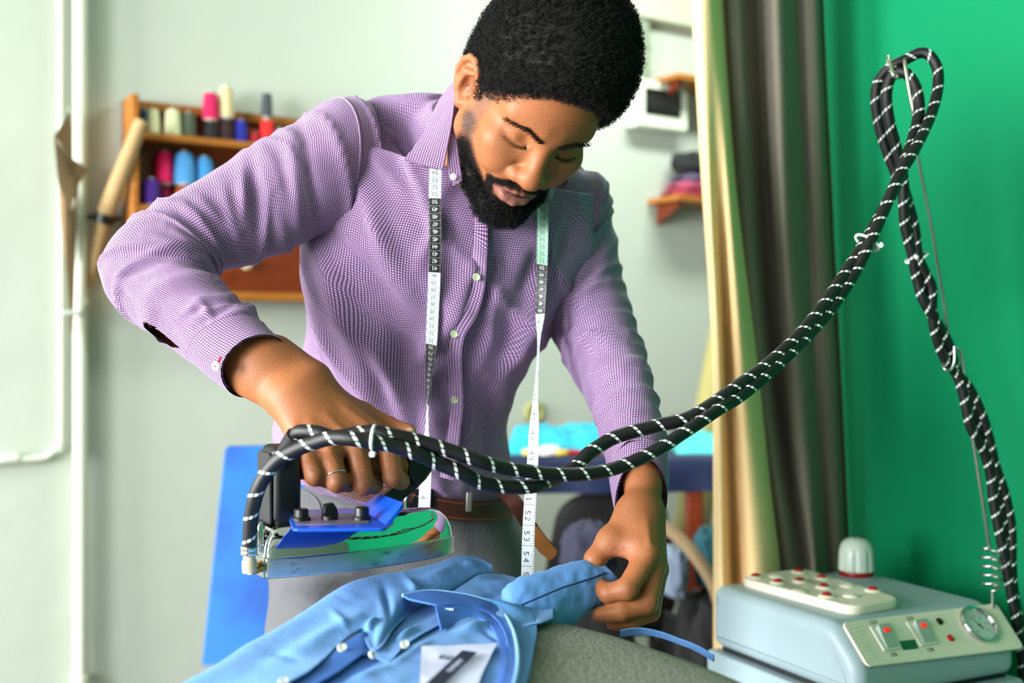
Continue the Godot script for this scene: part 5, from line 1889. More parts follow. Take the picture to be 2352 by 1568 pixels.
	put("inner_yoke", patch([
		[[866, 1530, 1.055], [930, 1482, 1.10], [1000, 1440, 1.14], [1080, 1415, 1.165], [1140, 1432, 1.155], [1180, 1480, 1.105]],
		[[790, 1570, 1.0], [880, 1530, 1.045], [980, 1490, 1.08], [1070, 1475, 1.10], [1140, 1485, 1.095], [1184, 1510, 1.07]],
		[[730, 1610, 0.955], [840, 1585, 0.985], [960, 1560, 1.008], [1060, 1550, 1.018], [1140, 1550, 1.018], [1184, 1560, 1.01]],
		[[690, 1660, 0.90], [820, 1650, 0.91], [950, 1650, 0.915], [1050, 1650, 0.915], [1130, 1650, 0.915], [1175, 1650, 0.915]]], 12, 12, 0.0016, 0.0028, 9, 1.0, 0.004, [[890, 1535, 1000, 1465, 8, 0.003], [1050, 1450, 1130, 1432, 6, 0.006], [1100, 1445, 1160, 1480, 5, -0.003], [790, 1570, 900, 1530, 7, 0.003]]), blue, o)
	# collar: leaf between rim and fold, stand below it, fall outside
	var rim := [[925, 1367, 1.19], [985, 1357, 1.21], [1050, 1363, 1.215], [1110, 1377, 1.212], [1152, 1402, 1.197], [1177, 1442, 1.16], [1189, 1492, 1.108], [1187, 1545, 1.05], [1168, 1610, 0.975], [1150, 1660, 0.92]]
	var fold := [[985, 1386, 1.165], [1010, 1390, 1.165], [1052, 1390, 1.175], [1098, 1398, 1.18], [1134, 1416, 1.17], [1158, 1452, 1.14], [1168, 1496, 1.095], [1164, 1548, 1.04], [1146, 1610, 0.97], [1130, 1660, 0.915]]
	put("collar_leaf", patch([rim, [[940, 1376, 1.175], [1000, 1374, 1.185], [1052, 1377, 1.193], [1105, 1388, 1.193], [1144, 1410, 1.18], [1170, 1447, 1.148], [1181, 1494, 1.10], [1178, 1546, 1.044], [1158, 1610, 0.972], [1140, 1660, 0.917]], fold], 8, 5, 0.002, 0.0008, 11, 1.0, 0.01), mat("chambray_inside", Color.WHITE), o)
	put("collar_stand", patch([
		[[1000, 1392, 1.158], [1030, 1394, 1.163], [1060, 1394, 1.17], [1098, 1402, 1.173], [1132, 1420, 1.163], [1155, 1455, 1.134], [1164, 1498, 1.09], [1160, 1548, 1.036], [1142, 1610, 0.966]],
		[[1013, 1447, 1.128], [1035, 1437, 1.138], [1058, 1428, 1.147], [1096, 1420, 1.157], [1124, 1434, 1.15], [1142, 1464, 1.124], [1150, 1502, 1.082], [1146, 1550, 1.03], [1128, 1610, 0.962]]], 8, 6, 0.002, 0.0006, 12, 1.0, 0.008), mat("chambray_inside", Color.WHITE), o)
	put("collar_fall", patch([rim, [[955, 1364, 1.198], [1010, 1360, 1.213], [1065, 1366, 1.218], [1125, 1376, 1.213], [1180, 1396, 1.193], [1206, 1440, 1.150], [1212, 1492, 1.104], [1206, 1545, 1.046], [1186, 1610, 0.971], [1166, 1660, 0.916]], [[980, 1372, 1.208], [1030, 1372, 1.218], [1085, 1378, 1.218], [1150, 1386, 1.213], [1206, 1396, 1.203], [1232, 1438, 1.158], [1226, 1492, 1.109], [1216, 1545, 1.049], [1196, 1610, 0.974], [1176, 1660, 0.918]]], 8, 6, 0.002, 0.001, 13, 1.0, 0.006), mat("chambray_outside", Color(0.24, 0.46, 0.64), 0.85), o)
	m = mb()
	var rp := []
	for p in rim: rp.append(lifted(P(p[0], p[1], p[2]), 0.010))
	m.tube(curve(rp, 8), 0.0020, 10)
	put("collar_edge", m.mesh(), mat("chambray_edge", Color(0.50, 0.68, 0.86), 0.85), o)
	m = mb()
	m.box(P(1032, 1399, 1.157), Vector3(0.009, 0.0022, 0.0012), 0.0004)
	put("buttonhole", m.mesh(), mat("stitch_white", Color(0.75, 0.80, 0.88), 0.8), o)
	# sleeve held up by the left hand: a flattened tube with an open cuff
	pts = PackedVector3Array()
	var n := FastNoiseLite.new()
	n.seed = 14
	n.frequency = 12.0
	var spine := [[0.0, 1150, 1424, 1.215, 0.006], [0.10, 1178, 1416, 1.222, 0.030], [0.25, 1228, 1397, 1.238, 0.036], [0.5, 1290, 1367, 1.262, 0.032], [0.75, 1350, 1340, 1.285, 0.028], [0.92, 1385, 1325, 1.298, 0.0225], [1.0, 1402, 1316, 1.304, 0.0205]]
	var cols := 49
	for layer in 2:
		for r in 41:
			var t := r / 40.0
			if layer == 1: t = 1.0 - t * 0.35
			var w := keyed(spine, t)
			var c := P(w[0], w[1], w[2])
			var w2 := keyed(spine, minf(t + 0.02, 1.0))
			var w1 := keyed(spine, maxf(t - 0.02, 0.0))
			var ax := (P(w2[0], w2[1], w2[2]) - P(w1[0], w1[1], w1[2])).normalized()
			var sd := ax.cross(Vector3(0, 0.25, 1)).normalized()
			if sd.y > 0: sd = -sd
			var dp := sd.cross(ax).normalized()
			if dp.z < 0: dp = -dp
			for k in cols:
				var f := TAU * (k % (cols - 1)) / (cols - 1)
				var rr: float = w[3] - layer * 0.0018
				var fold_n := n.get_noise_3d(t * 0.5, cos(f) * 0.10, sin(f) * 0.10 + t * 0.2) * 0.004 * (1.0 - 0.5 * t) * (1.0 - 0.35 * layer)
				var p := c + sd * (rr * cos(f) * 1.0 + fold_n) + dp * (rr * 0.55 * sin(f) + fold_n)
				# the cuff's mouth slants so that its dark opening shows
				p += ax * (cos(f) * 0.007 - sin(f) * 0.004) * sstep(0.7, 1.0, t)
				pts.push_back(p)
	m = mb()
	m.grid(pts, cols, PackedVector2Array(), PackedColorArray(), false)
	put("sleeve", m.mesh(), mat("chambray", Color.WHITE), o)
	m = mb()
	var seam := []
	for p in [[1196, 1390, 1.196], [1240, 1371, 1.212], [1290, 1350, 1.234], [1340, 1334, 1.259], [1376, 1321, 1.279], [1391, 1315, 1.287]]: seam.append(P(p[0], p[1], p[2]))
	m.tube(curve(seam, 6), 0.0011, 6)
	put("sleeve_seam", m.mesh(), mat("seam_blue", Color(0.10, 0.26, 0.44), 0.9), o)
	# label patch inside the yoke
	put("lining_patch", patch([
		[[968, 1487, 1.075], [1030, 1484, 1.082], [1090, 1480, 1.088], [1143, 1476, 1.09]],
		[[966, 1530, 1.03], [1022, 1528, 1.036], [1075, 1524, 1.04], [1120, 1520, 1.044]],
		[[964, 1580, 0.978], [1012, 1580, 0.98], [1060, 1580, 0.98], [1094, 1580, 0.98]]], 8, 8, 0.0012, 0.0018, 15, 1.0, 0.008), mat("lining_white", Color(0.78, 0.79, 0.90), 0.8), o)
	var la := lifted(P(1078, 1502, 1.054), 0.010)
	var lb := lifted(P(985, 1590, 0.962), 0.010)
	var ldir := (lb - la).normalized()
	var lw := (P(1090, 1508, 1.046) - P(1066, 1492, 1.066)).normalized()
	lw = (lw - ldir * lw.dot(ldir)).normalized()
	var ln := lw.cross(ldir).normalized()
	if ln.y < 0: ln = -ln
	var navy := mat("label_navy", Color(0.0, 0.06, 0.19), 0.9)
	var lbas := Basis(-ldir, ln.cross(-ldir).normalized(), ln)
	var len := la.distance_to(lb)
	var lmid := (la + lb) * 0.5
	m = mb()
	m.slab(rounded_rect(len, 0.0135, 0.0008), 0.0, 0.0009, Transform3D(lbas, lmid + ln * 0.002), 0.0002)
	var label := put("woven_label", m.mesh(), navy, o)
	m = mb()
	var tab := lifted(P(1024, 1518, 1.032), 0.011)
	m.slab(rounded_rect(0.0100, 0.0115, 0.0005), 0.0, 0.0008, Transform3D(lbas, tab + ln * 0.003), 0.0002)
	put("size_tab", m.mesh(), navy, o)
	var put_text := func(text: String, size: float, at: Transform3D) -> void:
		var t := TextMesh.new()
		t.text = text
		t.font = SystemFont.new()
		t.font.font_names = PackedStringArray(["Droid Serif"])
		t.font_size = 32
		t.pixel_size = size / 32.0
		t.depth = 0.0004
		put("lettering", t, mat("thread_grey", Color(0.62, 0.66, 0.74), 0.7), label).transform = at
	put_text.call("rqusqupup<", 0.0070, Transform3D(lbas, lmid + ln * 0.003 - ldir * 0.012))
	put_text.call("rs", 0.006, Transform3D(lbas, tab + ln * 0.0039 + lbas.y * 0.0015))
	put_text.call("zz", 0.006, Transform3D(lbas, tab + ln * 0.0039 - lbas.y * 0.0030))
	# buttons on the band
	for b in [[786, 1487, 1.028, 0.0043], [856, 1503, 1.055, 0.0037], [930, 1479, 1.09, 0.0041], [652, 1566, 0.94, 0.0041]]:
		m = mb()
		var bt := along(lifted(P(b[0], b[1], b[2]), 0.013), Vector3(0.25 if b[0] != 856 else 0.9, 0.8, 0.7))
		m.lathe([Vector2(0.0001, -0.001), Vector2(b[3], -0.001), Vector2(b[3] * 1.02, 0.0006), Vector2(b[3] * 0.85, 0.0014), Vector2(b[3] * 0.7, 0.0008), Vector2(0.0001, 0.0008)], 20, bt)
		put("button", m.mesh(), mat("button_pearl", Color(0.78, 0.80, 0.77), 0.25), o)
	# a corner of the shirt beyond the board, right of the hand
	put("shirt_tail", patch([
		[[1425, 1448, 1.245], [1475, 1444, 1.25], [1530, 1456, 1.24], [1590, 1476, 1.215], [1640, 1502, 1.195]],
		[[1425, 1462, 1.25], [1475, 1458, 1.255], [1530, 1469, 1.245], [1590, 1489, 1.22], [1640, 1517, 1.20]]], 8, 6, 0.0016, 0.003, 19), mat("chambray", Color.WHITE), o)
# ---------------------------------------------------------------- the man
# where a point of the place shows in the photograph
func to_px(p: Vector3) -> Vector2:
	return Vector2(1176.0 + p.x / -p.z * F, 784.0 - (p.y - EYE) / -p.z * F)

# cloth tube through rings: rows [t, Ax, Ay, Ad, Bx, By, Bd, front, back, skew]; A and B are the outline's two sides,
# folds: [x0, y0, x1, y1, width in pixels, height in metres], felt on the side towards the camera
func ringloft(m: MB, rows: Array, nt: int, nk: int, box_e: float, folds: Array, noise_amp: float, sd: int, per: float, keep := {}, flip := false, hole := PackedVector2Array(), shrink := 0.0, wr := []) -> void:
	var n := FastNoiseLite.new()
	n.seed = sd
	n.frequency = 7.0
	n.fractal_octaves = 3
	var n2 := FastNoiseLite.new()
	n2.seed = sd + 1
	n2.frequency = 1.0
	n2.fractal_octaves = 2
	var cs := []
	var raw := []
	for i in nt + 1:
		var t := lerpf(rows[0][0], rows[-1][0], float(i) / nt)
		raw.append(keyed(rows, t))
		var w: Array = raw[i]
		cs.append((P(w[0], w[1], w[2]) + P(w[3], w[4], w[5])) * 0.5)
	var pts := PackedVector3Array()
	var uvs := PackedVector2Array()
	var vv := 0.0
	var vcol := PackedFloat32Array()
	vcol.resize(nk + 1)
	for i in nt + 1:
		var w: Array = raw[i]
		var a := P(w[0], w[1], w[2])
		var b := P(w[3], w[4], w[5])
		var c: Vector3 = cs[i]
		var ax: Vector3 = (cs[mini(i + 1, nt)] - cs[maxi(i - 1, 0)]).normalized()
		var u := (b - a) * 0.5
		var uh := u.normalized()
		var f := u.cross(ax).normalized()
		if f.dot(Vector3(0, EYE, 0) - c) < 0: f = -f
		f = (f - uh * f.dot(uh)).normalized()
		if i > 0: vv += (cs[i] as Vector3).distance_to(cs[i - 1])
		var prev := Vector3.ZERO
		var uu := 0.0
		var line := PackedVector3Array()
		for k in nk + 1:
			var th := TAU * (k % nk) / nk - PI * 0.5   # the seam lies at the back
			var cx := signf(cos(th)) * pow(absf(cos(th)), box_e)
			var sy := signf(sin(th)) * pow(absf(sin(th)), box_e)
			var p: Vector3 = c - u * cx * (1.0 - shrink) + f * (sy * ((w[6] if sy > 0 else w[7]) - shrink * 0.05))
			if sy > 0: p += ax * w[8] * sy
			else: p += ax * w[8] * sy * 0.3
			line.push_back(p)
		for k in nk + 1:
			var p: Vector3 = line[k]
			var nrm := (p - c)
			nrm = (nrm - ax * nrm.dot(ax)).normalized()
			if shrink == 0.0:
				var q := to_px(p)
				var facing := sstep(-0.1, 0.35, nrm.dot((Vector3(0, EYE, 0) - p).normalized()) + 0.15)
				var d := 0.0
				if facing > 0.0:
					for s in folds:
						var s0 := Vector2(s[0], s[1])
						var e := Vector2(s[2], s[3]) - s0
						var t2 := clampf((q - s0).dot(e) / e.length_squared(), 0.0, 1.0)
						var ds: float = (q - s0 - e * t2).length() / s[4]
						if ds < 2.5: d += s[5] * exp(-ds * ds) * sin(PI * clampf(t2, 0.08, 0.92))
				if wr.size():
					var un := (float(k) / nk) * u.length() * 5.0
					var rdg := 1.0 - absf(n2.get_noise_2d(un * wr[1] + vv * wr[3], vv * wr[2] + un * wr[4])) * 2.2
					d += wr[0] * maxf(rdg, 0.0) * maxf(rdg, 0.0)
				p += nrm * (d * maxf(facing, 0.25) + noise_amp * n.get_noise_3dv(p))
			if k > 0: uu += line[k].distance_to(line[k - 1])
			if i > 0: vcol[k] += p.distance_to(pts[(i - 1) * (nk + 1) + k])
			pts.push_back(p)
			uvs.push_back(Vector2(uu, vcol[k]) / per)
	if hole.is_empty():
		m.grp += 1
		m.grid(pts, nk + 1, uvs, PackedColorArray(), flip)
	else:
		m.grp += 1
		for i in pts.size(): m.vert(pts[i], uvs[i])
		for i in nt:
			for k in nk:
				var a := i * (nk + 1) + k
				var front := k > nk * 0.22 and k < nk * 0.78
				if front and Geometry2D.is_point_in_polygon(to_px((pts[a] + pts[a + nk + 2]) * 0.5), hole): continue
				if flip: m.quad(a, a + nk + 1, a + nk + 2, a + 1)
				else: m.quad(a, a + 1, a + nk + 2, a + nk + 1)
	keep.pts = pts
	keep.cols = nk + 1

var torso := {}

# the front of the shirt under a pixel of the photograph
func on_shirt(px: float, py: float, lift: float) -> Vector3:
	var best := 1e9
	var got := Vector3.ZERO
	var q := Vector2(px, py)
	for i in torso.front.size():
		var d: float = torso.front[i].distance_squared_to(q)
		if d < best:
			best = d
			got = torso.fpts[i]
	return P(px, py, -got.z - lift)

func gingham() -> StandardMaterial3D:
	var m := mat("gingham", Color.WHITE, 0.85)
	if m.albedo_texture: return m
	var im := Image.create(256, 256, false, Image.FORMAT_RGB8)
	var hm := Image.create(256, 256, false, Image.FORMAT_RGB8)
	var n := FastNoiseLite.new()
	n.seed = 5
	n.frequency = 0.05
	var dark := Color(0.20, 0.06, 0.21)
	var midc := Color(0.45, 0.29, 0.48)
	var light := Color(0.78, 0.70, 0.82)
	for y in 256:
		for x in 256:
			var a := (x / 32) % 2 == 0
			var b := (y / 32) % 2 == 0
			var c := light
			if a and b: c = dark
			elif a or b: c = midc
			var w := 0.5 + 0.5 * sin(x * TAU / 8.0) * sin(y * TAU / 8.0)
			c = c.lerp(Color(0.66, 0.55, 0.69), 0.12 * w)
			im.set_pixel(x, y, c)
			hm.set_pixel(x, y, Color(w, w, w))
	m.albedo_texture = ImageTexture.create_from_image(im)
	hm.bump_map_to_normal_map(1.5)
	m.normal_enabled = true
	m.normal_texture = ImageTexture.create_from_image(hm)
	m.normal_scale = 0.3
	m.cull_mode = BaseMaterial3D.CULL_DISABLED
	m.rim_enabled = true
	m.rim = 0.25
	return m

const CHECK := 0.0032 * 4.0

func build_man() -> void:
	var man := thing("person", "man in a purple checked shirt bending over the ironing board, iron in his right hand", "person", Vector3(P(900, 0, 1.7).x, 0, -1.7))
	# children are given in room coordinates
	var root := man.transform.affine_inverse()
	var wear := func(called: String, mesh: Mesh, material: Material, parent: Node) -> MeshInstance3D:
		var o := put(called, mesh, material, parent)
		if parent == man: o.transform = root
		return o
	build_body(man, wear)
	build_shirt(man, wear)
	build_trousers(man, wear)
	build_tape()

func build_shirt(man: Node3D, wear: Callable) -> void:
	var gm := gingham()
	var m := mb()
	var rows := [
		[0.0, 650, 1014, 1.70, 1176, 1108, 1.72, 0.106, 0.10, -0.012],
		[1.0, 638, 982, 1.69, 1174, 1080, 1.71, 0.120, 0.10, -0.013],
		[2.0, 638, 950, 1.675, 1168, 1028, 1.70, 0.132, 0.10, -0.008],
		[3.0, 668, 885, 1.65, 1163, 955, 1.68, 0.127, 0.105, -0.012],
		[4.0, 692, 810, 1.62, 1188, 868, 1.66, 0.122, 0.11, 0.0],
		[5.0, 706, 690, 1.585, 1250, 760, 1.645, 0.125, 0.12, 0.0],
		[6.0, 704, 570, 1.555, 1320, 655, 1.64, 0.135, 0.125, 0.0],
		[7.0, 712, 465, 1.535, 1362, 560, 1.64, 0.135, 0.12, 0.0],
		[8.0, 735, 360, 1.525, 1378, 475, 1.64, 0.125, 0.10, 0.0],
		[9.0, 762, 290, 1.52, 1368, 425, 1.63, 0.116, 0.075, 0.0],
		[10.0, 812, 252, 1.515, 1335, 390, 1.61, 0.108, 0.050, 0.0],
		[11.0, 895, 238, 1.51, 1275, 360, 1.58, 0.098, 0.036, 0.0],
		[12.0, 975, 240, 1.505, 1205, 335, 1.54, 0.084, 0.030, 0.0],
		[13.0, 1012, 232, 1.50, 1180, 312, 1.53, 0.054, 0.026, 0.0]]
	var folds := [
		[728, 575, 880, 960, 44, 0.016], [800, 560, 980, 900, 40, -0.012], [700, 700, 800, 1010, 34, -0.010], [1000, 620, 900, 940, 40, -0.007], [1290, 600, 1120, 900, 40, 0.012], [1330, 480, 1200, 700, 36, -0.010], [1180, 560, 1080, 700, 34, -0.008],
		[830, 300, 1000, 520, 44, -0.010], [1090, 760, 1120, 1060, 34, -0.009],
		[735, 560, 905, 900, 20, 0.0150], [765, 520, 960, 760, 16, -0.0105], [720, 620, 800, 940, 19, 0.0120], [800, 640, 900, 960, 14, -0.0090], [860, 700, 940, 1000, 16, 0.0090],
		[705, 740, 760, 1000, 14, -0.0075], [740, 900, 860, 1060, 12, 0.0075], [1110, 560, 1020, 780, 16, 0.0090], [1060, 700, 940, 860, 17, 0.0105], [1150, 620, 1080, 900, 16, 0.0090], [1190, 640, 1110, 940, 11, -0.0075],
		[1240, 700, 1130, 860, 16, 0.0105], [1250, 560, 1180, 740, 16, -0.0090], [1300, 470, 1240, 640, 14, 0.0090], [1090, 900, 1060, 1120, 12, 0.0075], [1140, 880, 1110, 1120, 9, -0.0060], [960, 880, 950, 1110, 12, -0.0060],
		[850, 420, 900, 640, 19, 0.0090], [820, 320, 960, 480, 17, 0.0075], [900, 560, 1010, 720, 14, -0.0060], [880, 300, 930, 330, 11, -0.0060], [800, 250, 930, 305, 8, 0.0060], [1020, 480, 960, 620, 16, 0.0060], [1320, 400, 1360, 420, 9, 0.0060]]
	ringloft(m, rows, 200, 210, 0.86, folds, 0.0035, 71, CHECK, torso, true, PackedVector2Array(), 0.0, [0.0085, 5.0, 3.0, 3.0, 2.0])
	var fr := PackedVector2Array()
	var fp := PackedVector3Array()
	var cols: int = torso.cols
	for i in torso.pts.size():
		var k: int = i % cols
		if k > cols * 0.25 and k < cols * 0.75:
			fr.push_back(to_px(torso.pts[i]))
			fp.push_back(torso.pts[i])
	torso.front = fr
	torso.fpts = fp
	var shirt: MeshInstance3D = wear.call("shirt", m.mesh(), gm, man)
	var rsl := {}
	var lsl := {}
	# right sleeve, upper arm out to the elbow and back to the cuff
	m = mb()
	var hole := PackedVector2Array([Vector2(331, 738), Vector2(350, 748), Vector2(385, 774), Vector2(412, 798), Vector2(392, 797), Vector2(362, 788), Vector2(344, 772), Vector2(328, 752)])
	ringloft(m, [
		[0.0, 830, 232, 1.525, 792, 520, 1.53, 0.075, 0.07, 0.0],
		[1.0, 778, 226, 1.505, 742, 540, 1.515, 0.082, 0.075, 0.0],
		[2.0, 735, 243, 1.49, 702, 549, 1.50, 0.082, 0.075, 0.0],
		[3.0, 668, 287, 1.475, 652, 578, 1.485, 0.076, 0.072, 0.0],
		[4.0, 602, 326, 1.46, 596, 600, 1.47, 0.070, 0.068, 0.0],
		[5.0, 540, 364, 1.445, 548, 614, 1.455, 0.066, 0.064, 0.0],
		[6.0, 462, 408, 1.43, 514, 622, 1.44, 0.064, 0.062, 0.0],
		[7.0, 380, 455, 1.415, 496, 628, 1.425, 0.064, 0.060, 0.0],
		[8.0, 305, 510, 1.40, 490, 636, 1.415, 0.064, 0.058, 0.0],
		[9.0, 252, 572, 1.385, 492, 648, 1.40, 0.064, 0.058, 0.0],
		[10.0, 233, 628, 1.375, 502, 664, 1.39, 0.062, 0.056, 0.0],
		[11.0, 243, 674, 1.365, 520, 682, 1.38, 0.060, 0.054, 0.0],
		[12.0, 285, 708, 1.355, 543, 702, 1.37, 0.056, 0.052, 0.0],
		[13.0, 335, 745, 1.345, 570, 722, 1.36, 0.051, 0.048, 0.0],
		[14.0, 388, 788, 1.335, 594, 740, 1.35, 0.045, 0.043, 0.0],
		[15.0, 428, 822, 1.325, 606, 750, 1.34, 0.041, 0.040, 0.0],
		[15.6, 448, 836, 1.32, 616, 758, 1.335, 0.040, 0.039, 0.0]], 150, 110, 0.95, [
		[385, 455, 480, 560, 12, -0.004], [380, 520, 500, 600, 12, 0.006], [330, 540, 470, 575, 9, 0.006], [270, 590, 440, 590, 9, -0.005], [255, 610, 420, 560, 8, 0.005], [250, 650, 380, 600, 8, -0.004],
		[555, 370, 560, 520, 12, 0.006], [580, 350, 600, 560, 12, -0.006], [660, 300, 690, 540, 14, 0.007], [690, 280, 735, 520, 12, -0.006], [500, 400, 560, 590, 14, 0.004], [640, 420, 700, 560, 16, 0.004], [440, 440, 520, 520, 12, 0.004],
		[400, 690, 590, 680, 9, 0.004], [420, 720, 470, 690, 10, 0.006], [460, 690, 490, 740, 8, 0.006], [430, 760, 560, 690, 8, -0.004], [480, 730, 600, 715, 8, 0.005], [270, 660, 310, 700, 7, -0.003], [350, 700, 420, 790, 12, -0.003], [520, 640, 600, 740, 10, 0.003]],
		0.0022, 72, CHECK, rsl, true, hole, 0.0, [0.0060, 2.2, 13.0, 1.5, 3.0])
	wear.call("sleeve", m.mesh(), gm, shirt)
	var seam_of := func(src: Dictionary, ring: int) -> ArrayMesh:
		var line := PackedVector3Array()
		var c := Vector3.ZERO
		var nc: int = src.cols
		for k in nc: c += src.pts[ring * nc + k]
		c /= nc
		for k in range(nc / 5, nc * 4 / 5): line.push_back(src.pts[ring * nc + k] + (src.pts[ring * nc + k] - c).normalized() * 0.0006)
		var sm := mb()
		sm.tube(line, 0.0014, 6, true, CHECK)
		return sm.mesh()
	wear.call("seam", seam_of.call(rsl, 11), gm, shirt)
	# cuff: two layers
	m = mb()
	var cr := [[0.0, 437, 828, 1.318, 604, 744, 1.333, 0.043, 0.041, 0.0], [0.5, 476, 861, 1.305, 630, 768, 1.322, 0.0425, 0.042, -0.004], [1.0, 521, 893, 1.29, 659, 794, 1.31, 0.042, 0.043, -0.010]]
	ringloft(m, cr, 18, 90, 0.95, [], 0.0004, 73, CHECK, {}, true)
	ringloft(m, cr, 12, 90, 0.95, [], 0.0, 73, CHECK, {}, false, PackedVector2Array(), 0.055)
	wear.call("cuff", m.mesh(), gm, shirt)
	m = mb()
	var bp := P(496, 841, 1.262)
	m.lathe([Vector2(0.0001, -0.001), Vector2(0.0052, -0.001), Vector2(0.0056, 0.0006), Vector2(0.0046, 0.0016), Vector2(0.0034, 0.0009), Vector2(0.0001, 0.0009)], 22, along(bp, Vector3(-0.35, -0.1, 1.0)))
	var pearl := mat("button_pearl", Color(0.85, 0.87, 0.84), 0.25)
	wear.call("button", m.mesh(), pearl, shirt)
	m = mb()
	m.box(bp + Vector3(0.0038, 0.0072, 0.0), Vector3(0.003, 0.0085, 0.001), 0.0004, Basis(Vector3(0, 0, 1), -0.4))
	m.box(bp + Vector3(-0.0005, 0, 0.0022), Vector3(0.0018, 0.0018, 0.0008), 0.0003)
	wear.call("buttonhole_stitch", m.mesh(), mat("stitch_red", Color(0.62, 0.02, 0.16), 0.7), shirt)
	# left sleeve
	m = mb()
	ringloft(m, [
		[0.0, 1285, 385, 1.62, 1200, 560, 1.60, 0.070, 0.07, 0.0],
		[1.0, 1362, 405, 1.63, 1250, 610, 1.615, 0.078, 0.07, 0.0],
		[2.0, 1396, 465, 1.635, 1266, 655, 1.62, 0.078, 0.07, 0.0],
		[3.0, 1410, 540, 1.63, 1264, 700, 1.615, 0.074, 0.068, 0.0],
		[4.0, 1424, 620, 1.62, 1260, 738, 1.60, 0.070, 0.066, 0.0],
		[5.0, 1440, 700, 1.60, 1270, 770, 1.585, 0.066, 0.064, 0.0],
		[6.0, 1458, 765, 1.58, 1288, 800, 1.565, 0.064, 0.060, 0.0],
		[7.0, 1477, 820, 1.555, 1312, 838, 1.54, 0.060, 0.058, 0.0],
		[8.0, 1487, 875, 1.52, 1340, 880, 1.51, 0.057, 0.054, 0.0],
		[9.0, 1500, 935, 1.485, 1364, 925, 1.475, 0.053, 0.050, 0.0],
		[10.0, 1512, 990, 1.45, 1380, 975, 1.44, 0.049, 0.046, 0.0],
		[11.0, 1524, 1035, 1.42, 1391, 1022, 1.41, 0.045, 0.043, 0.0],
		[12.0, 1531, 1078, 1.395, 1399, 1064, 1.385, 0.042, 0.040, 0.0]], 110, 100, 0.95, [
		[1280, 785, 1440, 770, 12, 0.006], [1310, 830, 1450, 790, 10, -0.005], [1330, 870, 1470, 830, 12, 0.006], [1350, 910, 1440, 880, 10, -0.004], [1290, 740, 1400, 600, 16, 0.005], [1330, 700, 1390, 520, 14, -0.004], [1400, 1010, 1500, 1030, 9, 0.004], [1390, 960, 1490, 940, 10, 0.004], [1420, 1040, 1510, 1010, 8, -0.003]],
		0.0025, 75, CHECK, lsl, true, PackedVector2Array(), 0.0, [0.0060, 2.2, 13.0, 1.5, -3.0])
	wear.call("sleeve", m.mesh(), gm, shirt)
	m = mb()
	cr = [[0.0, 1530, 1066, 1.402, 1398, 1050, 1.392, 0.0425, 0.041, 0.0], [0.5, 1535, 1105, 1.378, 1403, 1108, 1.368, 0.0425, 0.041, -0.012], [1.0, 1533, 1148, 1.352, 1412, 1166, 1.345, 0.042, 0.042, -0.036]]
	ringloft(m, cr, 18, 90, 0.95, [], 0.0004, 76, CHECK, {}, true)
	ringloft(m, cr, 12, 90, 0.95, [], 0.0, 76, CHECK, {}, false, PackedVector2Array(), 0.055)
	wear.call("cuff", m.mesh(), gm, shirt)
	wear.call("seam", seam_of.call(lsl, 12), gm, shirt)
	# collar: the man's right leaf, its band with the button tab, and the end of the left leaf
	var sheet_uv := func(rows2: Array, nu: int, nv: int, thick: float) -> ArrayMesh:
		var lines := []
		for r in rows2:
			var l := []
			for p in r: l.append(P(p[0], p[1], p[2]))
			lines.append(curve(l, nu))
		var cols2: int = lines[0].size()
		var down := []
		for k in cols2:
			var l := []
			for r in lines: l.append(r[k])
			down.append(curve(l, nv))
		var pts := PackedVector3Array()
		var uvs := PackedVector2Array()
		for r in down[0].size():
			var uu := 0.0
			for k in cols2:
				pts.push_back(down[k][r])
				if k > 0: uu += (down[k][r] as Vector3).distance_to(down[k - 1][r])
				var vv := 0.0
				uvs.push_back(Vector2(uu, 0.0 if r == 0 else uvs[(r - 1) * cols2 + k].y * CHECK + (down[k][r] as Vector3).distance_to(down[k][r - 1])) / CHECK)
		var mm := mb()
		mm.sheet(pts, cols2, thick, uvs)
		return mm.mesh()
	wear.call("collar", sheet_uv.call([
		[[1050, 182, 1.50], [1047, 215, 1.452], [1041, 268, 1.425], [1030, 330, 1.408], [1018, 389, 1.398]],
		[[1028, 205, 1.50], [1024, 238, 1.453], [1010, 290, 1.425], [994, 340, 1.410], [982, 383, 1.400]],
		[[1008, 232, 1.49], [994, 262, 1.455], [974, 303, 1.432], [950, 340, 1.416], [927, 366, 1.406]]], 8, 7, 0.0024), gm, shirt)
	wear.call("collar_band", sheet_uv.call([
		[[1052, 200, 1.462], [1050, 260, 1.440], [1050, 320, 1.420], [1056, 375, 1.408], [1062, 415, 1.402]],
		[[1040, 220, 1.455], [1036, 275, 1.432], [1030, 330, 1.414], [1028, 385, 1.404], [1040, 428, 1.400]]], 8, 5, 0.002), gm, shirt)
	wear.call("collar", sheet_uv.call([
		[[1236, 418, 1.47], [1250, 412, 1.48], [1270, 400, 1.50]],
		[[1238, 445, 1.462], [1254, 440, 1.468], [1274, 428, 1.49]],
		[[1242, 472, 1.458], [1262, 462, 1.462], [1268, 445, 1.48]]], 6, 6, 0.0024), gm, shirt)
	m = mb()
	m.lathe([Vector2(0.0001, -0.001), Vector2(0.004, -0.001), Vector2(0.0042, 0.0008), Vector2(0.003, 0.0012), Vector2(0.0001, 0.0008)], 18, along(P(1041, 406, 1.396), Vector3(0.2, 0.1, 1)))
	wear.call("button", m.mesh(), pearl, shirt)
	# button front with its edge, following the body
	var le := [[1089, 480], [1088, 520], [1086, 560], [1080, 640], [1064, 690], [1038, 738], [1024, 785], [1026, 840], [1030, 900], [1024, 970], [1016, 1040], [1008, 1094]]
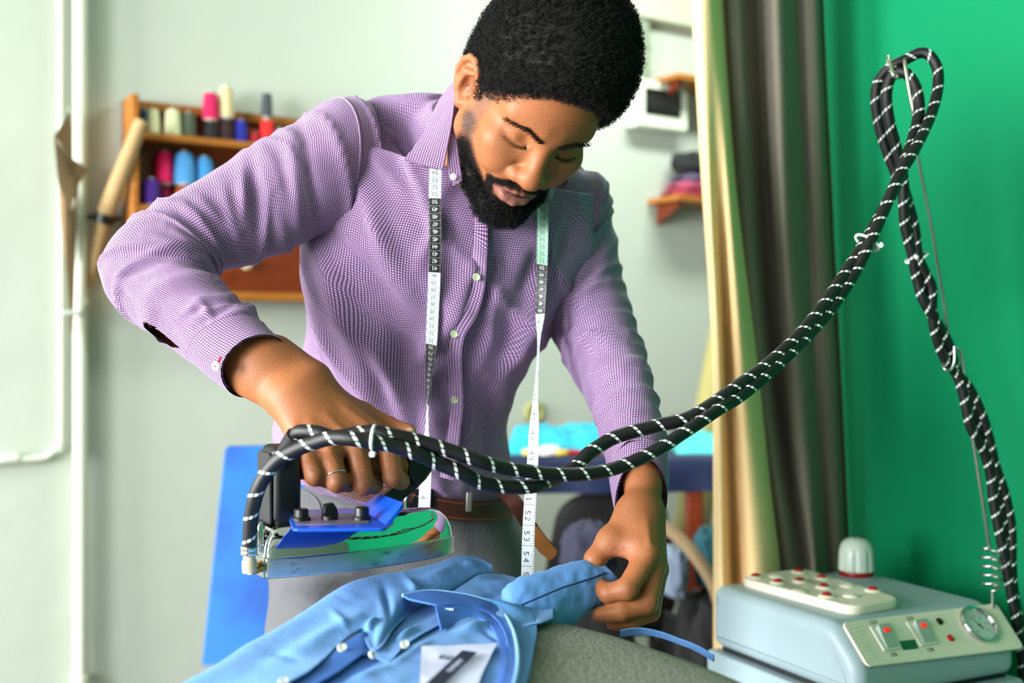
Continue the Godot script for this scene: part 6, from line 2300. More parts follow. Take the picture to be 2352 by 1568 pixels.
	var re := [[1122, 480], [1120, 520], [1118, 590], [1112, 665], [1094, 725], [1068, 770], [1060, 815], [1061, 860], [1063, 930], [1056, 1000], [1050, 1055], [1044, 1104]]
	var pts2 := PackedVector3Array()
	var uv2 := PackedVector2Array()
	var lc := curve(le.map(func(p): return Vector3(p[0], p[1], 0)), 6)
	var rc := curve(re.map(func(p): return Vector3(p[0], p[1], 0)), 6)
	var depth := []
	for i in lc.size():
		var mid := on_shirt((lc[i].x + rc[i].x) * 0.5, (lc[i].y + rc[i].y) * 0.5, 0.0)
		depth.append(-mid.z)
	var v2 := 0.0
	for i in lc.size():
		var d0 := 0.0
		var cnt := 0
		for j in range(maxi(i - 3, 0), mini(i + 4, lc.size())):
			d0 += depth[j]
			cnt += 1
		d0 /= cnt
		if i > 0: v2 += P(lc[i].x, lc[i].y, d0).distance_to(P(lc[i - 1].x, lc[i - 1].y, d0))
		for k in 7:
			var f := k / 6.0
			var x := lerpf(lc[i].x, rc[i].x, f)
			var y := lerpf(lc[i].y, rc[i].y, f)
			pts2.push_back(P(x, y, d0 - 0.0045 - 0.0012 * sin(PI * f) - 0.0006 * sin(v2 * 260.0)))
			uv2.push_back(Vector2(f * 0.018, v2) / CHECK)
	m = mb()
	m.sheet(pts2, 7, 0.0024, uv2)
	wear.call("button_placket", m.mesh(), gm, shirt)
	for b in [[1095, 636], [1044, 767], [1044, 918]]:
		var at := on_shirt(b[0], b[1], 0.0075)
		m = mb()
		m.lathe([Vector2(0.0001, -0.001), Vector2(0.0048, -0.001), Vector2(0.0050, 0.0008), Vector2(0.0040, 0.0018), Vector2(0.003, 0.0010), Vector2(0.0001, 0.0010)], 20, along(at, Vector3(0.1, -0.2, 1)))
		wear.call("button", m.mesh(), mat("button_green", Color(0.70, 0.76, 0.60), 0.3), shirt)
	shirt.set_meta("label", "purple and white checked button-front shirt")

func build_trousers(man: Node3D, wear: Callable) -> void:
	var f := Field.new()
	f.egg(P(913, 1204, 1.715), Vector3(0.178, 0.090, 0.116), 0.03)
	f.egg(P(915, 1310, 1.735), Vector3(0.172, 0.10, 0.112), 0.04)
	f.limb(P(766, 1290, 1.70), P(752, 1470, 1.67), 0.094, 0.084, 0.04)
	f.limb(P(752, 1470, 1.67), Vector3(-0.255, 0.50, -1.63), 0.084, 0.064, 0.03)
	f.limb(Vector3(-0.255, 0.50, -1.63), Vector3(-0.26, 0.07, -1.70), 0.064, 0.056, 0.02)
	f.limb(P(1080, 1310, 1.73), P(1080, 1480, 1.74), 0.094, 0.086, 0.04)
	f.limb(P(1080, 1480, 1.74), Vector3(-0.04, 0.50, -1.74), 0.086, 0.066, 0.03)
	f.limb(Vector3(-0.04, 0.50, -1.74), Vector3(-0.03, 0.07, -1.84), 0.066, 0.058, 0.02)
	for s in [[640, 1340, 800, 1310, 0.006], [650, 1400, 790, 1350, -0.005], [680, 1180, 760, 1160, 0.004], [690, 1140, 800, 1180, -0.004], [1060, 1210, 1090, 1320, 0.006], [1110, 1200, 1130, 1330, 0.006], [1085, 1200, 1110, 1330, -0.006], [1160, 1190, 1200, 1300, 0.005], [660, 1450, 720, 1350, 0.004]]:
		f.bump(P(s[0], s[1], 1.60), P(s[2], s[3], 1.60), 0.026, s[4] * 2.0)
	var m := mb()
	f.net(m, Vector3(-0.42, 0.05, -1.95), Vector3(0.16, 1.06, -1.48), 0.011)
	var tm := cloth("grey_trousers", Color(0.33, 0.33, 0.34), 260.0, 0.9, 0.4)
	var tr: MeshInstance3D = wear.call("trousers", m.mesh(), tm, man)
	m = mb()
	m.tube(curve([P(668, 1118, 1.60), P(700, 1128, 1.585), P(730, 1150, 1.575), P(740, 1185, 1.575)], 6), 0.0025, 8)
	wear.call("pocket_seam", m.mesh(), tm, tr)
	# belt: a band round the waist
	m = mb()
	var top := PackedVector3Array()
	var rows := [[0.0, 640, 1028, 1.69, 1188, 1156, 1.71, 0.130, 0.112, -0.021], [1.0, 634, 980, 1.685, 1186, 1111, 1.71, 0.130, 0.112, -0.022]]
	var band := {}
	ringloft(m, rows, 8, 120, 0.86, [], 0.0, 81, 0.1, band, true)
	ringloft(m, rows, 4, 120, 0.86, [], 0.0, 81, 0.1, {}, false, PackedVector2Array(), 0.02)
	var leather := mat("brown_leather", Color(0.22, 0.075, 0.035), 0.45)
	leather.normal_enabled = true
	leather.normal_texture = noise_tex(256, 0.2, 3, null, true, 2.0, 82)
	leather.normal_scale = 0.3
	leather.cull_mode = BaseMaterial3D.CULL_DISABLED
	var belt: MeshInstance3D = wear.call("belt", m.mesh(), leather, man)
	belt.set_meta("label", "brown leather belt with light stitching")
	m = mb()
	var bk := P(962, 1160, 1.575)
	m.slab(curve2([Vector2(-0.010, -0.022), Vector2(0.016, -0.024), Vector2(0.020, 0.0), Vector2(0.016, 0.024), Vector2(-0.010, 0.022), Vector2(-0.014, 0.0)], 4), -0.003, 0.002, Transform3D(Basis(Vector3(0, 0, 1), -0.12), bk), 0.0015, Vector2.ZERO, 2)
	wear.call("buckle", m.mesh(), mat("buckle_dark", Color(0.10, 0.10, 0.10), 0.25, 0.8), belt)
	m = mb()
	m.tube(curve([bk + Vector3(-0.010, 0.024, 0.003), bk + Vector3(-0.017, 0.012, 0.004), bk + Vector3(-0.018, 0.0, 0.004), bk + Vector3(-0.016, -0.014, 0.004), bk + Vector3(-0.010, -0.024, 0.003)], 5), 0.0022, 10)
	wear.call("buckle_rim", m.mesh(), mat("chrome", Color(0.82, 0.83, 0.82), 0.08, 1.0), belt)
	m = mb()
	m.slab(rounded_rect(0.008, 0.028, 0.002), -0.002, 0.002, Transform3D(Basis(Vector3(0, 0, 1), -0.05), P(1077, 1152, 1.585)), 0.001)
	wear.call("belt_keeper", m.mesh(), mat("keeper_steel", Color(0.6, 0.58, 0.55), 0.3, 0.9), belt)
	# stitches along both edges of the belt, where the belt faces the camera
	m = mb()
	for edge in [1, 7]:
		var nc: int = band.cols
		for k in range(nc / 4, nc * 3 / 4):
			var a: Vector3 = band.pts[edge * nc + k]
			var b: Vector3 = band.pts[edge * nc + k + 1]
			for h in [0.25, 0.75]:
				var p := a.lerp(b, h)
				m.box(p + Vector3(0.0, 0, 0.0006), Vector3(a.distance_to(b) * 0.30, 0.0014, 0.0014), 0.0003, Basis(Vector3.UP, atan2(-(b - a).z, (b - a).x)))
	wear.call("belt_stitches", m.mesh(), mat("stitch_tan", Color(0.48, 0.30, 0.17), 0.7), belt).set_meta("kind", "stuff")
	# strap end hanging from the waist, tan inside
	m = mb()
	var strip := func(line: Array, width: float, thick: float) -> ArrayMesh:
		var c := curve(line, 8)
		var pts := PackedVector3Array()
		for i in c.size():
			var t := (c[mini(i + 1, c.size() - 1)] - c[maxi(i - 1, 0)]).normalized()
			var s := t.cross(Vector3(0.35, 0, 1)).normalized()
			var k := float(i) / (c.size() - 1)
			var wd := width * (1.0 if k < 0.9 else sqrt(maxf(0.0, 1.0 - pow((k - 0.9) / 0.1, 2.0) * 0.9)))
			for j in 5: pts.push_back(c[i] + s * wd * (j / 4.0 - 0.5))
		var mm := mb()
		mm.sheet(pts, 5, thick)
		return mm.mesh()
	var st: MeshInstance3D = wear.call("belt_end", strip.call([P(1150, 1120, 1.62), P(1180, 1150, 1.60), P(1205, 1190, 1.60), P(1235, 1235, 1.61), P(1270, 1276, 1.62)], 0.021, 0.003), leather, belt)
	wear.call("belt_lining", strip.call([P(1222, 1218, 1.601), P(1240, 1241, 1.604), P(1256, 1260, 1.608), P(1272, 1279, 1.612)], 0.0185, 0.002), mat("tan_leather", Color(0.58, 0.34, 0.14), 0.6), belt)
	# shoes
	for s in [[-0.26, -1.70, 0.08], [-0.03, -1.84, -0.12]]:
		var sf := Field.new()
		sf.fr = Transform3D(Basis(Vector3.UP, s[2]), Vector3(s[0], 0, s[1]))
		sf.limb(Vector3(0, 0.045, -0.04), Vector3(0, 0.040, 0.10), 0.042, 0.043, 0.02)
		sf.limb(Vector3(0, 0.040, 0.10), Vector3(0, 0.034, 0.17), 0.043, 0.033, 0.02)
		sf.limb(Vector3(0, 0.06, -0.02), Vector3(0, 0.10, -0.01), 0.045, 0.046, 0.02)
		sf.egg(Vector3(0, -0.20, 0.05), Vector3(0.4, 0.2, 0.4), 0.004, 1)
		m = mb()
		sf.net(m, Vector3(s[0] - 0.1, -0.01, s[1] - 0.14), Vector3(s[0] + 0.1, 0.16, s[1] + 0.24), 0.008)
		wear.call("shoe", m.mesh(), mat("shoe_black", Color(0.03, 0.025, 0.02), 0.35), man)
var HEADT := Transform3D.IDENTITY

func build_body(man: Node3D, wear: Callable) -> void:
	HEADT = Transform3D(Basis(Vector3(0, 0, 1), deg_to_rad(-12.0)) * Basis(Vector3.UP, deg_to_rad(24.0)) * Basis(Vector3.RIGHT, deg_to_rad(50.0)), Vector3(0.0235, EYE + 0.2895, -1.40))
	var skin := Color(0.61, 0.38, 0.235).srgb_to_linear()
	var f := Field.new()
	f.base = skin
	# ---------------- head, in its own frame: x to the man's left, y up, z forward
	f.fr = HEADT
	f.egg(Vector3(0, 0.055, -0.014), Vector3(0.074, 0.088, 0.094), 0.02)
	f.egg(Vector3(0, -0.012, 0.026), Vector3(0.065, 0.088, 0.066), 0.025)
	f.egg(Vector3(0, 0.060, 0.040), Vector3(0.060, 0.050, 0.049), 0.025)
	for s in [-1.0, 1.0]:
		f.limb(Vector3(s * 0.054, -0.050, 0.006), Vector3(s * 0.014, -0.098, 0.070), 0.021, 0.018, 0.022)
		f.limb(Vector3(s * 0.060, 0.0, 0.004), Vector3(s * 0.054, -0.050, 0.006), 0.016, 0.020, 0.022)
		f.egg(Vector3(s * 0.046, -0.012, 0.061), Vector3(0.021, 0.017, 0.021), 0.02)
		f.egg(Vector3(s * 0.034, -0.034, 0.068), Vector3(0.021, 0.020, 0.019), 0.018)
		f.limb(Vector3(s * 0.010, 0.033, 0.085), Vector3(s * 0.045, 0.034, 0.066), 0.0085, 0.0085, 0.016)
	f.egg(Vector3(0, -0.097, 0.074), Vector3(0.023, 0.018, 0.018), 0.016)
	f.egg(Vector3(0, -0.058, 0.073), Vector3(0.032, 0.027, 0.024), 0.018)
	# nose
	f.limb(Vector3(0, 0.024, 0.085), Vector3(0, -0.018, 0.102), 0.0078, 0.0108, 0.012)
	f.egg(Vector3(0, -0.025, 0.1035), Vector3(0.0155, 0.0130, 0.0140), 0.010)
	for s in [-1.0, 1.0]:
		f.egg(Vector3(s * 0.0165, -0.0295, 0.0925), Vector3(0.0105, 0.0098, 0.0125), 0.006)
		f.egg(Vector3(s * 0.0085, -0.0390, 0.0985), Vector3(0.0050, 0.0045, 0.0065), 0.003, 1)
		# eye: socket, ball under closed lids, lash line, fold above the lid
		f.bump(Vector3(s * 0.028, 0.018, 0.085), Vector3(s * 0.040, 0.017, 0.078), 0.011, -0.0060)
		f.egg(Vector3(s * 0.0325, 0.0135, 0.0708), Vector3(0.0165, 0.0125, 0.0150), 0.004)
		for k in 6:
			var a := -1.0 + 2.0 * k / 6.0
			var b := -1.0 + 2.0 * (k + 1) / 6.0
			var pa := Vector3(s * (0.0325 + 0.0155 * a), 0.0060 + 0.0035 * a * a, 0.0848 - 0.0035 * a - 0.0045 * a * a)
			var pb := Vector3(s * (0.0325 + 0.0155 * b), 0.0060 + 0.0035 * b * b, 0.0848 - 0.0035 * b - 0.0045 * b * b)
			f.bump(pa, pb, 0.0022, -0.0017)
			if k > 0: f.paint(pa, pb, 0.0013, 0.0016, Color(0.012, 0.008, 0.006), 0.95)
			f.bump(pa + Vector3(0, 0.014, -0.002), pb + Vector3(0, 0.014, -0.002), 0.0022, -0.0012)
		f.egg(Vector3(s * 0.0160, 0.0100, 0.0835), Vector3(0.0040, 0.0040, 0.0040), 0.005)
		f.bump(Vector3(s * 0.020, -0.020, 0.088), Vector3(s * 0.038, -0.052, 0.078), 0.0055, -0.0022)   # fold beside the nose
		f.bump(Vector3(s * 0.030, 0.000, 0.083), Vector3(s * 0.046, 0.004, 0.074), 0.005, -0.0008)
	f.bump(Vector3(0, -0.058, 0.1), Vector3(0, -0.046, 0.1), 0.004, -0.0010)
	# lips
	var lip := [[-0.0245, -0.0600, 0.0835], [-0.013, -0.0555, 0.0935], [-0.004, -0.0535, 0.0975], [0.004, -0.0535, 0.0975], [0.013, -0.0555, 0.0935], [0.0245, -0.0600, 0.0835]]
	var low := [[-0.0225, -0.0620, 0.0845], [-0.012, -0.0685, 0.0925], [0.0, -0.0710, 0.0955], [0.012, -0.0685, 0.0925], [0.0225, -0.0620, 0.0845]]
	var part := [[-0.0245, -0.0608, 0.0870], [-0.012, -0.0610, 0.0965], [0.0, -0.0608, 0.1005], [0.012, -0.0610, 0.0965], [0.0245, -0.0608, 0.0870]]
	for i in lip.size() - 1:
		f.limb(Vector3(lip[i][0], lip[i][1], lip[i][2]), Vector3(lip[i + 1][0], lip[i + 1][1], lip[i + 1][2]), 0.0038 if i > 0 else 0.0026, 0.0038 if i < 4 else 0.0026, 0.005)
	for i in low.size() - 1:
		f.limb(Vector3(low[i][0], low[i][1], low[i][2]), Vector3(low[i + 1][0], low[i + 1][1], low[i + 1][2]), 0.0062 if i > 0 else 0.003, 0.0062 if i < 3 else 0.003, 0.005)
	for i in part.size() - 1:
		f.bump(Vector3(part[i][0], part[i][1], part[i][2]), Vector3(part[i + 1][0], part[i + 1][1], part[i + 1][2]), 0.0028, -0.0042)
	# the ears
	for s in [-1.0, 1.0]:
		var q := func(y: float, z: float, o: float) -> Vector3: return Vector3(s * (0.0755 + o), y - 0.003 + 0.22 * z * 0.0, z - 0.008)
		var rimp := [[0.002, 0.013, 0.000], [0.018, 0.015, 0.004], [0.030, 0.008, 0.009], [0.0335, -0.003, 0.0125], [0.029, -0.014, 0.0165], [0.018, -0.021, 0.0195], [0.003, -0.022, 0.0195], [-0.010, -0.018, 0.016], [-0.020, -0.011, 0.011]]
		for i in rimp.size() - 1:
			f.limb(q.call(rimp[i][0], rimp[i][1], rimp[i][2]), q.call(rimp[i + 1][0], rimp[i + 1][1], rimp[i + 1][2]), 0.0042, 0.0042, 0.003)
		f.limb(q.call(-0.020, -0.011, 0.011), q.call(-0.029, 0.000, 0.006), 0.0046, 0.0058, 0.006)
		f.limb(q.call(-0.029, 0.000, 0.006), q.call(-0.020, 0.008, 0.000), 0.0056, 0.005, 0.006)
		# floor of the ear, antihelix, tragus, hollow
		f.egg(q.call(0.004, -0.004, 0.004), Vector3(0.0042, 0.0305, 0.0185), 0.004, 0, Basis(Vector3.UP, -s * 0.72))
		f.limb(q.call(0.020, 0.003, 0.0085), q.call(0.011, -0.009, 0.0145), 0.0038, 0.0042, 0.004)
		f.limb(q.call(0.011, -0.009, 0.0145), q.call(-0.012, -0.010, 0.0130), 0.0042, 0.0040, 0.004)
		f.egg(q.call(-0.004, 0.000, 0.0085), Vector3(0.0070, 0.0125, 0.0075), 0.003, 1)
		f.egg(q.call(-0.008, 0.0095, 0.0040), Vector3(0.0040, 0.0065, 0.0040), 0.003)
		f.paint(q.call(-0.002, 0.001, 0.004), q.call(-0.008, 0.001, 0.004), 0.004, 0.006, Color(0.16, 0.055, 0.025), 0.6)
		f.paint(q.call(0.02, -0.01, 0.016), q.call(-0.01, -0.012, 0.016), 0.012, 0.012, Color(0.36, 0.13, 0.055), 0.55)
	# colours of the face
	var dark := Color(0.010, 0.007, 0.006)
	for s in [-1.0, 1.0]:
		f.paint(Vector3(s * 0.045, -0.012, 0.075), Vector3(s * 0.03, -0.022, 0.085), 0.008, 0.02, Color(0.36, 0.145, 0.065), 0.35)
		# beard along the jaw, fading up the cheek
		f.paint(Vector3(s * 0.0725, 0.042, 0.027), Vector3(s * 0.067, -0.034, 0.026), 0.006, 0.012, Color(0.10, 0.055, 0.035), 0.5)
		f.paint(Vector3(s * 0.067, -0.030, 0.018), Vector3(s * 0.056, -0.062, 0.028), 0.007, 0.013, dark, 0.7)
		f.paint(Vector3(s * 0.056, -0.062, 0.028), Vector3(s * 0.030, -0.096, 0.068), 0.014, 0.012, dark, 0.95)
		f.paint(Vector3(s * 0.030, -0.090, 0.080), Vector3(s * 0.036, -0.062, 0.082), 0.0055, 0.007, dark, 0.95)
		f.paint(Vector3(s * 0.035, -0.058, 0.084), Vector3(s * 0.016, -0.0465, 0.096), 0.0040, 0.0045, dark, 0.95)
		f.paint(Vector3(s * 0.016, -0.0465, 0.096), Vector3(s * 0.004, -0.0460, 0.101), 0.0034, 0.004, dark, 0.9)
		f.paint(Vector3(s * 0.011, 0.0285, 0.094), Vector3(s * 0.031, 0.0335, 0.088), 0.0023, 0.0024, dark, 0.85)
		f.paint(Vector3(s * 0.031, 0.0335, 0.088), Vector3(s * 0.053, 0.0275, 0.069), 0.0015, 0.0023, dark, 0.85)
		f.paint(Vector3(s * 0.0085, -0.0395, 0.0985), Vector3(s * 0.0085, -0.040, 0.0985), 0.003, 0.004, dark, 0.8)
	f.paint(Vector3(-0.02, -0.096, 0.085), Vector3(0.02, -0.096, 0.085), 0.016, 0.010, dark, 0.97)
	f.paint(Vector3(0, -0.080, 0.09), Vector3(0, -0.085, 0.09), 0.005, 0.005, dark, 0.9)
	f.paint(Vector3(-0.03, -0.105, 0.05), Vector3(0.03, -0.105, 0.05), 0.022, 0.015, dark, 0.8)
	var rose := Color(0.27, 0.105, 0.08)
	for i in lip.size() - 1: f.paint(Vector3(lip[i][0], lip[i][1] - 0.002, lip[i][2]), Vector3(lip[i + 1][0], lip[i + 1][1] - 0.002, lip[i + 1][2]), 0.0046, 0.0022, rose, 0.9)
	for i in low.size() - 1: f.paint(Vector3(low[i][0], low[i][1], low[i][2]), Vector3(low[i + 1][0], low[i + 1][1], low[i + 1][2]), 0.0070, 0.0022, rose, 0.9)
	for i in part.size() - 1: f.paint(Vector3(part[i][0], part[i][1], part[i][2] - 0.004), Vector3(part[i + 1][0], part[i + 1][1], part[i + 1][2] - 0.004), 0.0014, 0.002, Color(0.03, 0.008, 0.006), 0.9)
	# scalp under the hair
	f.paint(Vector3(0, 0.09, -0.06), Vector3(0, 0.06, -0.06), 0.07, 0.02, dark, 0.9)
	# ---------------- neck, trunk and limbs, in the room
	f.fr = Transform3D.IDENTITY
	var nb := P(1092, 345, 1.515)
	f.limb(HEADT * Vector3(0, -0.045, -0.022), nb, 0.054, 0.060, 0.03)
	f.limb(HEADT * Vector3(-0.052, -0.03, -0.015), P(1080, 400, 1.46), 0.014, 0.012, 0.02)
	f.limb(nb, P(1000, 700, 1.60), 0.062, 0.095, 0.04)
	f.limb(P(1000, 700, 1.62), P(915, 1180, 1.73), 0.09, 0.08, 0.04)
	f.limb(nb + Vector3(0, -0.03, 0), P(800, 350, 1.535), 0.032, 0.034, 0.03)
	f.limb(nb + Vector3(0, -0.03, 0), P(1310, 480, 1.63), 0.035, 0.032, 0.03)
	var re := P(312, 632, 1.39)
	f.limb(P(800, 350, 1.535), re, 0.034, 0.034, 0.02)
	f.limb(re, P(468, 765, 1.342), 0.037, 0.036, 0.02)
	f.limb(P(468, 765, 1.342), P(605, 838, 1.312), 0.036, 0.027, 0.02)
	var le := P(1395, 800, 1.56)
	f.limb(P(1310, 480, 1.63), le, 0.032, 0.030, 0.02)
	f.limb(le, P(1455, 1000, 1.43), 0.032, 0.030, 0.02)
	for x in [[790, -0.255, -1.63, -0.26, -1.70], [1060, -0.04, -1.74, -0.03, -1.84]]:
		f.limb(P(x[0] + 20, 1260, 1.73), Vector3(x[1], 0.50, x[2]), 0.05, 0.045, 0.03)
		f.limb(Vector3(x[1], 0.50, x[2]), Vector3(x[3], 0.10, x[4]), 0.045, 0.035, 0.02)
	# ---------------- right hand round the iron's handle
	f.limb(P(566, 866, 1.312), P(655, 920, 1.292), 0.022, 0.0175, 0.016)
	f.limb(P(636, 815, 1.322), P(720, 868, 1.312), 0.0225, 0.0185, 0.016)
	f.limb(P(605, 838, 1.312), P(690, 893, 1.300), 0.026, 0.022, 0.02)
	var rk := [[655, 922, 1.286, 706, 1050, 1.252], [672, 912, 1.288, 757, 1040, 1.260], [692, 898, 1.292, 820, 1029, 1.272], [718, 882, 1.304, 889, 1020, 1.288]]
	for i in 4:
		f.limb(P(rk[i][0], rk[i][1], rk[i][2]), P(rk[i][3], rk[i][4], rk[i][5]), 0.0175, 0.0118, 0.020)
	f.limb(P(700, 905, 1.31), P(800, 1010, 1.295), 0.020, 0.016, 0.02)   # palm
	f.limb(P(700, 915, 1.30), P(740, 1020, 1.275), 0.020, 0.014, 0.02)
	var rf := [
		[[706, 1050, 1.252], [724, 1092, 1.245], [748, 1098, 1.272], [752, 1076, 1.287], 0.0122],
		[[757, 1040, 1.260], [775, 1106, 1.248], [800, 1108, 1.280], [800, 1082, 1.297], 0.0126],
		[[820, 1029, 1.272], [836, 1112, 1.260], [858, 1112, 1.294], [856, 1082, 1.310], 0.0130],
		[[889, 1020, 1.288], [903, 1096, 1.275], [920, 1104, 1.308], [914, 1078, 1.323], 0.0126]]
	for w in rf:
		var r: float = w[4]
		f.limb(P(w[0][0], w[0][1], w[0][2]), P(w[1][0], w[1][1], w[1][2]), r, r * 0.93, 0.0045)
		f.limb(P(w[1][0], w[1][1], w[1][2]), P(w[2][0], w[2][1], w[2][2]), r * 0.93, r * 0.82, 0.0035)
		f.limb(P(w[2][0], w[2][1], w[2][2]), P(w[3][0], w[3][1], w[3][2]), r * 0.82, r * 0.70, 0.0035)
		f.bump(P(w[0][0] + 2, w[0][1] - 6, w[0][2] - 0.012), P(w[0][0] + 4, w[0][1], w[0][2] - 0.012), 0.010, 0.0022)
		f.bump(P(w[1][0], w[1][1] - 8, w[1][2] - 0.011), P(w[1][0], w[1][1], w[1][2] - 0.011), 0.007, 0.0010)
		var fd := (Vector2(w[1][0], w[1][1]) - Vector2(w[0][0], w[0][1])).normalized()
		var fn := Vector2(-fd.y, fd.x) * 13.0
		for c: float in [-7.0, -2.0, 3.0, 8.0]:
			var jc: Vector2 = Vector2(w[1][0], w[1][1]) + fd * (c - 6.0)
			f.bump(P(jc.x - fn.x, jc.y - fn.y, w[1][2] - r * 0.92), P(jc.x + fn.x, jc.y + fn.y, w[1][2] - r * 0.92), 0.0017, -0.0007)
		f.paint(P(w[1][0], w[1][1] - 4, w[1][2] - 0.010), P(w[1][0], w[1][1] + 4, w[1][2] - 0.010), 0.004, 0.010, Color(0.13, 0.055, 0.03), 0.45)
	for i in 4:   # tendons
		f.bump(P(rk[i][0], rk[i][1], rk[i][2] - 0.018).lerp(P(rk[i][3], rk[i][4], rk[i][5] - 0.012), 0.45), P(rk[i][3], rk[i][4] - 8, rk[i][5] - 0.012), 0.0042, 0.0032)
	f.bump(P(690, 925, 1.272), P(745, 945, 1.272), 0.0024, 0.0016)
	f.bump(P(745, 945, 1.272), P(795, 985, 1.272), 0.0024, 0.0016)
	f.bump(P(745, 945, 1.272), P(740, 1000, 1.265), 0.0022, 0.0014)
	f.bump(P(760, 915, 1.282), P(835, 965, 1.282), 0.0025, 0.0016)
	f.bump(P(640, 880, 1.285), P(650, 890, 1.285), 0.012, 0.003)
	f.limb(P(735, 915, 1.318), P(832, 950, 1.325), 0.019, 0.0135, 0.018)   # thumb
	f.limb(P(832, 950, 1.325), P(893, 978, 1.322), 0.0132, 0.0108, 0.006)
	f.limb(P(893, 978, 1.322), P(940, 990, 1.312), 0.0105, 0.0080, 0.004)
	f.paint(P(932, 983, 1.301), P(952, 988, 1.305), 0.0022, 0.0025, Color(0.66, 0.44, 0.30), 0.8)
	f.limb(P(800, 960, 1.31), P(880, 1010, 1.30), 0.013, 0.011, 0.014)   # web
	# ---------------- left hand at the cuff of the blue shirt
	f.limb(P(1455, 1000, 1.43), P(1476, 1110, 1.362), 0.027, 0.0205, 0.02)
	f.limb(P(1476, 1110, 1.362), P(1478, 1165, 1.335), 0.0205, 0.0190, 0.016)
	var lk := [[1466, 1165, 1.328, 1488, 1268, 1.292], [1478, 1172, 1.332, 1504, 1292, 1.306], [1486, 1178, 1.338, 1510, 1308, 1.326], [1488, 1185, 1.345, 1508, 1318, 1.346]]
	for i in 4:
		f.limb(P(lk[i][0], lk[i][1], lk[i][2]), P(lk[i][3], lk[i][4], lk[i][5]), 0.0155, 0.0122, 0.016)
	f.limb(P(1455, 1185, 1.33), P(1466, 1250, 1.305), 0.017, 0.014, 0.02)
	var lf := [
		[[1490, 1268, 1.292], [1441, 1352, 1.262], [1396, 1362, 1.268], [1372, 1342, 1.282], 0.0134],
		[[1504, 1292, 1.306], [1486, 1386, 1.274], [1428, 1404, 1.266], [1378, 1412, 1.268], 0.0132],
		[[1510, 1308, 1.326], [1494, 1404, 1.296], [1450, 1424, 1.284], [1408, 1430, 1.280], 0.0124],
		[[1508, 1318, 1.346], [1492, 1404, 1.322], [1458, 1420, 1.310], [1425, 1424, 1.304], 0.0112]]
	for w in lf:
		var r: float = w[4]
		f.limb(P(w[0][0], w[0][1], w[0][2]), P(w[1][0], w[1][1], w[1][2]), r, r * 0.92, 0.005)
		f.limb(P(w[1][0], w[1][1], w[1][2]), P(w[2][0], w[2][1], w[2][2]), r * 0.92, r * 0.82, 0.0035)
		f.limb(P(w[2][0], w[2][1], w[2][2]), P(w[3][0], w[3][1], w[3][2]), r * 0.82, r * 0.68, 0.0035)
		f.bump(P(w[0][0], w[0][1], w[0][2] - 0.013), P(w[0][0] + 1, w[0][1] + 4, w[0][2] - 0.013), 0.009, 0.0020)
		f.bump(P(w[1][0], w[1][1], w[1][2] - 0.012), P(w[1][0] + 2, w[1][1] + 2, w[1][2] - 0.012), 0.007, 0.0010)
		var fd := (Vector2(w[1][0], w[1][1]) - Vector2(w[0][0], w[0][1])).normalized()
		var fn := Vector2(-fd.y, fd.x) * 13.0
		for c: float in [-7.0, -2.0, 3.0, 8.0]:
			var jc: Vector2 = Vector2(w[1][0], w[1][1]) + fd * (c - 6.0)
			f.bump(P(jc.x - fn.x, jc.y - fn.y, w[1][2] - r * 0.92), P(jc.x + fn.x, jc.y + fn.y, w[1][2] - r * 0.92), 0.0017, -0.0007)
		f.paint(P(w[1][0] - 4, w[1][1] + 2, w[1][2] - 0.012), P(w[1][0] + 6, w[1][1] + 2, w[1][2] - 0.012), 0.003, 0.009, Color(0.16, 0.06, 0.03), 0.45)
	f.bump(P(1482, 1190, 1.305), P(1492, 1250, 1.28), 0.0036, 0.0024)
	f.bump(P(1500, 1200, 1.312), P(1506, 1280, 1.295), 0.0036, 0.0024)
	f.bump(P(1452, 1215, 1.305), P(1486, 1180, 1.31), 0.0026, 0.0014)
	f.bump(P(1486, 1180, 1.31), P(1496, 1140, 1.33), 0.0026, 0.0014)
	f.limb(P(1452, 1184, 1.328), P(1400, 1240, 1.308), 0.0165, 0.0138, 0.016)   # thumb
	f.limb(P(1400, 1240, 1.308), P(1366, 1284, 1.300), 0.0136, 0.0120, 0.008)
	f.limb(P(1366, 1284, 1.300), P(1356, 1318, 1.304), 0.0122, 0.0095, 0.004)
	f.limb(P(1412, 1246, 1.306), P(1466, 1264, 1.296), 0.0105, 0.0105, 0.016)   # web
	f.bump(P(1412, 1260, 1.292), P(1428, 1252, 1.286), 0.0022, -0.0014)
	f.bump(P(1420, 1268, 1.292), P(1438, 1262, 1.286), 0.0022, -0.0014)
	f.bump(P(1362, 1276, 1.286), P(1380, 1268, 1.286), 0.0018, -0.0010)
	f.paint(P(1415, 1268, 1.29), P(1440, 1262, 1.285), 0.006, 0.012, Color(0.42, 0.16, 0.09), 0.5)
	# ---------------- one mesh: fine cells on head and hands, coarse ones under the clothes
	var m := mb()
	m.colored = true
	var head := HEADT.origin
	f.net(m, head + Vector3(-0.135, -0.165, -0.15), head + Vector3(0.15, 0.16, 0.15), 0.0023)
	var hc := P(760, 990, 1.29)
	f.net(m, P(455, 1175, 1.25) + Vector3(0, 0, -0.14), P(975, 705, 1.25) + Vector3(0, 0, 0.035), 0.0026)
	f.net(m, P(1325, 1495, 1.25) + Vector3(0, 0, -0.155), P(1560, 1030, 1.25) + Vector3(0, 0, 0.02), 0.0026)
	var sides := [[Vector3(-0.48, 0.06, -1.92), Vector3(0.25, EYE + 0.14, -1.30)], ]
	var fb := Field.new()
	var body_m := mat("skin", Color.WHITE, 0.5)
	body_m.metallic_specular = 0.38
	# the hidden rest of the body, coarse
	f.net(m, Vector3(-0.50, 0.07, -1.92), Vector3(0.26, 1.36, -1.345), 0.016)
